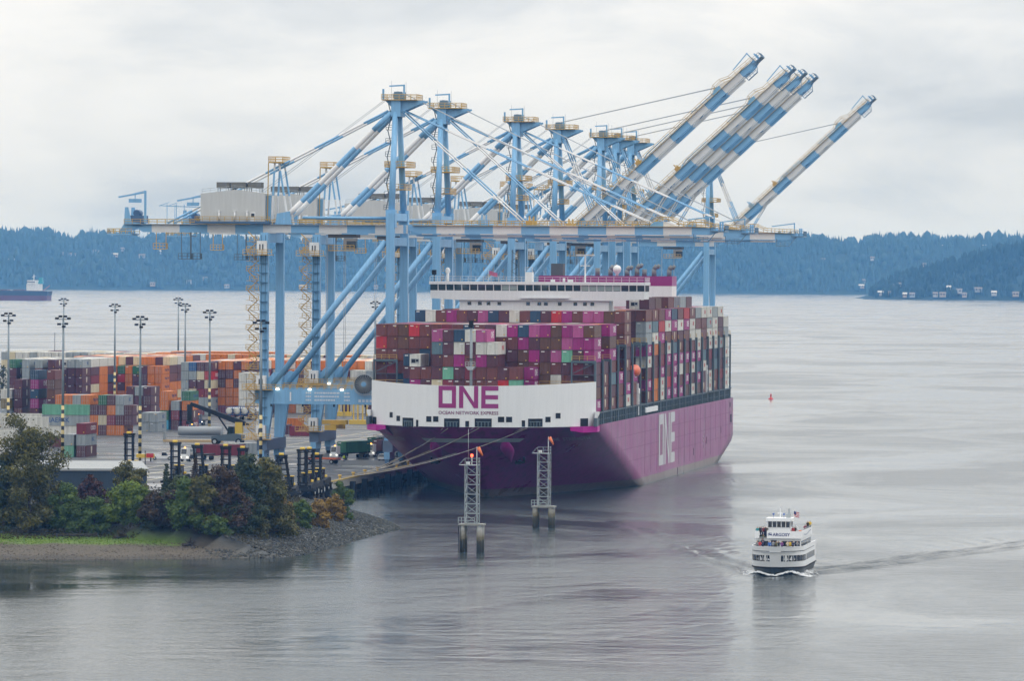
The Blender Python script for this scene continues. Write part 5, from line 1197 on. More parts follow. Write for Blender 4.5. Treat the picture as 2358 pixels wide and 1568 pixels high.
p = onz(462, 1006, QZ); g = MB(); g.tube((-6.2,0,1.6),(6.2,0,1.6),1.25,n=20); g.box(-5.5,5.5,-1.0,1.0,0,0.4); o = g.build('steel_tube', mat('tube_grey',(0.26,0.28,0.30),0.55)); o.location = (p.x,p.y,QZ); tag(o, 'long grey steel cylinder lying on the yard beside the reach stacker', 'cylinder')

# pickup, trucks, cars
M_car = mat('car_white', (0.78,0.79,0.80), 0.25, coat=0.5, var=0.02)
def carbody(o, L, W, H, prof_cab, m_, cabm=M_glass, hood=0.95):
    g = MB(); g.prism([(-L/2,0.42),(L/2,0.42),(L/2,hood),(L/2-0.15,hood+0.05),(-L/2,hood+0.05)], 'x', -W/2, W/2); g.build('body', m_, o)
    g = MB(); g.prism(prof_cab, 'x', -W/2+0.10, W/2-0.10); c_ = g.build('cab', cabm, o)
    ys_ = [q[0] for q in prof_cab]; zs_ = [q[1] for q in prof_cab]; top = max(zs_); tops_ = [q for q in prof_cab if q[1] > top-0.05]
    g = MB(); g.box(-W/2+0.08, W/2-0.08, min(q[0] for q in tops_)-0.05, max(q[0] for q in tops_)+0.05, top-0.01, top+0.06); g.build('cab_roof', m_, c_)
p = onz(373, 1059, QZ); o = vehicle('pickup_truck', 'white pickup truck parked side-on beside the striped light mast', 'pickup truck', p, R(-82))
carbody(o, 5.8, 1.95, 1.9, [(-0.1,0.98),(1.5,0.98),(0.95,1.82),(0.05,1.85)], M_car)
g = MB(); g.box(-0.95,-0.88,-2.85,-0.15,1.0,1.28); g.box(0.88,0.95,-2.85,-0.15,1.0,1.28); g.box(-0.95,0.95,-2.9,-2.83,1.0,1.28); g.build('load_bed', M_car, o)
wheels(o, [(-0.85,-1.75),(0.85,-1.75),(-0.85,1.85),(0.85,1.85)], 0.42, 0.28)
for x in (-0.7, 0.7): g = MB(); g.box(x-0.14,x+0.14,2.88,2.93,0.68,0.85); g.build('headlight', M_steel, o)
p = onz(335, 1062, QZ); o = vehicle('service_truck', 'yellow and red service trailer beside the white pickup', 'trailer', p, R(10))
g = MB(); g.box(-2.2,2.2,-1.0,1.0,0.8,1.7); g.build('bed', M_hy, o); g = MB(); g.box(0.2,2.0,-1.02,-0.9,0.9,1.9); g.build('side_panel', M_red, o); wheels(o, [(-1.3,-0.9),(1.3,-0.9)], 0.45, 0.3)
def tractor(px, py, rz, lab, cargo=None, cab_c=M_white):
    p = onz(px, py, QZ); o = vehicle('yard_tractor', lab, 'yard tractor', p, rz, 'yard tractors by the quay')
    g = MB(); g.box(-1.2,1.2,-3.0,1.8,0.6,1.2); g.build('chassis', M_dark, o)
    g = MB(); g.prism([(-3.0,1.2),(-1.1,1.2),(-1.1,3.2),(-2.7,3.2)], 'x', -1.15, 0.55); cb = g.build('cab', cab_c, o)
    g = MB(); g.add([(-1.0,-3.05,1.8),(0.4,-3.05,1.8),(0.4,-2.80,3.0),(-1.0,-2.80,3.0)],[(0,1,2,3)]); g.add([(-1.0,-3.03,1.8),(0.4,-3.03,1.8),(0.4,-2.78,3.0),(-1.0,-2.78,3.0)],[(3,2,1,0)]); g.build('windscreen', M_glass, cb)
    g = MB(); g.box(-1.2,1.2,-3.35,-3.0,0.55,1.35); g.build('bumper', cab_c, o)
    for x in (-0.85, 0.85): g = MB(); g.box(x-0.16,x+0.16,-3.4,-3.34,0.95,1.18); g.build('headlight', M_head, o)
    g = MB(); g.box(-0.5,-0.2,-2.3,-2.0,3.2,3.42); g.build('beacon', M_amber, cb)
    wheels(o, [(-1.0,-2.3),(1.0,-2.3),(-1.0,1.0),(1.0,1.0)], 0.5, 0.4)
    g = MB(); g.box(-1.15,1.15,0.2,13.0,1.2,1.5); tr = g.build('trailer', M_dark, o)
    for y in (10.2, 11.5): 
        for x in (-1.0, 1.0): g = MB(); wheel(g, x, y, 0.5, 0.5, 0.4); g.build('trailer_wheel', M_black, tr)
    if cargo:
        c, lab2, L = cargo; cc_ = Matrix.Rotation(rz, 4, 'Z') @ Vector((0, 0.5+L/2, 0))
        container(c, (p.x+cc_.x, p.y+cc_.y, QZ+1.52), lab2, YG, L, rz, 'blank', None)
    return o
tractor(784, 1057, R(-20), 'white yard tractor pulling a green container on the quay', ('green', 'dark green container on the trailer of a yard tractor', 12.19))
tractor(866, 1052, R(-16), 'white yard tractor waiting next to the ship bow', ('maroon', 'maroon container on a trailer behind the ship bow', 12.19))
tractor(854, 1046, R(-16), 'second yard tractor beside the one next to the bow', ('green', 'dark green container on a trailer left of the ship bow', 12.19))
tractor(437, 1062, R(-12), 'white truck behind the container handler masts', None)
p = onz(885, 1061, QZ); o = vehicle('parked_car', 'white car parked at the quay edge beneath the bow', 'car', p, R(-10))
carbody(o, 4.5, 1.85, 1.6, [(-2.0,0.98),(0.9,0.98),(0.2,1.6),(-1.7,1.62)], M_car); wheels(o, [(-0.8,-1.4),(0.8,-1.4),(-0.8,1.4),(0.8,1.4)], 0.35, 0.24)
p = onz(838, 1054, QZ); o = vehicle('checker_booth', 'small yellow booth standing on the wet quay', 'booth', p, 0)
g = MB(); g.box(-1.1,1.1,-1.0,1.0,0,2.0); g.build('lower_wall', mat('booth_base',(0.30,0.27,0.16),0.7), o); g = MB(); g.box(-1.0,1.0,-0.9,0.9,2.0,3.4); g.build('window_band', mat('booth_glass',(0.24,0.22,0.10),0.3), o); g = MB(); g.box(-1.25,1.25,-1.15,1.15,3.4,3.6); g.build('roof', M_hy, o)
p = onz(742, 1068, QZ); o = vehicle('bomb_cart', 'orange empty trailer chassis standing near the handler masts', 'trailer', p, R(70))
g = MB(); g.box(-1.3,1.3,-4.5,4.5,1.1,1.5); g.build('deck', M_orange, o); wheels(o, [(-1.0,-3.2),(1.0,-3.2),(-1.0,3.2),(1.0,3.2)], 0.55, 0.4)
# spare spreader frames on the quay
for i, (px, py, h_, lab) in enumerate(((829,977,8.5,'yellow lifting frame with tall posts standing beside the bow'),(786,958,8.0,'yellow lifting frame with a red lamp behind the portal leg'))):
    p = onz(px, py, QZ); o = vehicle('lifting_frame', lab, 'lifting frame', p, 0, 'yellow lifting frames')
    g = MB(); g.box(-3.2,3.2,-1.2,1.2,0,1.3); g.build('base', M_hy, o)
    for x in (-1.9,-0.6,0.9,2.2): g = MB(); g.bar((x,-0.4,1.3),(x,-0.4,h_ if x < 0 else h_-1.5),0.35,0.5); g.build('post', M_hy, o)
    if i: g = MB(); g.lathe((0.4,-0.6,h_-0.4),[(0.15,0),(0.4,0.2),(0.4,0.5),(0.15,0.7)],10); g.build('warning_lamp', M_redlamp, o)
# four tank containers on chassis
for i, px in enumerate((527,545,563,581)):
    p = onz(px, 967, QZ); o = vehicle('tank_container', 'white-ended tank container on a chassis, %s from the left' % ORD[i], 'tank container', p, 0, 'tank containers in a row')
    g = MB(); g.tube((0,0.35,2.75),(0,11.6,2.75),1.08,n=20); g.lathe((0,0,0),[(0.01,0),(0.02,0.001)],4); g.build('tank', mat('tank_white',(0.66,0.67,0.66),0.45), o)
    g = MB(); g.smooth = True; g.grid([[(1.08*math.cos(a_)*math.cos(2*math.pi*k/18), 0.35-0.3*math.sin(a_), 2.75+1.08*math.cos(a_)*math.sin(2*math.pi*k/18)) for k in range(18)] for a_ in (0,0.4,0.8,1.2,1.5)], close=True); g.build('tank_end', mat('tank_cream',(0.62,0.61,0.55),0.5), o)
    g = MB()
    for x in (-1.15,1.15):
        g.bar((x,0,1.5),(x,0,4.0),0.14); g.bar((x,12,1.5),(x,12,4.0),0.14); g.bar((x,0,1.55),(x,12,1.55),0.14); g.bar((x,0,3.95),(x,12,3.95),0.12); g.bar((x,0,3.0),(x*0.45,0,3.95),0.14); g.bar((x,0,2.5),(x*0.45,0,1.55),0.14)
    g.bar((-1.15,0,1.55),(1.15,0,1.55),0.16); g.bar((-1.15,0,3.95),(1.15,0,3.95),0.14); g.bar((-1.15,12,3.95),(1.15,12,3.95),0.14); g.build('frame', mat('tank_frame',(0.02,0.05,0.16),0.5), o)
    g = MB(); g.box(-1.0,1.0,0.2,12,1.1,1.45); g.build('chassis', M_dark, o); wheels(o, [(-0.9,1.4),(0.9,1.4),(-0.9,2.7),(0.9,2.7)], 0.5, 0.4)
    for x in (-0.9, 0.9): g = MB(); g.box(x-0.16,x+0.16,0.10,0.19,1.15,1.3); g.build('tail_light', M_red, o)
# trucks between the left stacks (cab fronts with lamps)
for i, (px, py) in enumerate(((447,1000),(462,975),(55,1000),(10,985))):
    tractor(px, py+4, R(4), ['dark truck in the lane beneath the reach stacker boom','dark truck behind the striped mast by the reach stacker','dark truck facing out of the left lane','dark truck at the left frame edge between stacks'][i], None, mat('truck_navy',(0.03,0.05,0.11),0.4))
# dark building with a pale roof behind the trees
a = onz(338, 1144, QZ); bd = empty('warehouse', (a.x, a.y, QZ), R(14)); tag(bd, 'low navy blue warehouse with a pale flat roof behind the shore trees', 'warehouse')
g = MB(); g.box(-62, 0, 0, 46, 0, 5.3); g.build('wall', mat('warehouse_navy',(0.014,0.030,0.052),0.6,var=0.15,streak=0.15), bd)
g = MB(); g.box(-62.4, 0.4, -0.4, 46.4, 5.3, 5.75); g.build('roof', mat('roof_pale',(0.30,0.31,0.31),0.8,var=0.2,spec=0.2), bd)
for k in range(10): g = MB(); g.box(-6.2*k-0.08, -6.2*k+0.0, -0.06, 0.0, 0, 5.3); g.build('wall_joint', M_dark, bd)
g = MB(); g.box(-12.2,-10.4,-0.12,-0.02,2.0,2.8); g.build('sign', mat('sign_pale',(0.45,0.52,0.42),0.6), bd)
for x in (-20, -44): g = MB(); g.box(x-0.6,x+0.6,18,22,5.75,6.5); g.build('roof_unit', M_steel, bd)
# lamp standards on the terminal road, a thin pole
p = onz(334, 1120, QZ); 
for i, (px, py, h_, lab) in enumerate(((334,1118,7.5,'thin dark pole standing at the right end of the dark building'),(126,845,14,'slim bare mast above the far white containers'))):
    p = onz(px, py, QZ) if i == 0 else ony(px, 816, 1960); o = MB().tube((0,0,0),(0,0,h_),0.10,n=6).build('pole', M_dark); o.location = (p.x,p.y,QZ if i == 0 else 14); tag(o, lab, 'pole')
# ------------------------------------------------------------------ people
def person_mesh(pose, top, legs, key):
    """one continuous body grown over a skeleton; standing, leaning on a rail, or arms folded"""
    J = {'pel':(0,0,0.95),'belly':(0,0,1.10),'chest':(0,-0.01,1.34),'neck':(0,-0.01,1.50),'head':(0,-0.03,1.60),'crown':(0,-0.02,1.74),
         'hl':(-0.10,0,0.90),'kl':(-0.12,-0.02,0.50),'al':(-0.12,0.02,0.09),'tl':(-0.13,-0.13,0.05),'hr':(0.10,0,0.90),'kr':(0.12,-0.03,0.50),'ar':(0.13,0.02,0.09),'tr':(0.14,-0.13,0.05),
         'sl':(-0.20,0,1.42),'sr':(0.20,0,1.42)}
    if pose == 0: J.update(el=(-0.27,0.02,1.14),wl=(-0.27,-0.08,0.90),fl=(-0.27,-0.11,0.80),er=(0.27,0.02,1.14),wr=(0.26,-0.08,0.90),fr=(0.26,-0.11,0.80))
    elif pose == 1: J.update(el=(-0.27,-0.08,1.16),wl=(-0.20,-0.32,1.10),fl=(-0.18,-0.40,1.08),er=(0.27,-0.08,1.16),wr=(0.20,-0.32,1.10),fr=(0.18,-0.40,1.08))
    else: J.update(el=(-0.28,-0.06,1.18),wl=(-0.12,-0.24,1.22),fl=(-0.03,-0.26,1.26),er=(0.30,-0.02,1.16),wr=(0.28,-0.22,1.40),fr=(0.22,-0.26,1.50))
    rad = dict(pel=.155,belly=.145,chest=.175,neck=.065,head=.105,crown=.07,hl=.10,kl=.07,al=.05,tl=.04,hr=.10,kr=.07,ar=.05,tr=.04,sl=.075,sr=.075,el=.05,wl=.038,fl=.04,er=.05,wr=.038,fr=.04)
    E_ = [('pel','belly'),('belly','chest'),('chest','neck'),('neck','head'),('head','crown'),('pel','hl'),('hl','kl'),('kl','al'),('al','tl'),('pel','hr'),('hr','kr'),('kr','ar'),('ar','tr'),('chest','sl'),('sl','el'),('el','wl'),('wl','fl'),('chest','sr'),('sr','er'),('er','wr'),('wr','fr')]
    nm = list(J); me = bpy.data.meshes.new('person'); me.from_pydata([J[n] for n in nm], [(nm.index(a), nm.index(b)) for a, b in E_], [])
    o = bpy.data.objects.new('tmp', me); col.objects.link(o); md = o.modifiers.new('skin', 'SKIN'); md.use_smooth_shade = True
    for i, n in enumerate(nm): s_ = me.skin_vertices[0].data[i]; s_.radius = (rad[n]*(1.25 if n in ('chest','belly','pel') else 1), rad[n]); s_.use_root = (n == 'pel')
    sb = o.modifiers.new('sub', 'SUBSURF'); sb.levels = 1; sb.render_levels = 1
    dg = bpy.context.evaluated_depsgraph_get(); out = bpy.data.meshes.new_from_object(o.evaluated_get(dg)); bpy.data.objects.remove(o)
    out.materials.clear()
    hair = mat('hair', (0.05,0.035,0.025), 0.8)
    for m_ in (M_skin, top, legs, hair, M_dark): out.materials.append(m_)
    for p in out.polygons:
        c = p.center; z = c.z
        if z > 1.66 or (z > 1.56 and c.y > 0.03): k = 3
        elif z > 1.49: k = 0
        elif z < 0.10: k = 4
        elif z < 0.93 and abs(c.x) < 0.235: k = 2
        elif (pose == 0 and z < 0.88) or (pose == 1 and c.y < -0.33) or (pose == 2 and abs(c.x) < 0.10 and c.y < -0.235 and z < 1.35) or (pose == 2 and z > 1.44 and c.y < -0.2): k = 0
        else: k = 1
        p.material_index = k
    out.name = 'person'; return out
CL = dict(navy=(0.02,0.03,0.08), black=(0.02,0.02,0.022), red=(0.40,0.03,0.03), yellow=(0.65,0.45,0.04), grey=(0.22,0.23,0.24), blue=(0.03,0.12,0.40), olive=(0.10,0.10,0.05), cream=(0.55,0.48,0.34), purple=(0.16,0.05,0.20), orange=(0.55,0.14,0.03), hivis=(0.55,0.75,0.05), teal=(0.05,0.25,0.27), white=(0.65,0.65,0.65), maroon=(0.20,0.03,0.05))
_pm = {}
def person(top, legs, pose, loc, rz, label, group=None):
    k = (top, legs, pose)
    if k not in _pm: _pm[k] = person_mesh(pose, mat('cloth_'+top, CL[top], 0.8), mat('cloth_'+legs, CL[legs], 0.8), k)
    o = inst('person', _pm[k], None, loc, (0, 0, rz)); tag(o, label, 'person', group); return o

# ------------------------------------------------------------------ excursion boat
FS = 0.83
ft = empty('excursion_boat', FERRY); ft.scale = (FS, FS, FS); tag(ft, 'white three-deck excursion boat heading towards the camera, passengers on its decks', 'boat')
FL, FB = 30.0, 5.35
def fw(y, z):      # half breadth at distance y from the bow
    t_ = max(0, min(1, (y+0.16*max(0,(z-0.2))/3.0)/7.6)); k = 0.50+0.15*(1-min(1, z/3.2)); return (FB-0.55*max(0, (1.6-z)/1.6))*(1-(1-t_)**2.1)**k
def FP(g, n, m_, par=None, fix=True): return g.build(n, m_, par or ft, fix)
def shell(z0, z1, nz, y1, y0fn, m_, name, off=0.0, par=None):
    rows = []
    for j in range(nz+1):
        z = z0+(z1-z0)*j/nz; y0 = y0fn(z); ys_ = [y0+(y1-y0)*(i/26)**1.7 for i in range(27)]
        rows.append([(-fw(y-y0, 3.2 if z > 3.2 else z)-off, y, z) for y in ys_[::-1]] + [(fw(y-y0, 3.2 if z > 3.2 else z)+off, y, z) for y in ys_[1:]])
    g = MB(); g.smooth = True; g.grid(rows); g.smooth = False; n2 = len(rows[0])
    for j in range(nz): g.face((j*n2, (j+1)*n2, (j+1)*n2+n2-1, j*n2+n2-1))
    return FP(g, name, m_, par), rows
bow = lambda z: 0.6 - 0.34*z
M_fh = mat('boat_navy', (0.022,0.032,0.040), 0.35, var=0.2); M_fw = mat('boat_white', (0.80,0.81,0.82), 0.35, var=0.04, coat=0.2)
lower, rl = shell(-0.8, 1.75, 5, FL, bow, M_fh, 'hull')
upper, ru = shell(1.75, 6.0, 8, FL, bow, M_fw, 'topsides', 0.04)
g = MB(); r_ = ru[-1]; n2 = len(r_); g.add([(p[0]*0.985, p[1]+0.1, 4.95) for p in r_], [tuple(range(n2))]); FP(g, 'bow_deck', mat('boat_deck',(0.30,0.32,0.33),0.7))
g = MB(); g.grid([[(p[0]*1.03, p[1]-0.06, 1.62) for p in rl[-1]], [(p[0]*1.045, p[1]-0.10, 1.75) for p in rl[-1]], [(p[0]*1.03, p[1]-0.06, 1.9) for p in rl[-1]]]); FP(g, 'rubbing_strake', M_black)
# main deck windows set along the curved side: slanted at the bow, upright aft
def strip(s0, s1, zl_, zh, off, slant=0.0):
    """quad on the shell between arc positions s0..s1 (starboard s>0, port s<0), distances aft of the stem"""
    sg = 1 if s1 > 0 else -1; out = []
    for z, e in ((zl_, 0.0), (zh, slant)):
        y0 = bow(z)
        for s in (abs(s0), abs(s1)): y = y0+s+e*0; out.append((sg*(fw(s, 3.2 if z > 3.2 else z)+off), y, z))
    return [out[0], out[1], out[3], out[2]]
M_fg = mat('boat_glass', (0.015,0.018,0.025), 0.08, spec=0.8, var=0.0)
def s_of(x):
    a, b_ = 0.0, 9.0
    for k in range(40):
        m_ = (a+b_)/2; a, b_ = (m_, b_) if fw(m_, 3.2) < x else (a, m_)
    return a
marks = [s_of(x) for x in (0.42,1.55,2.6,3.45,4.1,4.6)] + [3.6,4.9,6.2,7.6,9.0]
marks = sorted(marks)
for sg in (-1, 1):
    for a, b_ in zip(marks[:-1], marks[1:]):
        g = MB(); gp = 0.06*(b_-a); q = strip(sg*(a+gp), sg*(b_-gp), 3.05, 4.3, 0.07); g.add(q, [(0,1,2,3)]); q2 = strip(sg*(a+gp), sg*(b_-gp), 3.05, 4.3, 0.055); g.add(q2, [(3,2,1,0)]); FP(g, 'window', M_fg, upper, False)
    y = 9.4
    while y < 27:
        g = MB(); x = fw(y-bow(3), 3.2)+0.06; g.box(min(sg*x,sg*(x-0.05)), max(sg*x,sg*(x-0.05)), y, y+0.95, 3.05, 4.3); FP(g, 'window', M_fg, upper); y += 1.2
    # dark line and small names
    for zz, z2 in ((5.05, 5.2),):
        prev = 0.9 if sg > 0 else 1.1
        g = MB(); ss = [s_of(0.5+0.35*i) for i in range(13)] + [4.0+0.45*i for i in range(52)]
        g.grid([[(sg*(fw(s, 3.2)+0.06), bow(z)+s, z) for s in ss] for z in (zz, z2)]); FP(g, 'trim_line', M_fh, upper, False)
# second deck cabin, sign board, bulwark cap
g = MB(); g.grid([[(p[0]*1.01, p[1]-0.03, 5.98) for p in r_], [(p[0]*1.01, p[1]-0.03, 6.08) for p in r_], [(p[0]*0.97, p[1]+0.12, 6.08) for p in r_]]); FP(g, 'bulwark_cap', M_fw)
c2 = FP(MB().box(-4.6, 4.6, 5.6, 27, 4.96, 7.75), 'upper_cabin', M_fw)
for i, x in enumerate((-3.9,-2.6,1.2,2.55,3.85)):
    FP(MB().box(x-0.52, x+0.52, 5.52, 5.58, 5.9, 6.95), 'window', M_fg, c2)
FP(MB().box(-1.55, -0.35, 5.50, 5.58, 4.97, 7.1), 'doorway', mat('door_dark',(0.03,0.02,0.018),0.7), c2)
for sg in (-1, 1):
    y = 6.2
    while y < 26.5: g = MB(); g.box(min(sg*4.66,sg*4.6), max(sg*4.66,sg*4.6), y, y+0.9, 5.7, 6.95); FP(g, 'window', M_fg, c2); y += 1.15
    g = MB(); g.box(min(sg*4.85,sg*4.62), max(sg*4.85,sg*4.62), 5.2, 27, 7.55, 9.0); FP(g, 'side_bulwark', M_fw, c2)
    g = MB(); g.grid([[(sg*4.87, 9+0.8*i, 8.2-0.25*math.sin(i*0.25)) for i in range(20)], [(sg*4.87, 9+0.8*i, 8.35-0.25*math.sin(i*0.25)) for i in range(20)]]); FP(g, 'trim_line', mat('trim_blue',(0.05,0.09,0.2),0.5), c2, False)
g = MB(); g.box(-4.6, 4.6, 5.2, 27, 7.6, 7.75); FP(g, 'sun_deck', mat('boat_deck',(0.30,0.32,0.33),0.7))
sg_ = FP(MB().add([], []) or MB().box(-2.35, 4.85, 4.95, 5.12, 7.5, 9.0), 'sign_board', M_fw)
FP(MB().box(-4.85, -3.9, 4.95, 5.12, 7.5, 9.0), 'sign_board', M_fw)
M_argo = mat('argosy_blue', (0.02,0.03,0.16), 0.5)
inst('sign_lettering', text_mesh('ARGOSY', 0.90, M_argo, 0.02), sg_, (0.62, 4.93, 8.25))
g = MB()
for k in range(3): g.grid([[(-2.15+0.12*i, 4.92, 8.05+0.14*k+0.10*math.sin(i*0.42+k*0.6)) for i in range(8)], [(-2.15+0.12*i, 4.92, 8.13+0.14*k+0.10*math.sin(i*0.42+k*0.6)) for i in range(8)]])
g.grid([[(-2.0+0.1*i, 4.92, 8.48+0.10*math.sin(i*0.5)) for i in range(8)], [(-2.0+0.1*i, 4.92, 8.60+0.06*math.sin(i*0.5)) for i in range(8)]]); FP(g, 'sign_emblem', M_argo, sg_, False)
g = MB()
for x in (-2.75, -3.6): g.bar((x,5.0,5.0),(x,6.8,7.7),0.12)
for k in range(9): g.bar((-3.6,5.0+0.2*k,5.0+0.3*k),(-2.75,5.0+0.2*k,5.0+0.3*k),0.2,0.06)
FP(g, 'stair', M_fw)
# wheelhouse
wh = FP(MB().box(-2.3, 2.3, 6.4, 11.0, 7.75, 9.75), 'wheelhouse', M_fw)
FP(MB().box(-2.35, 2.35, 6.3, 10.9, 9.75, 10.95), 'window_band', M_fg, wh)
g = MB()
for k in range(6): x = -2.3+4.6*k/5; g.box(x-0.07, x+0.07, 6.24, 6.32, 9.75, 10.95)
for sg in (-1, 1):
    for y in (7.6, 9.2, 10.8): g.box(min(sg*2.33,sg*2.42), max(sg*2.33,sg*2.42), y, y+0.14, 9.75, 10.95)
FP(g, 'window_post', M_fw, wh)
FP(MB().box(-2.7, 2.7, 5.9, 11.4, 10.95, 11.6), 'wheelhouse_roof', M_fw, wh)
g = MB(); g.bar((0.1,8,11.6),(0.1,8,13.7),0.18); g.box(-0.5,0.7,7.9,8.1,12.5,12.65); FP(g, 'radar_mast', M_fw, wh)
g = MB(); g.box(1.3,2.2,8,9,11.6,12.5); g.bar((1.85,8.5,12.4),(1.85,8.5,13.5),0.32); FP(g, 'exhaust', M_steel, wh)
for x in (-1.2, 0.95): g = MB(); g.bar((x,7,11.6),(x,7,12.2),0.08); g.lathe((x,7,12.2),[(0.1,0),(0.24,0.12),(0.22,0.35),(0.05,0.45)],10); FP(g, 'lamp', mat('lamp_blue',(0.06,0.12,0.35),0.3), wh)
g = MB(); g.bar((2.7,10.8,11.2),(2.5,10.8,13.0),0.06); FP(g, 'flag_staff', M_fw)
g = MB(); m_flag = [mat('flag_red',(0.45,0.03,0.05),0.8), mat('flag_white',(0.7,0.7,0.7),0.8), mat('flag_navy',(0.03,0.04,0.15),0.8)]
for j in range(7):
    g.mi = j % 2; g.grid([[(2.6+0.16*i, 10.8+0.1*math.sin(i*1.2), 12.9-0.15*(j+e)-0.05*i) for i in range(8)] for e in (0, 1)])
g.mi = 2; g.grid([[(2.6+0.16*i, 10.76+0.1*math.sin(i*1.2), 12.9-0.6*e-0.05*i) for i in range(4)] for e in (0, 1)]); FP(g, 'flag', m_flag, None, False)
g = MB(); g.prism([(3.0,9.9),(3.35,9.9),(3.8,8.0),(3.0,8.0)], 'y', 10.6, 11.0); FP(g, 'side_light_board', M_fw)
g = MB()
for sg in (-1, 1): g.rail([(sg*4.75,5.4,9.0),(sg*4.75,26.8,9.0)],0.35,1.4,0.03,False)
FP(g, 'deck_rail', M_steel)
for k in range(3): g = MB(); g.tube((3.1+0.0*k,13+1.5*k,8.35),(4.3,13+1.5*k,8.35),0.42,n=12); FP(g, 'raft_canister', mat('raft_rust',(0.42,0.12,0.06),0.6))
# passengers
prng = random.Random(4)
PG = 'passengers on the excursion boat'
def pass_(x, y, z, top, legs, pose, lab, rz=None): person(top, legs, pose, FERRY+Vector((x, y, z))*FS, prng.uniform(-0.5,0.5) if rz is None else rz, lab, PG)
for i, (x, y, top) in enumerate(((-4.2,3.9,'grey'),(-3.6,3.5,'red'),(-3.1,4.3,'navy'),(-1.6,3.2,'blue'),(-0.9,3.6,'grey'),(-0.2,3.3,'olive'),(0.2,3.9,'black'),(0.9,3.2,'purple'),(2.1,3.4,'cream'),(2.5,3.9,'yellow'),(3.2,3.5,'navy'),(4.0,4.2,'grey'))):
    pass_(x, y, 4.98, top, prng.choice(['navy','black','grey']), i % 3, 'person in a %s top on the bow deck, %s from the left' % (top, ORD[i]))
for i, (x, y, top) in enumerate(((-4.4,6.0,'teal'),(-4.0,6.6,'black'),(-3.7,7.2,'grey'),(-3.2,6.6,'maroon'),(-2.9,7.0,'navy'),(-2.6,5.9,'black'))):
    pass_(x, y, 7.76, top, 'navy', i % 3, 'person in a %s top crowding the sun deck left of the wheelhouse, %s from left' % (top, ORD[i]))
for i, (x, y, top) in enumerate(((2.75,7.6,'red'),(3.1,8.6,'black'),(4.3,17.5,'maroon'),(4.35,19.5,'navy'))):
    pass_(x, y, 7.76, top, 'black', i % 3, 'person in a %s top on the sun deck right of the wheelhouse' % top)
pass_(4.45, 22.0, 8.3, 'black', 'black', 0, 'person in dark clothes standing high at the right rear of the sun deck')
pass_(4.6, 25.0, 8.3, 'yellow', 'black', 1, 'person in a bright yellow jacket at the rear rail of the boat')
for i, (x, y, z) in enumerate(((-3.2,5.1,5.4),(-3.15,5.7,6.3))): pass_(x, y, z, ('navy','olive')[i], 'navy', 0, ('person in navy low on the stair beside the sign','person in olive higher on the stair beside the sign')[i])
# bow wave foam
g = MB(); fr = random.Random(8)
for sg in (-1, 1):
    for k in range(420):
        s = fr.random()**1.5*10; d = fr.gauss(0, 0.35+0.05*s); x = FERRY.x + sg*(fw(s/FS, 0)*FS+0.30+0.02*s*s*0.4) + d; y = FERRY.y+bow(0)+s - 1.0*abs(fr.gauss(0,0.4))*(s < 3); r_ = fr.uniform(0.07,0.26)*(1.1-s/14)
        z = wake(x, y)+fr.uniform(-0.05,0.12)+0.42*math.exp(-(s/3.0)**2); o_ = len(g.v)
        for i in range(6): a_ = i*math.pi/3+fr.random()*0.4; g.v.append((x+r_*1.6*math.cos(a_), y+r_*math.sin(a_), z-0.05))
        g.v.append((x, y, z+r_*0.55))
        for i in range(6): g.face((o_+i, o_+(i+1)%6, o_+6))
stuff(tag(g.build('bow_foam', mat('foam',(0.75,0.77,0.78),0.8,var=0.1), fix=False), 'white foam of the bow wave round the excursion boat', 'foam'))

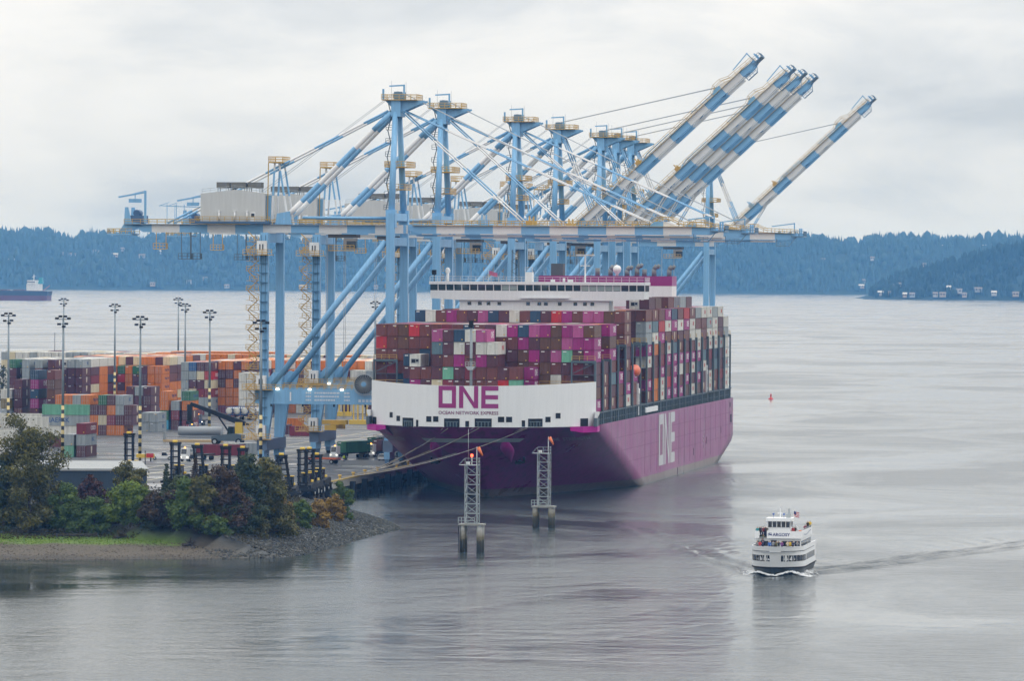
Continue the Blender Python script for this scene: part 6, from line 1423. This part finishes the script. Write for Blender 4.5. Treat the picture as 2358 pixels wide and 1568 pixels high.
# ------------------------------------------------------------------ dolphins with lattice towers
def dolphin(px, pyw, dxp, pile_d, ph, tw, th, nb, lab, lamp, group):
    p = onz(px, pyw, 0); o = empty('beacon_tower', (p.x, p.y, 0)); tag(o, lab, 'beacon tower', group)
    M_pl = bpy.data.materials.get('pile_wear')
    if not M_pl:
        M_pl = bpy.data.materials.new('pile_wear'); M_pl.use_nodes = True; nt = M_pl.node_tree; b = nt.nodes['Principled BSDF']; b.inputs['Roughness'].default_value = 0.85
        t = N(nt, 'ShaderNodeTexCoord'); s1 = N(nt, 'ShaderNodeSeparateXYZ'); nt.links.new(t.outputs['Object'], s1.inputs[0]); no = N(nt, 'ShaderNodeTexNoise', Scale=2.5, Detail=4.0); nt.links.new(t.outputs['Object'], no.inputs['Vector'])
        rp = ramp(nt, [(0.0,(0.018,0.020,0.018)),(0.36,(0.03,0.032,0.026)),(0.46,(0.10,0.085,0.045)),(0.62,(0.20,0.19,0.16)),(0.8,(0.30,0.31,0.30))], math_n(nt,'ADD',math_n(nt,'DIVIDE',s1.outputs[2],5.5),math_n(nt,'MULTIPLY_ADD',no.outputs[0],0.3,-0.15))); nt.links.new(rp.outputs[0], b.inputs['Base Color'])
    for sx in (-1, 1):
        for sy in (0, 1):
            g = MB(); g.tube((sx*dxp/2, sy*2.6, -3), (sx*dxp/2, sy*2.6, ph), pile_d/2, n=14); g.build('pile', M_pl, o)
    g = MB(); g.box(-dxp/2-0.7, dxp/2+0.7, -0.6, 3.2, ph-0.05, ph+0.25); g.build('cap_beam', mat('cap_concrete',(0.24,0.24,0.22),0.85,var=0.25), o)
    g = MB(); g.rail([(-dxp/2-0.7,-0.5,ph+0.35),(-dxp/2+0.5,-0.5,ph+0.35)],1.1,0.6,0.05); g.rail([(-0.9,-0.5,ph+0.35),(0.7,-0.5,ph+0.35)],1.1,0.8,0.05); g.build('handrail', M_steel, o)
    z0, z1 = ph+0.35, ph+0.35+th; h2 = tw/2; yc = 1.3
    for sx in (-1, 1):
        for sy in (-1, 1): g = MB(); g.bar((sx*h2,yc+sy*h2,z0),(sx*h2,yc+sy*h2,z1),0.16); g.build('tower_leg', M_galv, o)
    dz = th/nb
    for k in range(nb+1):
        z = z0+dz*k
        for a, b_ in (((-h2,-h2),(h2,-h2)),((h2,-h2),(h2,h2)),((h2,h2),(-h2,h2)),((-h2,h2),(-h2,-h2))):
            g = MB(); g.bar((a[0],yc+a[1],z),(b_[0],yc+b_[1],z),0.11); g.build('girt', M_galv, o)
            if k < nb: g = MB(); g.bar((a[0],yc+a[1],z+dz),(b_[0],yc+b_[1],z),0.10); g.build('brace', M_galv, o)
    g = MB(); g.box(-h2-1.1, h2+0.1, yc-h2, yc+h2, z1, z1+0.08); tp_ = g.build('top_platform', M_galv, o)
    g = MB(); g.rail([(-h2,yc-h2,z1+0.08),(h2,yc-h2,z1+0.08),(h2,yc+h2,z1+0.08)],1.2,0.9,0.05); g.bar((-h2-1.1,yc-h2,z1+0.1),(-h2,yc-h2,z1+1.3),0.1); g.build('top_rail', M_galv, tp_)
    g = MB(); g.lathe((-h2+0.45,yc-0.5,z1+0.08),[(0.32,0),(0.36,0.1),(0.36,0.5),(0.3,0.55)],12); g.build('instrument', M_white, tp_)
    g = MB(); g.bar((h2-0.35,yc,z1),(h2-0.35,yc,z1+3.4),0.12); g.build('pole', M_white, tp_)
    g = MB(); a = Vector((h2-0.1,yc,z1+3.25)); b_ = a+Vector((0.85,-0.2,-1.5)); g.tube(a, b_, 0.34, 0.16, n=12); g.build('windsock', M_orange, tp_)
    if lamp:
        g = MB(); g.bar((-0.1,yc,z1),(-0.1,yc,z1+1.5),0.16); g.build('lamp_post', M_white, tp_); g = MB(); g.lathe((-0.1,yc,z1+1.5),[(0.1,0),(0.26,0.1),(0.26,0.4),(0.08,0.55)],12); g.build('red_lamp', M_redlamp, tp_)
        g = MB(); g.tube((-h2+0.35,yc+0.4,z1),(-h2+0.35,yc+0.4,z1+6.6),0.035,n=5); g.build('whip_aerial', M_steel, tp_)
        g = MB(); g.bar((-dxp/2-0.6,-0.7,-1),(-dxp/2-0.6,-0.7,ph),0.12); g.bar((-dxp/2-0.3,-0.7,-1),(-dxp/2-0.3,-0.7,ph),0.12); g.build('ladder', M_dark, o)
    g = MB(); g.bar((h2-0.2,yc-h2-0.1,z0),(h2-0.2,yc-h2-0.1,z1),0.12); g.build('cable_conduit', M_steel, o)
M_galv = mat('galvanised_lattice', (0.27,0.30,0.31), 0.5, metal=0.25, var=0.3)
dolphin(1084, 1272, 3.15, 1.05, 4.9, 2.35, 10.6, 6, 'nearer lattice beacon tower on piles with a lit red lamp', True, 'lattice beacon towers')
dolphin(1250, 1216, 3.15, 1.05, 4.1, 2.35, 10.4, 6, 'farther lattice beacon tower on piles, orange windsock, no red lamp', False, 'lattice beacon towers')
# red buoy
p = onz(1775, 920, 0); g = MB(); g.lathe((0,0,0),[(1.2,-0.6),(1.3,0.0),(1.25,0.6),(0.5,0.8),(0.35,2.2),(0.5,2.3),(0.1,3.2)],14); o = g.build('buoy', M_red); o.location = p; o.scale = (0.75,)*3; tag(o, 'small red channel buoy floating on the open water', 'buoy')
# bulk carrier far out at left
p = onz(113, 691.5, 0); bc = empty('bulk_carrier', (p.x, p.y, 0)); tag(bc, 'distant dark bulk carrier with white deckhouse at the left frame edge', 'cargo ship')
m_b = bpy.data.materials.new('carrier_hull'); m_b.use_nodes = True; nt = m_b.node_tree; b = nt.nodes['Principled BSDF']; t = N(nt,'ShaderNodeTexCoord'); s1 = N(nt,'ShaderNodeSeparateXYZ'); nt.links.new(t.outputs['Object'],s1.inputs[0]); rp = ramp(nt,[(0.0,(0.11,0.012,0.02)),(0.46,(0.11,0.012,0.02)),(0.47,(0.012,0.022,0.035)),(1,(0.012,0.022,0.035))],math_n(nt,'DIVIDE',s1.outputs[2],15.0)); nt.links.new(rp.outputs[0],b.inputs['Base Color'])
g = MB(); g.prism([(0,-2),(0,5),(1.5,13.5),(-9,14),(-190,14),(-196,15),(-190,-2)], 'y', -15, 15); g.build('hull', m_b, bc)
dh = MB().box(-31, -13, -13, 13, 13.9, 24).build('deckhouse', M_panel, bc); MB().box(-30, -18, -14, 14, 24, 29.5).build('bridge', M_panel, bc)
g = MB(); g.box(-29.9,-18.1,-14.05,14.05,26.4,27.8); g.build('bridge_window', M_glass, bc)
g = MB(); g.prism([(-16,24),(-9,24),(-10,33.5),(-14.5,33.5)],'y',-3.5,3.5); g.build('funnel', mat('funnel_teal',(0.03,0.25,0.33),0.5), bc)
g = MB(); g.bar((-23,0,29.5),(-23,0,38),0.9); g.bar((-26,0,34),(-20,0,35.5),0.5); g.build('mast', M_panel, bc)
g = MB(); g.bar((-9,0,14),(1,0,22),0.6); g.build('stern_davit', M_orange, bc)
for k in range(5): g = MB(); g.box(-52-26*k,-35-26*k,-9,9,14,15.8); g.build('hatch_cover', mat('hatch_brown',(0.12,0.06,0.05),0.7), bc)
# docker on the quay
p = onz(792, 1064, QZ); person('hivis', 'navy', 0, p, 0.3, 'dock worker in a bright yellow-green jacket beside the green container truck')
# ------------------------------------------------------------------ shore trees
def leaf_mat(name, c0, c1, c2):
    m = bpy.data.materials.new(name); m.use_nodes = True; nt = m.node_tree; b = nt.nodes['Principled BSDF']; b.inputs['Roughness'].default_value = 0.7; b.inputs['Specular IOR Level'].default_value = 0.25
    ge = N(nt, 'ShaderNodeNewGeometry'); t = N(nt, 'ShaderNodeTexCoord'); no = N(nt, 'ShaderNodeTexNoise', Scale=0.45, Detail=2.0); nt.links.new(t.outputs['Object'], no.inputs['Vector'])
    v = math_n(nt, 'ADD', math_n(nt, 'MULTIPLY', ge.outputs['Random Per Island'], 0.5), math_n(nt, 'MULTIPLY', no.outputs[0], 0.55))
    rp = ramp(nt, [(0.15, c0), (0.55, c1), (0.9, c2)], v); nt.links.new(rp.outputs[0], b.inputs['Base Color']); return m
LM = dict(olive=leaf_mat('leaf_olive',(0.039,0.046,0.012),(0.083,0.082,0.018),(0.146,0.120,0.022)), green=leaf_mat('leaf_green',(0.030,0.052,0.012),(0.061,0.103,0.019),(0.113,0.161,0.024)),
          bright=leaf_mat('leaf_bright',(0.045,0.077,0.012),(0.106,0.161,0.019),(0.182,0.218,0.031)), dark=leaf_mat('leaf_dark',(0.018,0.031,0.012),(0.037,0.054,0.019),(0.068,0.077,0.021)),
          rust=leaf_mat('leaf_rust',(0.030,0.018,0.012),(0.055,0.032,0.019),(0.085,0.055,0.022)), ochre=leaf_mat('leaf_ochre',(0.087,0.053,0.009),(0.186,0.112,0.016),(0.273,0.172,0.024)),
          umber=leaf_mat('leaf_umber',(0.022,0.015,0.009),(0.043,0.028,0.016),(0.074,0.048,0.020)), red=leaf_mat('leaf_red',(0.030,0.010,0.009),(0.050,0.016,0.014),(0.075,0.030,0.017)))
M_bark = mat('bark', (0.055,0.042,0.032), 0.9, var=0.3, vscale=3)
def tree(px, ytop, ybase, hw, kind, lab, n=5200, conifer=False, zb=None, leaf=0.26, group='trees on the wooded shore', seed=None, thin=0.0, y=None):
    rnd = random.Random(seed or int(px*7+ytop))
    if y is None: p = onz(px, ybase, zb if zb is not None else 3.0)
    else: p = ony(px, ybase, y)
    if y is None:
        yy = 975.0
        while yy < 1200:                     # where this line of sight first meets the ground
            p = ony(px, ybase, yy)
            if p.z <= (ground_h(p.x, p.y) if yy < 1130 else QZ): break
            yy += 0.5
    p.z = ground_h(p.x, p.y) if p.y < 1180 else QZ
    sc1 = FPX/(p-CAM).dot(_f); H_ = (FPX and (ony(px, ytop, p.y).z - p.z)); W_ = 1.12*hw/sc1
    o = empty('tree', p); tag(o, lab, 'tree', group)
    g = MB(); lean = Vector((rnd.uniform(-0.04,0.04)*H_, rnd.uniform(-0.04,0.04)*H_, 0)); tr = min(0.35, 0.018*H_+0.05)
    g.tube((0,0,-0.4), lean*0.5+Vector((0,0,H_*0.5)), tr, tr*0.6, n=8, cap=False); g.tube(lean*0.5+Vector((0,0,H_*0.5)), lean+Vector((0,0,H_*0.93)), tr*0.6, 0.03, n=7, cap=False)
    clumps = []
    if conifer:
        k = 0; z = H_*0.08
        while z < H_*0.97:
            r = W_*(1-z/H_)**0.85*rnd.uniform(0.8,1.1); nb = max(3, int(6*(1-z/H_)+3))
            for i in range(nb):
                a_ = rnd.random()*6.283; e = Vector((math.cos(a_)*r, math.sin(a_)*r, z-0.18*r)); s_ = lean*(z/H_)+Vector((0,0,z)); g.tube(s_, e+lean*(z/H_), 0.05, 0.015, n=4, cap=False)
                for q in (0.45, 0.75, 1.0): clumps.append((s_.lerp(e+lean*(z/H_), q), 0.22*r+0.12, 0.3))
            z += H_*0.045
    else:
        nl = 9+int(H_*0.6)
        for k in range(nl):
            z = H_*(0.02+0.92*(k+rnd.random())/nl); t_ = z/H_; prof = (math.sin(math.pi*min(1,(t_*0.80+0.22)))**0.6); a_ = k*2.4+rnd.random(); r = W_*prof*rnd.uniform(0.62,1.08)
            s_ = lean*t_+Vector((0,0,z*0.78)); e = lean*t_+Vector((math.cos(a_)*r, math.sin(a_)*r*0.85, z+0.04*H_)); g.tube(s_, e, 0.10*tr/0.2, 0.02, n=5, cap=False)
            for q in range(3):
                c = s_.lerp(e, 0.5+0.25*q)+Vector((rnd.gauss(0,0.1),rnd.gauss(0,0.1),rnd.gauss(0,0.1)))*W_; clumps.append((c, W_*rnd.uniform(0.20,0.40), 0.75))
        for k in range(nl): z = H_*rnd.uniform(0.03,0.97); t_ = z/H_; prof = math.sin(math.pi*min(1,(t_*0.80+0.22)))**0.6; a_ = rnd.random()*6.283; r = W_*prof*0.85*math.sqrt(rnd.random()); clumps.append((lean*t_+Vector((math.cos(a_)*r,math.sin(a_)*r,z)), W_*rnd.uniform(0.16,0.34), 0.8))
    g.build('trunk', M_bark, o)
    g = MB(); tot = sum(c[1]**2 for c in clumps)
    for c, r, sq in clumps:
        m_ = int(n*(1-thin)*r*r/tot)+4
        for i in range(m_):
            d = Vector((rnd.gauss(0,1),rnd.gauss(0,1),rnd.gauss(0,1))).normalized()*(rnd.random()**0.45)*r*(1.0 if rnd.random() < 0.86 else rnd.uniform(1.1,1.7)); d.z *= sq
            q = c+d; s_ = leaf*rnd.uniform(0.6,1.35); nrm = (d.normalized()*0.8+Vector((rnd.gauss(0,.5),rnd.gauss(0,.5),rnd.gauss(0.3,.5)))).normalized(); e1 = nrm.orthogonal().normalized(); e1.rotate(Matrix.Rotation(rnd.random()*6.28,3,nrm)); e2 = nrm.cross(e1)
            o_ = len(g.v); g.v.extend([tuple(q-e1*s_), tuple(q-e2*s_*0.55), tuple(q+e1*s_), tuple(q+e2*s_*0.55)]); g.face((o_,o_+1,o_+2,o_+3))
    g.build('crown', LM[kind], o, False)
TR = [(68,972,1226,78,'olive','tallest dark olive tree at the left of the shore',15000,0,2.6),
      (8,1046,1226,40,'dark','dark tree cut by the left frame edge',6000,0,2.6),
      (150,1118,1230,40,'green','green tree to the right of the tallest olive tree',5200,0,2.6),
      (110,1160,1226,34,'dark','low dark bush under the tallest olive tree',4200,0,2.6),
      (218,1150,1232,36,'green','rounded green tree in front of the dark building',5200,0,2.5),
      (300,1112,1228,48,'bright','bright green tree near the right end of the dark building',7500,0,2.6),
      (304,1062,1190,38,'olive','thin olive tree behind the bright green one',5000,0,3.4),
      (212,1096,1190,32,'red','small dark red tree against the dark building',3200,0,3.4),
      (250,1150,1222,26,'rust','low rusty bush between two green trees',2800,0,2.8),
      (381,1062,1190,17,'dark','small pointed spruce left of the handler masts',4200,1,3.4),
      (352,1140,1228,38,'umber','dark brown bush right of the bright green tree',4200,0,2.6),
      (398,1138,1228,42,'umber','dark brown thicket below the spruce',4600,0,2.6),
      (408,1100,1214,42,'dark','dark green tree below the handler masts',5200,0,3.2),
      (446,1104,1230,50,'green','broad green tree in the middle of the shore',7500,0,2.5),
      (474,1096,1226,40,'olive','olive tree behind the broad green one',4800,0,3.0),
      (520,1078,1226,52,'rust','reddish brown tree in front of the open yard',6500,0,2.9),
      (448,1050,1150,15,'umber','bare brownish conifer between the handler masts',900,1,4.2),
      (563,1052,1230,44,'dark','tall dark green tree left of the big olive tree',7500,0,2.6),
      (614,1060,1232,58,'olive','large olive and yellow tree before the first crane',10500,0,2.6),
      (540,1158,1232,38,'dark','low dark bush under the reddish tree',4200,0,2.5),
      (640,1130,1226,26,'ochre','yellowish tree on the right flank of the big olive tree',4200,0,2.8),
      (694,1154,1216,24,'green','rounded green bush above the rock slope',4200,0,3.4),
      (732,1158,1214,28,'ochre','ochre bush between two green bushes above the rocks',4200,0,3.4),
      (770,1144,1200,22,'ochre','ochre bush beside the rightmost green tree',3600,0,3.6),
      (790,1114,1194,24,'green','rightmost green tree above the rock slope by the quay',5600,0,3.8),
      (665,1178,1232,20,'olive','small olive bush at the top of the rocks',2600,0,2.8),
      (588,1184,1236,30,'olive','low olive bush where the grass strip ends at the rocks',3600,0,2.6),
      (500,1192,1237,27,'green','low green bush in front of the reddish brown tree',3200,0,2.6),
      (350,1194,1237,25,'dark','low dark bush in front of the brown thicket',3000,0,2.6),
      (634,1184,1234,24,'ochre','low yellowish bush at the left edge of the rock slope',3000,0,2.6)]
for a in TR: tree(a[0], a[1], a[2], a[3], a[4], a[5], n=int(a[6]*1.8), conifer=bool(a[7]), zb=a[8])
# far-off tree and scrub at the left edge of the yard
tree(6, 838, 900, 14, 'dark', 'distant tree behind the yard at the left frame edge', 900, y=1900, seed=77)
# undergrowth along the foot of the trees
rnd = random.Random(21); g = MB()
for k in range(30000):
    px = rnd.uniform(-20, 690); py = rnd.uniform(1150, 1244); p = onz(px, py, 3.0); z = ground_h(p.x, p.y)
    if z < 2.15: continue
    h_ = abs(rnd.gauss(0, 0.75)); s_ = rnd.uniform(0.12,0.3); a_ = rnd.random()*6.28; o_ = len(g.v); t_ = Vector((math.cos(a_)*s_, math.sin(a_)*s_, s_*rnd.uniform(-.5,.5))); c = Vector((p.x, p.y, z+h_))
    g.v.extend([tuple(c-t_), tuple(c+Vector((0,0,-s_*0.6))), tuple(c+t_), tuple(c+Vector((0,0,s_*0.6)))]); g.face((o_,o_+1,o_+2,o_+3))
stuff(tag(g.build('undergrowth', leaf_mat('leaf_scrub',(0.02,0.018,0.010),(0.045,0.040,0.016),(0.08,0.06,0.02)), fix=False), 'brown and green scrub at the foot of the shore trees', 'scrub'))
# low grass on the green strip
g = MB()
for k in range(34000):
    x = rnd.uniform(-330, -184); y = rnd.uniform(975, 1035); d, bx = sdist(x, y)
    if not (20 < d < 38): continue
    e = bx
    if e > 0.6: continue
    z = ground_h(x, y); h_ = rnd.uniform(0.1,0.28); a_ = rnd.random()*6.28; o_ = len(g.v)
    g.v.extend([(x-0.12*math.cos(a_), y-0.12*math.sin(a_), z), (x+0.12*math.cos(a_), y+0.12*math.sin(a_), z), (x+rnd.gauss(0,.08), y+rnd.gauss(0,.08), z+h_)]); g.face((o_,o_+1,o_+2))
stuff(tag(g.build('shore_grass', leaf_mat('leaf_grass',(0.06,0.11,0.008),(0.10,0.17,0.012),(0.14,0.20,0.02)), fix=False), 'strip of bright green grass and algae above the gravel beach', 'grass'))
# riprap rocks and beach stones
g = MB()
def rock(g, x, y, z, r):
    o_ = len(g.v); 
    for (a, b_, c) in ((1,0,0),(-1,0,0),(0,1,0),(0,-1,0),(0,0,1),(0,0,-1)):
        q = r*rnd.uniform(0.65,1.25); g.v.append((x+a*q+rnd.gauss(0,.15)*r, y+b_*q+rnd.gauss(0,.15)*r, z+c*q*0.75+rnd.gauss(0,.1)*r))
    for f in ((0,2,4),(2,1,4),(1,3,4),(3,0,4),(2,0,5),(1,2,5),(3,1,5),(0,3,5)): g.face([o_+i for i in f])
cnt = 0
while cnt < 12000:
    x = rnd.uniform(-228, -183); y = rnd.uniform(975, 1205); d, bx = sdist(x, y); e = max(0, min(1, (bx-0.28)/0.22))
    if not (-0.6 < d < 21) or rnd.random() > e: continue
    rock(g, x, y, max(-0.2, ground_h(x, y))+0.05, rnd.uniform(0.14,0.44)); cnt += 1
stuff(tag(g.build('riprap', isl_mat('rock', (0.034,0.036,0.036), (0.085,0.088,0.080)), fix=False), 'grey riprap boulders covering the point of the spit', 'rocks'))
g = MB(); cnt = 0
while cnt < 12000:
    x = rnd.uniform(-340, -184); y = rnd.uniform(950, 1030); d, bx = sdist(x, y)
    if not (0 < d < (21 if bx < 0.22 else 36)): continue
    rock(g, x, y, ground_h(x, y), rnd.uniform(0.06,0.2)); cnt += 1
stuff(tag(g.build('beach_stones', isl_mat('stone', (0.05,0.042,0.034), (0.16,0.14,0.11)), fix=False), 'small stones strewn over the brown gravel beach', 'stones'))
# drift logs and a root wad
for i, (px, py, L, a_, lab) in enumerate(((175,1243,8,0.1,'long dark drift log on the green strip at left'),(278,1245,3.0,0.9,'dark root stump on the grass below the bright green tree'),(436,1252,3.4,1.0,'upturned dark root stump at the edge of the gravel'),(455,1243,7.5,0.05,'drift log lying right of the upturned stump'),(345,1240,6.5,-0.1,'drift log under the brown thicket'),(70,1240,4.5,0.15,'short drift log below the tallest tree'))):
    p = onz(px, py, 1.9); p.z = ground_h(p.x, p.y); o = empty('drift_log', p, a_); tag(o, lab, 'driftwood', 'driftwood on the beach')
    g = MB(); g.tube((-L/2,0,0.25),(L/2,0.2,0.4),0.30,0.18,n=8); g.build('log', mat('drift_wood',(0.045,0.038,0.032),0.9,var=0.3), o)
    if L < 4:
        g = MB(); 
        for k in range(16): an = rnd.random()*6.28; el = rnd.uniform(-0.3,1.3); d = Vector((math.cos(an)*math.cos(el), math.sin(an)*math.cos(el), math.sin(el))); g.tube((0,0,0.4), Vector((0,0,0.4))+d*rnd.uniform(0.8,1.5), 0.14, 0.03, n=5)
        g.build('root', mat('drift_wood',(0.045,0.038,0.032),0.9,var=0.3), o)
